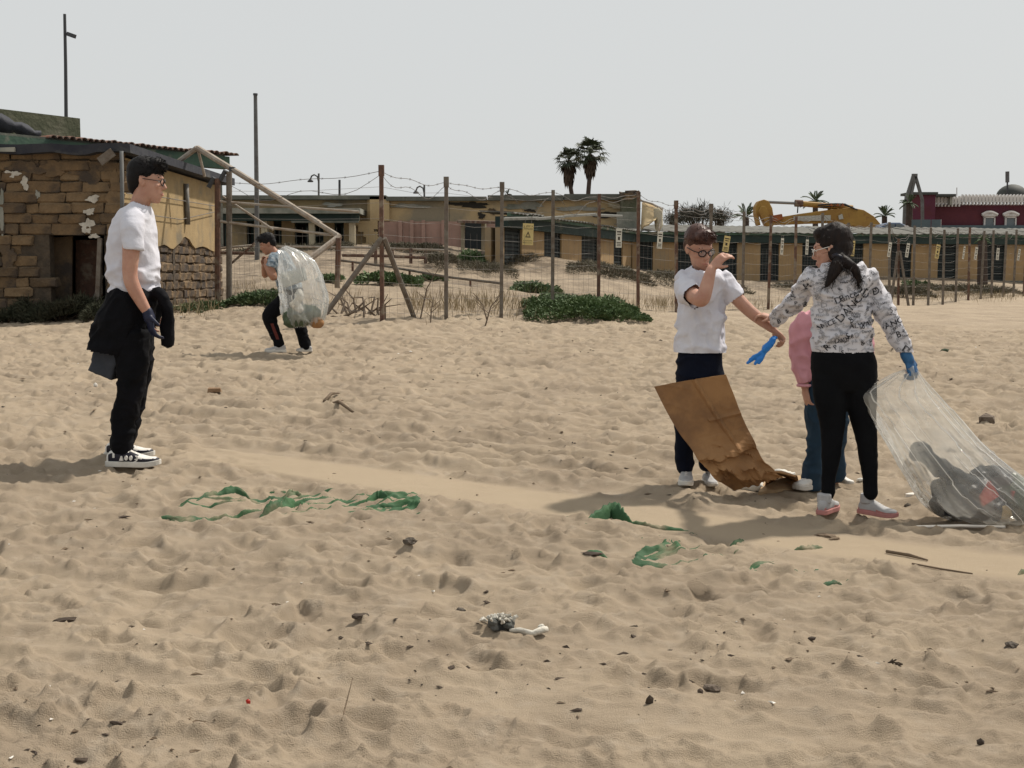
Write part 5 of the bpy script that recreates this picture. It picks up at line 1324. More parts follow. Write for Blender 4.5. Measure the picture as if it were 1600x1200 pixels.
hr = put('hair', hm, M['hair_black'], lb, True)
quads_object('strands', hair_tufts(hm, 2600, .022, .004, (.55, 0, -.12), .16, 2, lambda c: c[:, 2] > Lh(0, 0, .04).z), M['hair_black'], hr)
# t-shirt
mb = MB()
torso(mb, [(316, 206, 231, .062, 0), (323, 199, 235, .105, 0), (333, 187, 238, .165, 0), (350, 178, 240, .185, 0), (380, 171, 243, .18, 0), (410, 169.5, 245, .165, 0), (440, 172, 247, .155, 0), (466, 177, 246, .155, 0), (474, 179, 245, .155, 0)], J)
limb(mb, [(J(205, 336, -.10), .075), (J(206, 352, -.165), .070), (J(207, 375, -.19), .064), (J(208, 386, -.20), .063), (J(208, 391, -.20), .064)], 5, 16, False)
limb(mb, [(J(215, 338, .10), .075), (J(219, 372, .19), .064), (J(221, 398, .20), .064)], 5, 16, False)
sh = remesh(mb, .0075, 6)
zt = J(200, 380).z
folds(sh, .018, (7, 7, 12), 11, lambda c: .4 + .9 * np.clip((zt - c[:, 2]) / .18, 0, 1) * np.clip((c[:, 2] - J(1, 468).z) / .05, .1, 1), 1.8)
folds(sh, .024, (3.5, 3.5, 22), 14, lambda c: np.clip((J(200, 410).z - c[:, 2]) / .12, 0, 1) * np.clip((c[:, 2] - J(1, 468).z) / .05, .1, 1))
sd_ = (J(208, 402, -.20) - J(206, 370, -.19)).normalized()
cut(sh, [(J(210, 466.5, 0), Vector((.06, 0, -1)).normalized(), .5), (J(219, 317.5, 0), Vector((.35, 0, 1)).normalized(), .085)])
put('t_shirt', sh, M['white_cloth'], lb, True)
# trousers
mb = MB()
torso(mb, [(452, 178, 243, .145, 0), (500, 176, 240, .16, 0), (545, 180, 236, .16, 0), (560, 186, 230, .14, 0)], J)
limb(mb, [(J(207, 530, -.085), .098), (J(206, 570, -.085), .092), (J(205, 610, -.09), .080), (J(195, 650, -.09), .071), (J(190, 685, -.09), .066), (J(190, 700, -.09), .064)], 5, 16)
limb(mb, [(J(214, 530, .085), .098), (J(219, 575, .09), .078), (J(213, 610, .1), .070), (J(203, 650, .11), .065), (J(196, 688, .11), .060)], 5, 16)
tr = remesh(mb, .009, 6); folds(tr, .018, (8, 8, 14), 21, None, 1.6); put('trousers', tr, M['black_cloth'], lb, True)
# jacket tied round the waist
mb = MB()
torso(mb, [(452, 172, 249, .165, 0), (470, 168, 247, .185, 0), (490, 156, 242, .195, 0), (520, 147, 232, .20, 0), (550, 139, 212, .195, 0), (556, 141, 205, .19, 0)], J)
limb(mb, [(J(244, 456, -.08), .035), (J(254, 466, -.10), .036), (J(260, 490, -.08), .034), (J(262, 520, -.06), .034), (J(261, 541, -.05), .037)], 5, 14, False)
limb(mb, [(J(243, 460, .04), .04), (J(246, 480, .06), .036), (J(240, 505, .06), .034)], 5, 14, False)
mb.ell(J(245, 459, -.08), .036, .05, .036, None, 12)
jk = remesh(mb, .009, 5); folds(jk, .022, (9, 9, 7), 31, None, 1.5)
cut(jk, [(J(178, 549, 0), Vector((-.18, 0, -1)).normalized(), .5)])
jo = put('jacket', jk, M['black_cloth'], lb, True)
mb = MB(); qa = [J(150, 540, -.12), J(136, 579, -.11), J(173, 594, -.10), J(186, 556, -.13)]; mb.add([v for v in qa] + [v + Vector((0, .22, 0)) for v in qa], [(0,1,2,3), (7,6,5,4), (0,4,5,1), (1,5,6,2), (2,6,7,3), (3,7,4,0)]); fl = remesh(mb, .009, 2); folds(fl, .010, (9, 9, 8), 33); put('jacket_lining', fl, M['grey_lining'], jo, True)
# one dark glove on the near hand
mb = MB(); hand(mb, J(232, 491, -.18), (.18, -.05, -1), (.75, .5, .1), 1, .55, 1.12); limb(mb, [(J(230, 486, -.18), .031), (J(234, 498, -.18), .034)])
put('glove', remesh(mb, .0045, 3), M['dark_glove'], lb, True)
g1 = on(200, 716)
for hx, tx, d, nm in ((168, 249, -.09, 0), (166, 240, .12, 1)):
    h_, t_ = J(hx, 716, d), J(tx, 716, d - .02); zz_ = max(gz(h_.x + .1, h_.y), gz(t_.x - .05, t_.y)) + .002
    h_.z = t_.z = zz_
    uo, he, aa, bb, uu, LL, kk = shoe(lb, h_, t_, M['shoe_white'], M['sole_white'], 1.0, 1.0, 'panel', M['shoe_black'])
    if nm == 0:      # white marks along the near side
        sdv = -bb if (-bb).y < 0 else bb
        def mk(t, z, pts): 
            c = he + aa * LL * t + uu * z * kk + sdv * .047 * kk
            n_ = len(pts); return slab_poly([c + aa * x * kk + uu * y * kk for x, y in pts], -sdv * .012, 'side_mark', M['shoe_white'], uo)
        mk(.33, .048, [(-.012, -.012), (.010, -.012), (.002, .012), (-.003, .012)])
        for t in (.42, .51): mk(t, .05, [(.009 * math.cos(q * .7), .013 * math.sin(q * .7)) for q in range(9)])
        mk(.60, .046, [(-.014, -.016), (.004, -.008), (-.006, -.002), (.008, .004), (-.002, .016), (.014, .014), (.016, .002), (.008, -.012), (-.006, -.018)])

# ---- brown-haired boy facing us, arm raised to his face
D0 = 7.2
bb2 = person('boy with brown hair and glasses in white t-shirt wiping his face with his hand', on(1088, 750))
mb = MB(); L2, V2, M2 = head(mb, J(1091, 389, -.02), (.42, -.86, -.34), .93, (-.10, 0, 1))
limb(mb, [(J(1097, 436, .01), .058), (J(1096, 420, 0), .050), (J(1092, 402, 0), .052)])
torso(mb, [(432, 1072, 1124, .07, 0), (480, 1072, 1122, .08, 0), (560, 1068, 1122, .08, 0)], J)
limb(mb, [(J(1071, 438, -.02), .048), (J(1078, 456, -.12), .046), (J(1093, 468, -.25), .043), (J(1099, 464, -.27), .042), (J(1105, 444, -.25), .038), (J(1111, 422, -.22), .030)])
hand(mb, J(1112, 418, -.215), (.66, -.04, .66), (.5, .55, -.5), -1, .62, 1.0)
limb(mb, [(J(1128, 438, 0), .046), (J(1146, 460, -.03), .042), (J(1167, 482, -.05), .038), (J(1185, 497, -.06), .035), (J(1207, 514, -.08), .025)])
hand(mb, J(1208, 515, -.08), (.75, -.1, -.75), (-.5, -.3, -.6), 1, 1.15, .95)
limb(mb, [(J(1076, 590, -.01), .04), (J(1071, 650, -.01), .035), (J(1070, 730, .01), .032)]); limb(mb, [(J(1112, 590, 0), .04), (J(1111, 650, .03), .035), (J(1104, 726, .1), .032)])
body = put('body', remesh(mb, .0048, 4), M['skin'], bb2, True)
face_parts(bb2, body, L2, V2, M2, .93, M['hair_brown']); glasses(bb2, L2, .93, M['glass_frame'], .0036)
mb = MB(); k = .93
mb.ell(L2(-.018, 0, .066), .100 * k, .083 * k, .092 * k, M2, 18); mb.ell(L2(-.055, 0, .02), .058 * k, .076 * k, .08 * k, M2, 16); mb.ell(L2(.050, .0, .100), .056 * k, .072 * k, .046 * k, M2, 14); mb.ell(L2(.072, .02, .080), .028 * k, .045 * k, .030 * k, M2, 12)
hm = remesh(mb, .006, 4); folds(hm, .004, (14, 24, 20), 43); hr = put('hair', hm, M['hair_brown'], bb2, True)
quads_object('strands', hair_tufts(hm, 2600, .024, .004, (.35, -.3, -.3), .18, 4, lambda c: c[:, 2] > L2(0, 0, .05).z), M['hair_brown'], hr)
mb = MB()
torso(mb, [(416, 1083, 1112, .062, 0), (422, 1076, 1120, .085, 0), (430, 1066, 1131, .105, 0), (445, 1062, 1134, .115, 0), (475, 1064, 1129, .115, 0), (510, 1061, 1129, .11, 0), (548, 1057, 1131, .115, 0), (558, 1057, 1131, .115, 0)], J)
limb(mb, [(J(1075, 436, 0), .066), (J(1073, 448, -.06), .064), (J(1079, 460, -.14), .062), (J(1084, 464, -.18), .061)], 5, 16, False)
limb(mb, [(J(1123, 436, 0), .064), (J(1137, 450, -.02), .058), (J(1150, 466, -.03), .055), (J(1155, 473, -.03), .054)], 5, 16, False)
sh = remesh(mb, .0075, 6); folds(sh, .030, (8, 8, 7), 51, lambda c: .5 + .5 * np.clip((J(1, 440).z - c[:, 2]) / .2, 0, 1), 1.8); folds(sh, .018, (12, 12, 5), 52)
cut(sh, [(J(1082, 463, -.165), Vector((.35, -.85, -.35)).normalized(), .085), (J(1150, 466, -.03), (J(1155, 473, -.03) - J(1137, 450, -.02)).normalized(), .08), (J(1095, 549.5, 0), Vector((0, 0, -1)), .5), (J(1097, 418, -.02), Vector((.1, -.35, 1)).normalized(), .075)])
put('t_shirt', sh, M['white_cloth'], bb2, True)
mb = MB()
torso(mb, [(540, 1060, 1128, .105, 0), (580, 1057, 1130, .115, 0), (608, 1060, 1128, .11, 0)], J)
limb(mb, [(J(1075, 600, -.01), .078), (J(1071, 650, -.01), .063), (J(1070, 690, 0), .055), (J(1070, 730, .02), .052)], 5, 16)
limb(mb, [(J(1112, 600, 0), .078), (J(1111, 650, .03), .062), (J(1106, 690, .07), .054), (J(1103, 726, .11), .050)], 5, 16)
tr = remesh(mb, .009, 6); folds(tr, .016, (9, 9, 10), 61); put('trousers', tr, M['navy_cloth'], bb2, True)
for hx, hd, tx, td2 in ((1073, .10, 1071, -.15), (1101, .16, 1117, -.02)):
    h_, t_ = J(hx, 748, hd), J(tx, 750, td2); zz_ = max(gz(h_.x, h_.y), gz(t_.x, t_.y)) + .006; h_.z = zz_ + .004; t_.z = zz_
    shoe(bb2, h_, t_, M['shoe_grey'], M['sole_white'], 1.0, 1.0, 'low', M['shoe_white'])
# blue glove dangling from his hand
gl_ = tag(empty('rubber_glove', J(1208, 535, -.1)), 'bright blue rubber glove dangling from the boy outstretched hand', 'glove')
mb = MB(); limb(mb, [(J(1211, 528, -.11), .014), (J(1203, 537, -.12), .022), (J(1196, 545, -.12), .026)], 4, 12)
for tx, ty in ((1168, 567), (1172, 562), (1180, 568), (1186, 567), (1176, 558)): limb(mb, [(J(1199, 543, -.12), .014), (J((1198 + tx) / 2, (545 + ty) / 2, -.12), .012), (J(tx, ty, -.13), .008)], 4, 8)
gm = remesh(mb, .004, 2); folds(gm, .008, (25, 25, 25), 71); put('glove_skin', gm, M['bright_glove'], gl_, True)

# ---- girl seen from behind, dragging the clear sack
D0 = 6.67
gr = person('girl with dark ponytail in white printed sweatshirt and black leggings, seen from behind', on(1325, 795))
mb = MB(); L3, V3, M3 = head(mb, J(1300, 390, 0), (-.86, .42, -.22), .95)
limb(mb, [(J(1310, 432, 0), .055), (J(1308, 416, 0), .048), (J(1303, 400, 0), .05)])
torso(mb, [(430, 1285, 1345, .07, 0), (480, 1288, 1342, .08, 0), (560, 1285, 1350, .08, 0)], J)
limb(mb, [(J(1290, 440, 0), .03), (J(1262, 448, .09), .03), (J(1244, 469, .2), .03), (J(1226, 486, .3), .028), (J(1212, 498, .40), .024)])
hand(mb, J(1211, 499, .40), (-.75, .25, .3), (-.2, .3, -1), 1, .75, .9)
limb(mb, [(J(1338, 440, 0), .03), (J(1364, 456, 0), .03), (J(1383, 492, 0), .03), (J(1402, 527, -.03), .028), (J(1418, 560, -.05), .026)])
hand(mb, J(1419, 561, -.05), (.35, -.1, -.95), (-.5, .8, -.1), 1, 1.2, .78)
limb(mb, [(J(1299, 600, 0), .045), (J(1300, 680, 0), .035), (J(1294, 768, .01), .030)]); limb(mb, [(J(1345, 600, 0), .045), (J(1353, 680, 0), .035), (J(1360, 768, 0), .030)])
body = put('body', remesh(mb, .0048, 4), M['skin'], gr, True)
face_parts(gr, body, L3, V3, M3, .95, M['hair_dark']); glasses(gr, L3, .95, M['shoe_white'], .0026)
mb = MB(); k = .95
mb.ell(L3(-.026, 0, .055), .104 * k, .090 * k, .096 * k, M3, 18); mb.ell(L3(-.055, 0, .01), .066 * k, .085 * k, .08 * k, M3, 16); mb.ell(L3(.035, 0, .10), .05 * k, .07 * k, .045 * k, M3, 12)
limb(mb, [(J(1306, 396, -.06), .042), (J(1311, 404, -.112), .029), (J(1306, 418, -.13), .033), (J(1300, 432, -.135), .026), (J(1291, 447, -.135), .008)])
limb(mb, [(J(1312, 403, -.108), .028), (J(1325, 412, -.128), .027), (J(1337, 424, -.13), .022), (J(1342, 438, -.128), .015), (J(1340, 448, -.125), .006)])
hm = remesh(mb, .006, 3); folds(hm, .007, (30, 30, 9), 83); hr = put('hair', hm, M['hair_dark'], gr, True)
quads_object('strands', hair_tufts(hm, 1600, .05, .003, (-.1, -.05, -.5), .35, 6, lambda c: c[:, 2] < J(1, 405).z), M['hair_dark'], hr)
quads_object('wisps', hair_tufts(hm, 350, .05, .0025, (.1, -.05, -.1), .7, 7, lambda c: c[:, 2] > J(1, 400).z), M['hair_dark'], hr)
MB().tube([J(1302, 400, -.10), J(1307, 398, -.125), J(1314, 402, -.14), J(1312, 408, -.10)], .012, 8).build('hair_tie', M['shoe_black'], hr, True)
mb = MB()
torso(mb, [(411, 1291, 1325, .064, 0), (417, 1283, 1337, .085, 0), (424, 1270, 1355, .10, 0), (440, 1267, 1360, .118, 0), (470, 1270, 1357, .12, 0), (500, 1271, 1359, .12, 0), (530, 1270, 1362, .125, 0), (548, 1269, 1364, .125, 0), (556, 1272, 1361, .12, 0)], J)
limb(mb, [(J(1277, 432, 0), .062), (J(1262, 448, .09), .058), (J(1244, 469, .2), .054), (J(1226, 486, .3), .049), (J(1213, 497, .38), .041), (J(1210, 499, .40), .038)], 5, 16, False)
limb(mb, [(J(1350, 431, 0), .062), (J(1364, 452, 0), .060), (J(1383, 492, 0), .053), (J(1402, 527, -.03), .047), (J(1416, 553, -.05), .040), (J(1419, 558, -.05), .036)], 5, 16, False)
limb(mb, [(J(1288, 419, -.02), .03), (J(1306, 420, -.085), .036), (J(1330, 420, -.08), .036), (J(1344, 420, -.02), .03)], 4, 12)
sh = remesh(mb, .0075, 6); folds(sh, .026, (8, 8, 11), 91, lambda c: np.clip((c[:, 2] - J(1, 549).z) / .06, 0.05, 1), 1.7)
cut(sh, [(J(1316, 549.5, 0), Vector((0, 0, -1)), .5)])
hood = put('sweatshirt', sh, M['hoodie'], gr, True)
# the printed words and doodles, laid on the cloth
dgm = sh.copy(); bvh = BVHTree.FromPolygons([v.co.copy() for v in sh.vertices], [tuple(p.vertices) for p in sh.polygons])
bpy.data.meshes.remove(dgm)
words = ['DANCE', 'Dance', 'dance', 'LOVE', 'Music', 'R', 'D', 'B', 'Star', 'ALWAYS', 'Jazz', 'A', 'DANCE', 'Dance', '&', 'S', 'Heart', 'P']
tcache = {t: text_mesh(t, 1.0, bold=.005) for t in set(words)}
acc = {'print_black': MB(), 'print_grey': MB()}
def stamp_print(px, py, txt, size, rot, key):
    tm = tcache[txt]; c = J(px, py, 0) - Vector((0, .7, 0)); cs, sn = math.cos(rot), math.sin(rot); vs = []; tc_ = getco(tm)
    for x, y, _ in tc_:
        x *= size; y *= size; o = c + Vector((x * cs - y * sn, 0, x * sn + y * cs)); loc, nr_, i, d = bvh.ray_cast(o, Vector((0, 1, 0)), 1.5)
        vs.append(None if (loc is None or nr_.y > -.08) else loc + nr_ * .004)
    fs = []
    for p in tm.polygons:
        q = [vs[i] for i in p.vertices]
        if any(v is None for v in q): continue
        if max(v.y for v in q) - min(v.y for v in q) < .03: fs.append(tuple(p.vertices))
    if fs: acc[key].add([v if v is not None else c for v in vs], fs)
rp = random.Random(5)
stamp_print(1321, 478, 'DANCE', .062, R(48), 'print_black'); stamp_print(1340, 506, 'ALWAYS', .040, R(8), 'print_black'); stamp_print(1312, 464, 'Dance', .048, R(22), 'print_black'); stamp_print(1280, 508, 'DANCE', .038, R(25), 'print_black'); stamp_print(1345, 459, 'D', .07, R(-30), 'print_black'); stamp_print(1309, 527, 'Dance', .040, R(20), 'print_black')
stamp_print(1390, 505, 'DANCE', .045, R(25), 'print_black'); stamp_print(1262, 447, 'B', .05, R(40), 'print_black'); stamp_print(1246, 464, 'R', .05, R(40), 'print_black'); stamp_print(1365, 455, 'D', .055, R(20), 'print_black'); stamp_print(1285, 541, 'R', .05, R(40), 'print_black'); stamp_print(1408, 545, 'D', .05, R(-30), 'print_black'); stamp_print(1398, 522, 'B', .05, R(20), 'print_black')
for yy in range(416, 552, 7):
    for xx in range(1206, 1428, 10):
        px, py = xx + rp.uniform(-4, 4), yy + rp.uniform(-3, 3); t = rp.choice(words); one = len(t) == 1 
        stamp_print(px, py, t, rp.uniform(.020, .036) * (1.2 if one else 1) * (.62 if len(t) > 3 else 1), R(rp.gauss(18, 22)), 'print_black' if rp.random() < .30 else 'print_grey')
for kx, a_ in acc.items():
    me_ = a_.mesh('print'); bm = bmesh.new(); bm.from_mesh(me_); bmesh.ops.delete(bm, geom=[v for v in bm.verts if not v.link_faces], context='VERTS'); bm.to_mesh(me_); bm.free()
    tag(put('print', me_, M[kx], hood), kind='stuff')
for t in tcache.values(): bpy.data.meshes.remove(t)
mb = MB()
torso(mb, [(540, 1272, 1361, .115, 0), (556, 1268, 1366, .125, 0), (578, 1268, 1370, .128, .01), (596, 1273, 1367, .115, .01), (610, 1290, 1352, .085, 0)], J)
limb(mb, [(J(1296, 588, 0), .098), (J(1297, 615, 0), .092), (J(1300, 650, 0), .076), (J(1300, 688, 0), .058), (J(1298, 718, 0), .050), (J(1295, 745, .01), .040), (J(1294, 771, .01), .040)], 5, 16)
limb(mb, [(J(1342, 588, 0), .098), (J(1344, 615, 0), .091), (J(1348, 650, 0), .074), (J(1354, 688, 0), .058), (J(1357, 718, 0), .051), (J(1359, 745, 0), .041), (J(1360, 771, 0), .041)], 5, 16)
tr = remesh(mb, .008, 6); folds(tr, .004, (9, 9, 14), 101); put('leggings', tr, M['black_leggings'], gr, True)
for h_, t_ in ((J(1283, 785, -.06), J(1304, 785, .15)), (J(1342, 790, .06), J(1402, 800, -.08))):
    zz_ = max(gz(h_.x, h_.y), gz(t_.x, t_.y), gz((h_.x + t_.x) / 2, (h_.y + t_.y) / 2)) - .002; h_.z = zz_ + .006; t_.z = zz_
    shoe(gr, h_, t_, M['shoe_grey'], M['shoe_pink'], 1.02, 1.12, 'low', M['shoe_pink'])
    mb = MB(); c = h_.lerp(t_, .22); limb(mb, [(c + Vector((0, 0, .06)), .042), (c + Vector((0, 0, .115)), .040)], 3, 12, False); put('sock', remesh(mb, .008, 2), M['shoe_grey'], gr, True)
mb = MB(); hand(mb, J(1419, 561, -.05), (.35, -.1, -.95), (-.5, .8, -.1), 1, 1.2, 1.06); limb(mb, [(J(1415, 553, -.05), .032), (J(1420, 563, -.05), .031)]); put('glove', remesh(mb, .0045, 3), M['blue_glove'], gr, True)
MB().tube([J(1215, 494, .41), J(1212, 498, .36), J(1213, 503, .40), J(1216, 499, .44), J(1215, 494, .41)], .007, 6).build('wristband', M['shoe_white'], gr, True)

# ---- child in pink, mostly hidden behind the girl
D0 = 7.4
pk = person('child in pink sweatshirt and flared jeans mostly hidden behind the girl', on(1275, 768))
mb = MB(); L4, V4_, M4 = head(mb, J(1302, 452, 0), (-.2, .95, -.1), .9)
limb(mb, [(J(1300, 492, 0), .05), (J(1301, 468, 0), .046)]); torso(mb, [(490, 1275, 1325, .07, 0), (600, 1270, 1330, .08, 0)], J)
limb(mb, [(J(1256, 500, 0), .04), (J(1251, 550, 0), .036), (J(1258, 606, -.04), .024)]); hand(mb, J(1258, 607, -.04), (.15, -.1, -1), (.8, .3, 0), -1, .45, .88)
limb(mb, [(J(1345, 500, 0), .04), (J(1350, 550, 0), .036), (J(1348, 606, 0), .024)]); hand(mb, J(1348, 607, 0), (0, -.1, -1), (-.8, .3, 0), 1, .45, .88)
limb(mb, [(J(1276, 600, 0), .045), (J(1274, 690, 0), .032), (J(1269, 764, 0), .03)]); limb(mb, [(J(1311, 600, .04), .045), (J(1308, 690, .12), .030), (J(1306, 750, .2), .028)])
put('body', remesh(mb, .0055, 4), M['skin'], pk, True)
mb = MB(); mb.ell(L4(-.02, 0, .055), .10, .08, .09, M4, 16); mb.ell(L4(-.05, 0, -.01), .06, .075, .09, M4, 14); put('hair', remesh(mb, .008, 4), M['hair_dark'], pk, True)
mb = MB()
torso(mb, [(480, 1285, 1317, .06, 0), (488, 1262, 1340, .085, 0), (500, 1254, 1348, .1, 0), (550, 1258, 1342, .1, 0), (592, 1262, 1338, .1, 0)], J)
limb(mb, [(J(1262, 496, 0), .062), (J(1253, 510, -.01), .064), (J(1250, 550, -.01), .060), (J(1253, 585, -.03), .050), (J(1257, 600, -.04), .038)], 5, 16, False)
limb(mb, [(J(1342, 496, 0), .06), (J(1350, 550, 0), .055), (J(1349, 600, 0), .04)], 5, 16, False)
sh = remesh(mb, .008, 6); folds(sh, .020, (10, 10, 9), 111, None, 1.7); so2 = put('sweatshirt', sh, M['pink_cloth'], pk, True)
MB().tube([J(1256, 601, -.04) + Vector((.037 * math.cos(a), .037 * math.sin(a), -.004)) for a in [k * math.pi / 6 for k in range(13)]], .009, 8, 0, False).build('cuff', M['pink_cloth'], so2, True)
mb = MB()
torso(mb, [(585, 1262, 1336, .1, 0), (620, 1258, 1338, .11, 0)], J)
limb(mb, [(J(1276, 610, 0), .080), (J(1273, 650, 0), .064), (J(1274, 695, 0), .050), (J(1270, 735, 0), .058), (J(1268, 766, 0), .066)], 5, 16, False)
limb(mb, [(J(1312, 610, .04), .080), (J(1308, 690, .12), .050), (J(1306, 748, .2), .060)], 5, 16, False)
tr = remesh(mb, .008, 6); folds(tr, .016, (10, 10, 11), 121); put('jeans', tr, M['jeans'], pk, True)
for h_, t_ in ((J(1280, 770, .04), J(1242, 770, -.10)), (J(1308, 752, .26), J(1333, 752, .16))):
    zz_ = max(gz(h_.x, h_.y), gz(t_.x, t_.y)) + .004; h_.z = t_.z = zz_; shoe(pk, h_, t_, M['shoe_white'], M['sole_white'], 1.15)

# ---- boy stooping under a clear sack by the fence
D0 = 15.5
st = person('dark-haired boy stooping forward with a clear sack on his back near the fence', on(450, 549))
mb = MB(); L5, V5, M5 = head(mb, J(418.5, 382, 0), (-.88, -.22, -.42), .97)
limb(mb, [(J(434, 402), .065), (J(428, 394), .055), (J(422, 386), .055)]); limb(mb, [(J(434, 402), .10), (J(445, 430), .11), (J(455, 458), .11)])
limb(mb, [(J(430, 404, -.15), .05), (J(424, 416, -.2), .045), (J(428, 433, -.21), .043), (J(424, 430, -.24), .04), (J(416, 416, -.22), .03)]); hand(mb, J(416, 415, -.22), (-.2, .3, 1), (.6, .5, 0), 1, .9, 1.0)
limb(mb, [(J(430, 404, .15), .05), (J(420, 418, .2), .045), (J(414, 430, .18), .04), (J(412, 416, .1), .03)]); hand(mb, J(412, 415, .1), (0, .1, 1), (.6, -.5, 0), -1, .9, 1.0)
limb(mb, [(J(451, 464, -.08), .07), (J(421, 493, -.08), .05), (J(437, 538, -.08), .04)]); limb(mb, [(J(457, 466, .08), .07), (J(466, 505, .08), .05), (J(478, 542, .08), .04)])
body = put('body', remesh(mb, .007, 4), M['skin_tan'], st, True); face_parts(st, body, L5, V5, M5, .97, M['hair_black'])
mb = MB(); mb.ell(L5(-.02, 0, .062), .104, .085, .092, M5, 16); mb.ell(L5(-.055, 0, .015), .06, .076, .08, M5, 14); mb.ell(L5(.05, 0, .10), .052, .068, .042, M5, 12)
hm = remesh(mb, .008, 3); folds(hm, .006, (20, 20, 12), 131); hr = put('hair', hm, M['hair_black'], st, True); quads_object('strands', hair_tufts(hm, 900, .03, .006, (-.5, 0, -.1), .3, 8, lambda c: c[:, 2] > L5(0, 0, .04).z), M['hair_black'], hr)
mb = MB(); q_ = [(J(431, 397), .085), (J(436, 405), .135), (J(442, 420), .150), (J(449, 438), .150), (J(456, 456), .145)]
limb(mb, q_, 5, 18, False); limb(mb, [(J(432, 402, -.10), .085), (J(426, 410, -.17), .078), (J(424, 420, -.21), .072)], 5, 14, False); limb(mb, [(J(432, 402, .10), .085), (J(424, 412, .18), .075), (J(420, 420, .2), .07)], 5, 14, False)
sh = remesh(mb, .010, 5); folds(sh, .018, (8, 8, 8), 141)
M['camo'] = mat('camo', (.22, .27, .31), .9, (.10, .14, .18), 16, contrast=(.45, .55), col3=(.36, .39, .41), scale3=22, con3=(.5, .6)); put('t_shirt', sh, M['camo'], st, True)
mb = MB(); limb(mb, [(J(455, 452), .145), (J(456, 466), .14)], 3, 16)
limb(mb, [(J(452, 464, -.08), .11), (J(434, 480, -.09), .10), (J(421, 493, -.09), .086), (J(428, 515, -.08), .075), (J(436, 537, -.08), .066)], 5, 14); limb(mb, [(J(458, 466, .08), .11), (J(464, 490, .09), .095), (J(468, 508, .09), .082), (J(478, 541, .09), .068)], 5, 14)
tr = remesh(mb, .011, 5); folds(tr, .015, (8, 8, 8), 151); to = put('trousers', tr, M['black_cloth'], st, True)
M['red_stripe'] = mat('red_stripe', (.11, .025, .02), .9)
bvs = BVHTree.FromPolygons([v.co.copy() for v in tr.vertices], [tuple(p.vertices) for p in tr.polygons]); vs = []
for i in range(8):
    for s_ in (-2.2, 2.2):
        c = P(426 + i * 1.3 + s_, 505 + i * 3.6, 15.4) - Vector((0, 1, 0)); loc, nr_, _, _ = bvs.ray_cast(c, Vector((0, 1, 0)), 3); vs.append((loc + nr_ * .008) if loc else J(426, 505 + i * 3.6, -.17))
MB().add(vs, [(2*i, 2*i+1, 2*i+3, 2*i+2) for i in range(7)]).build('side_stripe', M['red_stripe'], to)
for h_, t_ in ((J(447, 549, -.08), J(414, 550, -.12)), (J(488, 552, .09), J(463, 551, .05))):
    zz_ = max(gz(h_.x, h_.y), gz(t_.x, t_.y)) - .01; h_.z = t_.z = zz_; shoe(st, h_, t_, M['shoe_grey'], M['sole_white'], 1.05, 1.1, 'low', M['shoe_white'])
# ------------------------------------------------------------------ sacks, cardboard, tarpaulin, litter
def film(name, col, clear, rough=.22):
    """thin translucent plastic film"""
    m = bpy.data.materials.new(name); m.use_nodes = True; n = m.node_tree.nodes; l = m.node_tree.links; n.remove(n['Principled BSDF'])
    tr = n.new('ShaderNodeBsdfTransparent'); tr.inputs[0].default_value = (.97, .97, .96, 1)
    df = n.new('ShaderNodeBsdfDiffuse'); df.inputs[0].default_value = (*col, 1); tl_ = n.new('ShaderNodeBsdfTranslucent'); tl_.inputs[0].default_value = (*col, 1)
    gl__ = n.new('ShaderNodeBsdfGlossy'); gl__.inputs['Roughness'].default_value = rough; gl__.inputs[0].default_value = (.95, .95, .95, 1)
    a = n.new('ShaderNodeMixShader'); a.inputs[0].default_value = .55; l.new(df.outputs[0], a.inputs[1]); l.new(tl_.outputs[0], a.inputs[2])
    tc = n.new('ShaderNodeTexCoord'); ns = n.new('ShaderNodeTexNoise'); ns.inputs['Scale'].default_value = 5; ns.inputs['Detail'].default_value = 4; l.new(tc.outputs['Object'], ns.inputs['Vector'])
    mr = n.new('ShaderNodeMapRange'); mr.inputs[1].default_value = .3; mr.inputs[2].default_value = .7; mr.inputs[3].default_value = clear - .10; mr.inputs[4].default_value = clear + .10; l.new(ns.outputs['Fac'], mr.inputs[0])
    b = n.new('ShaderNodeMixShader'); l.new(mr.outputs[0], b.inputs[0]); l.new(a.outputs[0], b.inputs[1]); l.new(tr.outputs[0], b.inputs[2])
    fr = n.new('ShaderNodeFresnel'); fr.inputs[0].default_value = 1.4; mu = n.new('ShaderNodeMath'); mu.operation = 'MULTIPLY'; mu.inputs[1].default_value = .55; l.new(fr.outputs[0], mu.inputs[0])
    c = n.new('ShaderNodeMixShader'); l.new(mu.outputs[0], c.inputs[0]); l.new(b.outputs[0], c.inputs[1]); l.new(gl__.outputs[0], c.inputs[2])
    # fine crinkles
    w1 = n.new('ShaderNodeTexNoise'); w1.inputs['Scale'].default_value = 14; w1.inputs['Detail'].default_value = 6; w1.inputs['Distortion'].default_value = 1.2; l.new(tc.outputs['Object'], w1.inputs['Vector'])
    bp = n.new('ShaderNodeBump'); bp.inputs['Distance'].default_value = .02; bp.inputs['Strength'].default_value = .8; l.new(w1.outputs['Fac'], bp.inputs['Height'])
    for q in (df, tl_, gl__): l.new(bp.outputs[0], q.inputs['Normal'])
    l.new(c.outputs[0], n['Material Output'].inputs[0]); return m
M['film'] = film('film', (.90, .88, .82), .70, .16)
M['film_far'] = film('film_far', (.88, .89, .88), .70, .2)
M['film_fold'] = film('film_fold', (.92, .91, .87), .30, .12)
M['dark_rag'] = mat('dark_rag', (.016, .019, .022), .8, (.03, .034, .037), 8, bump=.006, bscale=30)
M['bin_bag'] = mat('bin_bag', (.02, .022, .026), .4, (.035, .038, .042), 8, bump=.01, bscale=20)
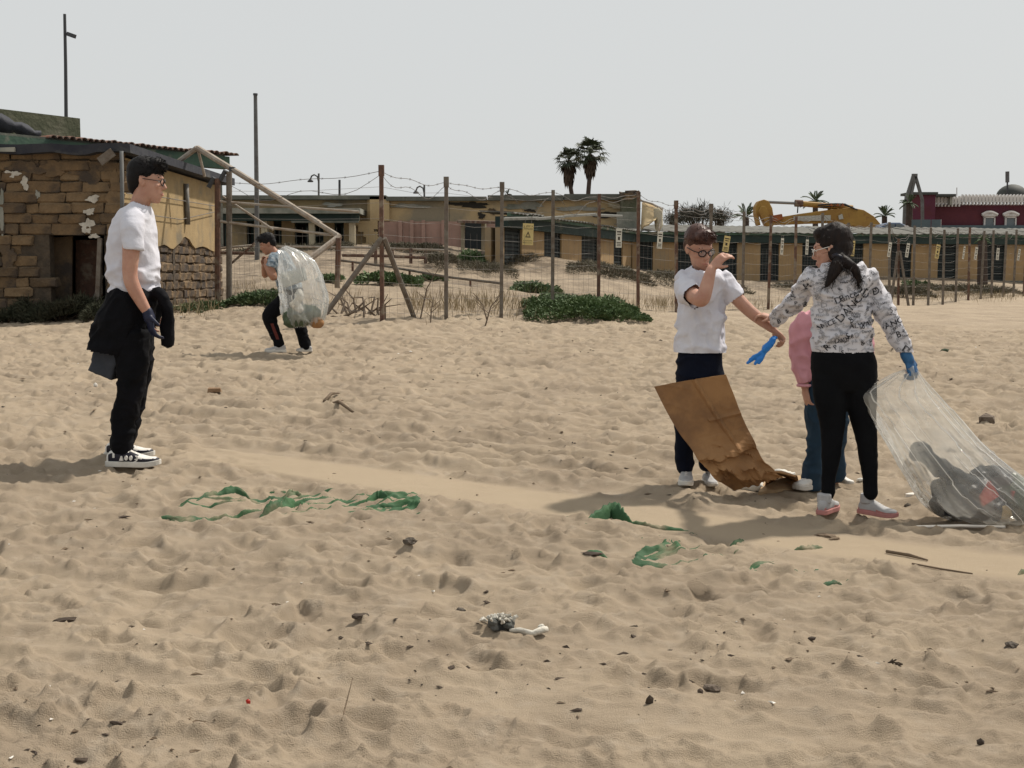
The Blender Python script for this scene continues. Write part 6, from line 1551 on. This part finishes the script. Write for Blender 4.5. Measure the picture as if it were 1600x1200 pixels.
M['red_pack'] = mat('red_pack', (.50, .085, .07), .5)
M['ochre_ball'] = mat('ochre_ball', (.40, .29, .12), .7, (.28, .2, .1), 12, bump=.01)
M['green_rag'] = mat('green_rag', (.045, .07, .042), .85, (.08, .10, .06), 9, bump=.01)
M['paper'] = mat('paper', (.66, .64, .58), .85, (.54, .52, .47), 8, bump=.004)
M['white_card'] = mat('white_card', (.60, .61, .57), .8, (.52, .53, .5), 4)
M['tarp'] = mat('tarp', (.036, .100, .036), .75, (.024, .070, .030), 5, col3=(.20, .17, .105), scale3=4.5, con3=(.50, .66), bump=.006, bscale=22)
M['stone_dark'] = mat('stone_dark', (.075, .062, .050), .9, (.12, .10, .08), 9, bump=.02)
M['stone_brown'] = mat('stone_brown', (.16, .125, .095), .9, (.11, .085, .065), 8, bump=.02)
M['driftwood'] = mat('driftwood', (.20, .145, .095), .9, (.13, .095, .065), 8, stretch=(1, 1, 5), bump=.01)
M['brick_wood'] = mat('brick_wood', (.26, .165, .095), .9, (.19, .12, .07), 7, bump=.012)
M['rope_white'] = mat('rope_white', (.58, .55, .48), .9, (.44, .41, .35), 20, bump=.01)
M['rope_dark'] = mat('rope_dark', (.055, .058, .052), .9, (.11, .11, .10), 16, bump=.02)
M['red_cap'] = mat('red_cap', (.45, .03, .02), .5)
M['wrack'] = mat('wrack', (.045, .033, .025), .9, (.075, .055, .04), 20)
M['shell'] = mat('shell', (.66, .62, .56), .7)

def grid_surface(F_, nu, nv, close=True):
    vs = [F_(i / nu, j / nv) for j in range(nv + 1) for i in range(nu if close else nu + 1)]; w_ = nu if close else nu + 1
    fs = []
    for j in range(nv):
        for i in range(nu):
            i2 = (i + 1) % w_ if close else i + 1; fs.append((j*w_+i, j*w_+i2, (j+1)*w_+i2, (j+1)*w_+i))
    return vs, fs
def sack(Ls, Rs, hd, D, root, mt, nu=120, nv=150, rad=.012, seed=1, name='film', ends=(False, True), crease=None):
    """loft between a left and a right outline with half depths; creases run from the held neck"""
    q = cr([(*a, *b, h, d) for a, b, h, d in zip(Ls, Rs, hd, D)], 12); n = len(q)
    def ring(v):
        x = v * (n - 1); i = min(int(x), n - 2); t = x - i; return q[i] * (1 - t) + q[i+1] * t
    def F_(u, v):
        lx, ly, rx, ry, h, d = ring(v); a, b = P(lx, ly, d), P(rx, ry, d); c = (a + b) / 2; ax = (b - a) / 2
        th = 2 * math.pi * u
        return c + ax * math.cos(th) + Vector((0, -1, 0)) * h * math.sin(th)
    vs, fs = grid_surface(F_, nu, nv); me_ = bpy.data.meshes.new(name); me_.from_pydata(vs, [], fs); me_.update()
    c = getco(me_); no = getno(me_); U = np.tile(np.arange(nu) / nu, nv + 1); V = np.repeat(np.arange(nv + 1) / nv, nu)
    am = rad * np.clip(.15 + 1.3 * V, 0, 1)
    ca, sa = np.cos(2 * np.pi * U), np.sin(2 * np.pi * U)
    f1 = (1 - np.abs(vnoise(ca * 4.5, sa * 4.5, V * 1.6, seed))) ** 2.2; f2 = (1 - np.abs(vnoise(ca * 9 + V * 2, sa * 9, V * 3.4, seed + 2))) ** 2; f3 = (1 - np.abs(vnoise(ca * 3, sa * 3, V * 9, seed + 4))) ** 2.5
    setco(me_, c + no * (am * (1.5 * f1 + .8 * f2 + .6 * f3 - 1.3))[:, None])
    o = put(name, me_, mt, root, True)
    c = getco(me_).reshape(nv + 1, nu, 3); no = getno(me_).reshape(nv + 1, nu, 3); rs = random.Random(seed)
    for u0, v0, v1, wd in (crease or []):        # doubled film along the creases
        mb = MB(); pts = []; dr = rs.uniform(-.05, .05); K = 40
        for k in range(K + 1):
            v = v0 + (v1 - v0) * k / K; i = int((u0 + dr * (v - v0) + .006 * math.sin(v * 19 + u0 * 40)) * nu) % nu; j = int(v * nv)
            p = Vector(c[j, i]) + Vector(no[j, i]) * .003
            if not pts or (p - pts[-1][0]).length > .004: pts.append((p, Vector(no[j, i])))
        vs = []
        for k, (p, n_) in enumerate(pts):
            tg = pts[min(k + 1, len(pts) - 1)][0] - pts[max(k - 1, 0)][0]; sd = tg.cross(n_); sd = sd.normalized() if sd.length > 1e-6 else Vector((1, 0, 0)); w_ = wd * math.sin(math.pi * (k + .5) / len(pts)) ** .6; vs += [p - sd * w_, p + n_ * w_ * .5, p + sd * w_]
        mb.add(vs, [q for k in range(len(pts) - 1) for q in ((3*k, 3*k+3, 3*k+4, 3*k+1), (3*k+1, 3*k+4, 3*k+5, 3*k+2))]); mb.build('crease', M['film_fold'], o, True)
    return o

gb = tag(empty('clear_sack', on(1530, 815)), 'big clear plastic sack of rubbish dragged on the sand by the girl', 'sack')
Db = G(1530, 812).y - .02
Ls = [(1414, 577), (1395, 584), (1368, 598), (1342, 613), (1352, 636), (1372, 668), (1395, 705), (1418, 745), (1440, 780), (1470, 804), (1515, 817), (1560, 822)]
Rs = [(1432, 578), (1440, 588), (1453, 604), (1470, 622), (1490, 645), (1515, 673), (1540, 699), (1565, 720), (1592, 742), (1618, 768), (1626, 800), (1590, 821)]
sack(Ls, Rs, [.015, .03, .05, .07, .09, .11, .14, .19, .23, .24, .18, .05], list(np.linspace(6.62, Db, 12)), gb, M['film'], 130, 150, .011, 3, crease=[(.06, .0, .75, .004), (.10, .0, .95, .005), (.15, .1, .55, .003), (.20, .0, .80, .004), (.27, .0, .5, .004), (.33, .25, .85, .003), (.40, .05, .6, .004), (.45, .3, .9, .003), (.24, .55, .95, .003), (.13, .6, .98, .003)])
MB().tube([P(1422, 574, 6.60), P(1425, 580, 6.60), P(1424, 588, 6.61)], [.020, .014, .026], 10).build('gathered_neck', M['film'], gb, True)
# its contents
def lump(name, label, cat, ells, mt, amp=.02, seed=1, vox=.012, joints=None):
    mb = MB()
    for px, py, D, rx, ry, rz in ells: mb.ell(P(px, py, D), rx, ry, rz, None, 16)
    if joints: limb(mb, [(P(a, b, d), r) for a, b, d, r in joints], 4, 14)
    me_ = remesh(mb, vox, 3); folds(me_, amp, (10, 10, 10), seed); o = put(name, me_, mt, None, True); return tag(o, label, cat)
lump('dark_rag', 'long dark grey rag lying inside the clear sack on the sand', 'rag', [], M['dark_rag'], .022, 3, .010, [(1428, 712, 6.60, .035), (1438, 706, 6.58, .055), (1455, 722, 6.56, .048), (1480, 738, Db, .055), (1515, 760, Db, .065), (1550, 780, Db, .06)])
lump('bin_bag', 'black crumpled bin bag at the bottom of the clear sack', 'bin bag', [(1494, 786, Db, .13, .13, .08), (1532, 790, Db, .14, .14, .085), (1472, 778, Db, .05, .07, .05), (1520, 768, Db, .14, .11, .07)], M['bin_bag'], .03, 5)
lump('grey_bag', 'dark grey crumpled bag behind the rag inside the clear sack', 'bag', [(1490, 765, Db + .04, .12, .12, .06), (1550, 745, Db + .08, .11, .12, .055)], M['dark_rag'], .03, 7)
slab_ = slab_poly([P(1548, 752, Db - .16), P(1562, 775, Db - .17), P(1536, 791, Db - .15), P(1533, 778, Db - .15)], (0, .03, 0), 'red_packet', M['red_pack']); tag(slab_, 'red triangular packet showing through the clear sack', 'packet')
tag(slab_poly([P(1583, 768, Db - .10), P(1596, 771, Db - .10), P(1594, 782, Db - .10), P(1582, 780, Db - .10)], (0, .03, 0), 'red_packet', M['red_pack']), 'small red packet scrap at the far right of the clear sack', 'packet')
lump('yellow_ball', 'yellowish round scrap at the lower right of the clear sack', 'scrap', [(1563, 801, Db - .08, .055, .06, .045)], M['ochre_ball'], .012, 9, .008)
lump('green_rag', 'dark green rag bunched at the right end of the clear sack', 'rag', [(1588, 772, Db, .10, .12, .075), (1600, 795, Db, .07, .10, .055), (1572, 756, Db + .05, .08, .09, .05)], M['green_rag'], .03, 11)

# sack on the stooping boy's back
sb = tag(empty('clear_sack', P(475, 505, 15.4)), 'clear plastic sack of rubbish carried on the stooping boy back', 'sack')
Ls = [(433, 391), (436, 396), (437, 410), (437, 430), (439, 455), (443, 480), (447, 500), (455, 511)]
Rs = [(446, 384), (462, 390), (480, 400), (492, 412), (501, 435), (508, 462), (508, 490), (498, 509)]
sack(Ls, Rs, [.04, .11, .17, .20, .22, .22, .19, .08], [15.28, 15.25, 15.22, 15.2, 15.2, 15.2, 15.2, 15.2], sb, M['film_far'], 90, 90, .035, 13, crease=[(.05, .1, .9, .008), (.12, .2, .8, .007), (.2, .0, .6, .008), (.3, .2, .9, .006), (.38, .0, .5, .008), (.45, .3, .9, .007)])
tag(slab_poly([P(436, 428, 15.06), P(472, 418, 15.04), P(476, 437, 15.02), P(443, 449, 15.04)], (.03, .03, 0), 'white_card', M['white_card']), 'white card sheet inside the sack on the stooping boy back', 'card')
lump('green_rag', 'olive green rag at the bottom of the stooping boy sack', 'rag', [(466, 496, 15.18, .20, .13, .11), (455, 502, 15.15, .10, .10, .07), (480, 490, 15.2, .16, .13, .10)], M['green_rag'], .04, 15, .015)
lump('paper_scrap', 'crumpled white paper in the middle of the stooping boy sack', 'paper', [(466, 462, 15.06, .05, .05, .09), (460, 476, 15.05, .07, .05, .06), (468, 482, 15.06, .05, .05, .05)], M['paper'], .03, 17, .012)
lump('cardboard_scrap', 'brown cardboard corner poking low out of the stooping boy sack', 'cardboard', [(494, 504, 15.16, .09, .06, .06)], M['cardboard'], .03, 19, .012)

# ---- sheet of cardboard propped on the boy's legs
cbt = tag(empty('cardboard_sheet', on(1150, 762)), 'large creased brown cardboard sheet leaning against the brown-haired boy legs', 'cardboard')
gL, gR_ = G(1146, 766), G(1205, 752)
Lp = [P(1022, 604, 6.98), P(1040, 640, 6.985), P(1062, 678, 6.98), P(1085, 706, 6.97), P(1110, 735, 6.96), Vector((gL.x, gL.y, gz(gL.x, gL.y) + .02))]
Rp = [P(1134, 585, 7.02), P(1147, 618, 7.02), P(1160, 652, 7.02), P(1178, 690, 7.01), P(1192, 716, 6.99), P(1222, 742, 6.97)]
lq = cr([tuple(v) for v in Lp], 10); rq = cr([tuple(v) for v in Rp], 10); nv = len(lq) - 1; nu = 50
me_ = bpy.data.meshes.new('sheet')
vs, fs = [], []
for j in range(nv + 1):
    for i in range(nu + 1): vs.append(tuple(lq[j] * (1 - i / nu) + rq[j] * (i / nu)))
for j in range(nv):
    for i in range(nu): fs.append((j*(nu+1)+i, j*(nu+1)+i+1, (j+1)*(nu+1)+i+1, (j+1)*(nu+1)+i))
me_.from_pydata(vs, [], fs); me_.update()
U = np.tile(np.arange(nu + 1) / nu, nv + 1); V = np.repeat(np.arange(nv + 1) / nv, nu + 1); c = getco(me_)
cru = np.clip((V - .48) / .2, 0, 1)
rid = (1 - np.abs(vnoise(U * 4.2 + V * 2.5, V * 7, seed=5))) ** 2.5; rid2 = (1 - np.abs(vnoise(U * 5 + V * 3, V * 10 - U * 3, seed=6))) ** 2
line_ = np.exp(-((V - .60 - .05 * np.sin(U * 4)) / .03) ** 2); vl = np.exp(-((U - .56 - .25 * V) / .025) ** 2) * (V < .62); hl = np.exp(-((V - .36) / .014) ** 2) * (U > .5)
dy = -.05 * rid * cru * (1 - np.clip((V - .9) / .1, 0, 1) * .7) - .022 * rid2 * (.2 + cru) - .03 * line_ - .018 * vl - .012 * hl + .03 * np.sin(U * 3.1) * (1 - V)
c[:, 1] += dy; c[:, 2] += .5 * dy * cru
setco(me_, c); so_ = put('sheet', me_, M['cardboard'], cbt, False); mo = so_.modifiers.new('s', 'SOLIDIFY'); mo.thickness = .006
# torn edges and flattened corner on the sand
g1, g2, g3 = on(1150, 768, .012), on(1252, 758, .014), on(1240, 746, .02)
slab_poly([on(1185, 771, .010), on(1252, 763, .012), on(1258, 752, .014), on(1200, 756, .02)], (0, 0, .022), 'folded_corner', M['cardboard_pale'], cbt)
ruled([P(1200, 735, 6.95), P(1220, 738, 6.93), P(1243, 744, 6.9)], [on(1195, 765, .03), on(1222, 757, .05), on(1248, 757, .02)], 'torn_flap', M['cardboard'], cbt, .006, 8, -.02)
for i, (px, py, wd, mk, lb_) in enumerate([(1172, 762, .09, 'paper', 'crumpled pale paper at the foot of the cardboard sheet'), (1222, 748, .08, 'paper', 'white paper scrap on the folded cardboard corner'), (1200, 754, .07, 'cardboard_pale', 'pale brown torn card scrap under the cardboard sheet')]):
    g = on(px, py, .03); mb = MB(); mb.ell(g, wd, wd * .8, .022, None, 14); m2 = remesh(mb, .008, 1); folds(m2, .03, (22, 22, 30), 60 + i); tag(put('paper_scrap', m2, M[mk], None, False), lb_, 'paper')

# ---- green tarpaulin, mostly buried: only folds rise from the sand
def tarp(label, loc, patches, ridges, seed=0):
    root = tag(empty('tarpaulin', loc), label, 'tarpaulin'); rs = random.Random(seed); V_, F_ = [], []
    for corners, ang, lift, thr, fu, fv, sd_ in patches:
        c4 = [np.array(on(*q)[:2]) for q in corners]; nu, nv = 150, 90
        U, V = np.meshgrid(np.linspace(0, 1, nu), np.linspace(0, 1, nv)); U = U.ravel()[:, None]; V = V.ravel()[:, None]
        XY = (c4[0] * (1 - U) + c4[1] * U) * (1 - V) + (c4[3] * (1 - U) + c4[2] * U) * V
        x, y = XY[:, 0], XY[:, 1]; ca, sa = math.cos(ang), math.sin(ang); a_ = x * ca + y * sa; b_ = -x * sa + y * ca
        wob = .5 * vnoise(x * 2.2, y * 2.2, seed=sd_ + 5)
        rg = (1 - np.abs(vnoise(a_ * fu + wob, b_ * fv + wob * 1.5, seed=sd_))) ** 1.5 + .35 * (1 - np.abs(vnoise(a_ * fu * 2.3, b_ * fv * 2.2 + wob, seed=sd_ + 2))) ** 2 + .35 * vnoise(x * 1.6, y * 2.2, seed=sd_ + 7)
        ed = np.minimum(np.minimum(U, 1 - U), np.minimum(V, 1 - V)).ravel(); ed = np.clip(ed / .08, 0, 1)
        z = ground(x, y) + lift * (rg - thr + .16 * (1 - U.ravel()) + .10 * vnoise(x * 28, y * 28, seed=sd_ + 9)) - .05 * (1 - ed)
        k = len(V_); V_ += list(zip(x, y, z)); F_ += [(k + j*nu+i, k + j*nu+i+1, k + (j+1)*nu+i+1, k + (j+1)*nu+i) for j in range(nv-1) for i in range(nu-1)]
    for pts, wpx, h in ridges:
        q = np.array(cr([tuple(on(a, b)) for a, b in pts], 9)); n = len(q); K = 9; X = []
        for i, p in enumerate(q):
            t = i / (n - 1); e = math.sin(math.pi * t) ** .7; wv = wpx * p[1] / F * (.25 + .75 * e) * (1 + .2 * rs.uniform(-1, 1)); hh = h * e * (1 + .15 * rs.uniform(-1, 1))
            tg = Vector(q[min(i+1, n-1)]) - Vector(q[max(i-1, 0)]); tg.z = 0; tg.normalize(); sd = Vector((-tg.y, tg.x, 0))
            for k in range(K):
                s = -1 + 2 * k / (K - 1); X.append((p[0] + sd.x * s * wv * 2.0, p[1] + sd.y * s * wv * 2.0, p[2], hh * (1 - abs(s) ** 1.6) * (1 + .25 * math.sin(s * 5 + t * 9)) - .012 - .035 * abs(s) ** 3))
        X = np.array(X); z = .5 * ground(X[:, 0], X[:, 1]) + .5 * X[:, 2] + X[:, 3]; k0 = len(V_); V_ += list(zip(X[:, 0], X[:, 1], z))
        F_ += [(k0 + i*K+k, k0 + (i+1)*K+k, k0 + (i+1)*K+k+1, k0 + i*K+k+1) for i in range(n-1) for k in range(K-1)]
    o = MB().add(V_, F_).build('sheet', M['tarp'], root, True); tag(o, kind='stuff'); return root
tarp('green tarpaulin half buried in sand left of centre, folds showing in a row', on(450, 795), [([(225, 812), (690, 800), (680, 762), (260, 762)], R(36), .034, 1.03, .8, 11, 3)],
     [([(300, 786), (335, 774), (365, 769), (394, 772)], 5, .05), ([(400, 803), (425, 796), (448, 788), (462, 782)], 7, .055), ([(440, 772), (458, 766), (476, 772)], 4, .045), ([(480, 779), (530, 778), (578, 774)], 3, .02), ([(570, 779), (590, 772), (608, 779)], 5, .055), ([(560, 793), (590, 787), (625, 785), (668, 783)], 5, .03), ([(235, 804), (262, 800), (292, 803)], 3, .02)], 3)
tarp('green tarpaulin poking up in a peak beside the smooth track', on(960, 815), [],
     [([(828, 804), (860, 803), (905, 809)], 3, .02), ([(918, 817), (938, 808), (955, 799), (972, 809), (992, 816)], 6, .085), ([(972, 813), (1005, 815), (1040, 822), (1085, 825)], 4.5, .030), ([(905, 823), (935, 821)], 3, .012)], 4)
tarp('thin green tarpaulin scraps buried right of centre', on(1150, 850), [([(960, 880), (1360, 905), (1330, 840), (980, 828)], R(35), .032, 1.27, .9, 11, 13)],
     [([(1130, 850), (1150, 843), (1165, 839)], 5, .025), ([(1185, 873), (1220, 881), (1250, 891)], 3, .012), ([(1238, 854), (1262, 852), (1290, 850)], 5, .03), ([(1278, 905), (1300, 901), (1320, 904)], 4, .02), ([(905, 867), (930, 865), (955, 869)], 5, .02), ([(1590, 894), (1602, 889), (1625, 892)], 5, .035)], 5)

# ---- single pieces of litter
def chunk(name, label, cat, px, py, wpx, hpx, mt, seed, depth=.7, sub=2, jit=.28, group=None, sink=.25):
    g = on(px, py); s = g.y / F; rs = random.Random(seed); bm = bmesh.new(); bmesh.ops.create_icosphere(bm, subdivisions=sub, radius=1)
    for v in bm.verts: v.co *= 1 + rs.uniform(-jit, jit)
    for v in bm.verts: v.co = Vector((v.co.x * wpx * s / 2, v.co.y * wpx * s / 2 * depth, v.co.z * hpx * s / 2))
    bmesh.ops.rotate(bm, verts=bm.verts, cent=(0, 0, 0), matrix=Matrix.Rotation(rs.uniform(-.5, .5), 3, 'Z')); bmesh.ops.translate(bm, verts=bm.verts, vec=g + Vector((0, 0, hpx * s * (.5 - sink)))); me_ = bpy.data.meshes.new(name); bm.to_mesh(me_); bm.free()
    return tag(put(name, me_, mt), label, cat, group)
chunk('stone', 'brown square stone with flat top on the sand right of the clear sack', 'stone', 1540, 657, 30, 24, M['stone_brown'], 1, .8, 1, .22)
chunk('shell_scrap', 'white scrap lying behind the brown stone at right', 'scrap', 1550, 641, 18, 6, M['shell'], 2)
g = on(335, 614); mb = MB(); mb.box(g + Vector((0, 0, .018)), (.115, .05, .04), Matrix.Rotation(.12, 3, 'Z'), 0, .006); tag(mb.build('wood_block', M['brick_wood']), 'small brown brick-like block lying behind the standing boy', 'block')
brn = tag(empty('driftwood_branch', on(525, 640)), 'forked driftwood branch lying left of centre on the sand', 'branch')
for pts, r in (([(501, 630), (515, 632), (530, 638), (552, 645)], [.016, .02, .016, .01]), ([(507, 628), (518, 624), (530, 621)], [.016, .014, .008]), ([(520, 633), (530, 627), (536, 625)], [.01, .008, .005])):
    MB().tube([on(a, b, .02 + .03 * (k % 2)) for k, (a, b) in enumerate(pts)], r, 8).build('limb', M['driftwood'], brn, True)
rp_ = tag(empty('rope_clump', on(778, 985)), 'frayed dark and white clump of old rope in the foreground', 'rope')
g = on(778, 982); mb = MB(); rs = random.Random(3)
for k in range(26): a = rs.uniform(0, 6.28); r_ = rs.uniform(0, .045); mb.ell(g + Vector((math.cos(a) * r_ * 1.2, math.sin(a) * r_ * .7, rs.uniform(.0, .035))), rs.uniform(.010, .02), .014, rs.uniform(.010, .02), None, 8)
m2 = remesh(mb, .004, 1); folds(m2, .006, (60, 60, 60), 5); put('tangle', m2, M['rope_dark'], rp_, True)
for k in range(40):
    a = rs.uniform(0, 6.28); r_ = rs.uniform(.005, .05); p = g + Vector((math.cos(a) * r_ * 1.2, math.sin(a) * r_ * .7, .045 - r_ * .35)); e = p + Vector((math.cos(a) * .02, math.sin(a) * .015, rs.uniform(.0, .022))); MB().tube([p, (p + e) / 2 + Vector((0, 0, .006)), e], [.0045, .005, .003], 5).build('frayed_end', M['rope_white'], rp_)
rw = tag(empty('rope_piece', on(832, 993)), 'pale piece of rope with a knotted end right of the dark clump', 'rope')
MB().tube([on(796, 987, .005), on(812, 986, .012), on(832, 990, .014), on(846, 988, .022), on(854, 986, .026)], [.006, .011, .012, .014, .012], 8).build('strand', M['rope_white'], rw, True)
mb = MB()
for k in range(10): mb.ell(on(849 + rs.uniform(-7, 7), 986, .02 + rs.uniform(0, .018)), .009, .009, .008, None, 8)
put('knot', remesh(mb, .004, 1), M['rope_white'], rw, True)
chunk('red_bottle_cap', 'tiny red plastic scrap standing in the foreground sand', 'plastic scrap', 388, 1101, 9, 14, M['red_cap'], 4, .5, 1)
tag(MB().tube([on(1432, 823, .008), on(1500, 824, .012), on(1570, 825, .01)], .008, 6).build('white_stick', M['shell']), 'long thin white stick in front of the clear sack', 'stick')
tag(MB().tube([on(1385, 858, .01), on(1420, 866, .012), on(1450, 872, .006)], [.008, .009, .004], 6).build('thin_stick', M['driftwood']), 'thin dark stick lying at the edge of the smooth track at right', 'stick')
tag(MB().tube([on(1425, 877, .006), on(1470, 886, .008), on(1520, 892, .004)], [.004, .005, .003], 6).build('thin_stick', M['driftwood']), 'very thin twig lower on the smooth track at right', 'stick')
tag(MB().tube([on(534, 1140, 0), on(540, 1130, .05), on(552, 1117, .10)], [.003, .0025, .001], 5).build('grass_stalk', M['driftwood']), 'single curved grass stalk standing in the lower foreground', 'stalk')
for i, (nm, lb_, px, py, w_, h_, mk, dp, sk) in enumerate([
    ('driftwood_piece', 'flat brown driftwood piece in front of the girl shoes', 1290, 834, 34, 7, 'driftwood', .4, .3), ('driftwood_piece', 'dark brown driftwood chip by the smooth track at right', 1305, 838, 22, 6, 'driftwood', .4, .3),
    ('dark_stone', 'angular brown chunk in the lower right foreground', 1113, 1073, 26, 13, 'stone_brown', .7, .2), ('dark_stone', 'small black chunk beside the angular brown one', 1094, 1078, 13, 9, 'wrack', .7, .2),
    ('dark_stone', 'dark pointed chunk left of the angular brown one', 1015, 1097, 13, 17, 'wrack', .7, .2), ('dark_stone', 'dark grey lump right below the left tarpaulin', 640, 860, 22, 12, 'stone_dark', .7, .2),
    ('wrack_piece', 'long dark flat piece at left in the foreground', 102, 962, 40, 8, 'wrack', .35, .3), ('wrack_piece', 'dark lump with crumbs left of the rope clump', 562, 966, 26, 9, 'wrack', .6, .2), ('dark_stone', 'dark stone up left of the rope clump', 720, 950, 20, 12, 'stone_dark', .7, .2),
    ('wrack_piece', 'dark flat chip in the lower left foreground', 182, 1123, 26, 8, 'wrack', .4, .3), ('wrack_piece', 'dark curved chip at the bottom left', 132, 1180, 34, 7, 'wrack', .35, .3), ('wrack_piece', 'dark clod far right of the rope pieces', 1268, 994, 16, 9, 'wrack', .7, .2),
    ('dark_stone', 'grey-brown clod in sand at far right foreground', 1580, 1010, 22, 14, 'stone_dark', .7, .25), ('wrack_piece', 'small dark stone below the red building side, lower right', 1532, 1158, 14, 12, 'wrack', .7, .2),
    ('green_scrap', 'small green scrap on the sand behind the girl gloved hand', 1476, 550, 14, 8, 'green_rag', .7, .2), ('plastic_scrap', 'pale pinkish scrap between girl shoes and sack', 1425, 771, 22, 7, 'shell', .5, .3), ('plastic_scrap', 'dark pebble pair under the sack edge', 1418, 786, 12, 8, 'stone_dark', .6, .2),
    ('white_bottle', 'pale bottle-like scrap beside the child shoes', 1345, 752, 14, 7, 'paper', .5, .2), ('wrack_piece', 'dark bark piece below the peaked tarpaulin', 925, 868, 36, 6, 'wrack', .4, .3), ('plastic_scrap', 'white scrap in sand behind the standing boy', 149, 603, 9, 8, 'shell', .6, .2)]):
    chunk(nm, lb_, nm.split('_')[-1], px, py, w_, h_, M[mk], 20 + i, dp, 1 if w_ < 20 else 2, .25, None, sk)
bt = tag(empty('black_tangle', on(1397, 1033)), 'little black wire tangle in the right foreground', 'tangle')
rs = random.Random(9)
for k in range(6): p = on(1388 + k * 3.6, 1033); q_ = lambda s: Vector((rs.uniform(-.018, .018), rs.uniform(-.012, .012), rs.uniform(.002, .02) * s)); MB().tube([p, p + q_(.6), p + q_(1.2), p + q_(.4)], .0028, 5).build('loop', M['wrack'], bt)
# crumbs of wrack and shell strewn everywhere
def crumbs(name, label, cnt, mt, smin, smax, seed, ymax, flat):
    r_ = np.random.default_rng(seed); y = 2.8 + (ymax - 2.8) * r_.uniform(0, 1, cnt) ** 1.5; x = r_.uniform(-1, 1, cnt) * (.3 + .46 * y); keep = (vnoise(x * .9, y * .7, seed=seed) + .8 * vnoise(x * 3.1, y * 2.6, seed=seed + 2)) > rng.uniform(.05, 1.5, cnt); x, y = x[keep], y[keep]; z = ground(x, y); vs = []; fs = []
    ico = [(0, 0, 1), (.9, 0, -.1), (-.4, .8, .1), (-.5, -.8, 0), (.1, .1, -1)]; fc = [(0, 1, 2), (0, 2, 3), (0, 3, 1), (4, 2, 1), (4, 3, 2), (4, 1, 3)]
    for a, b, c_ in zip(x, y, z):
        s = r_.uniform(smin, smax) * (1 + .05 * max(b - 6, 0)); th = r_.uniform(0, 6.28); ct, st_ = math.cos(th), math.sin(th); k = len(vs); el = r_.uniform(.8, 3.2); s *= r_.choice([.6, .8, 1, 1.5])
        for q in ico: X, Y = q[0] * s * el + r_.normal() * s * .2, q[1] * s; vs.append((a + X * ct - Y * st_, b + X * st_ + Y * ct, c_ + q[2] * s * flat + s * flat * .5))
        fs += [tuple(i + k for i in f) for f in fc]
    tag(MB().add(vs, fs).build(name, mt), label, 'litter', None, 'stuff')
crumbs('wrack_crumbs', 'dark crumbs of dry wrack strewn over the sand', 6500, M['wrack'], .003, .010, 3, 20, .5)
crumbs('brown_chips', 'brown wood chips strewn over the sand', 3200, M['driftwood'], .003, .011, 4, 20, .5)
crumbs('shell_bits', 'white shell and plastic bits strewn over the sand', 900, M['shell'], .003, .009, 5, 20, .5)
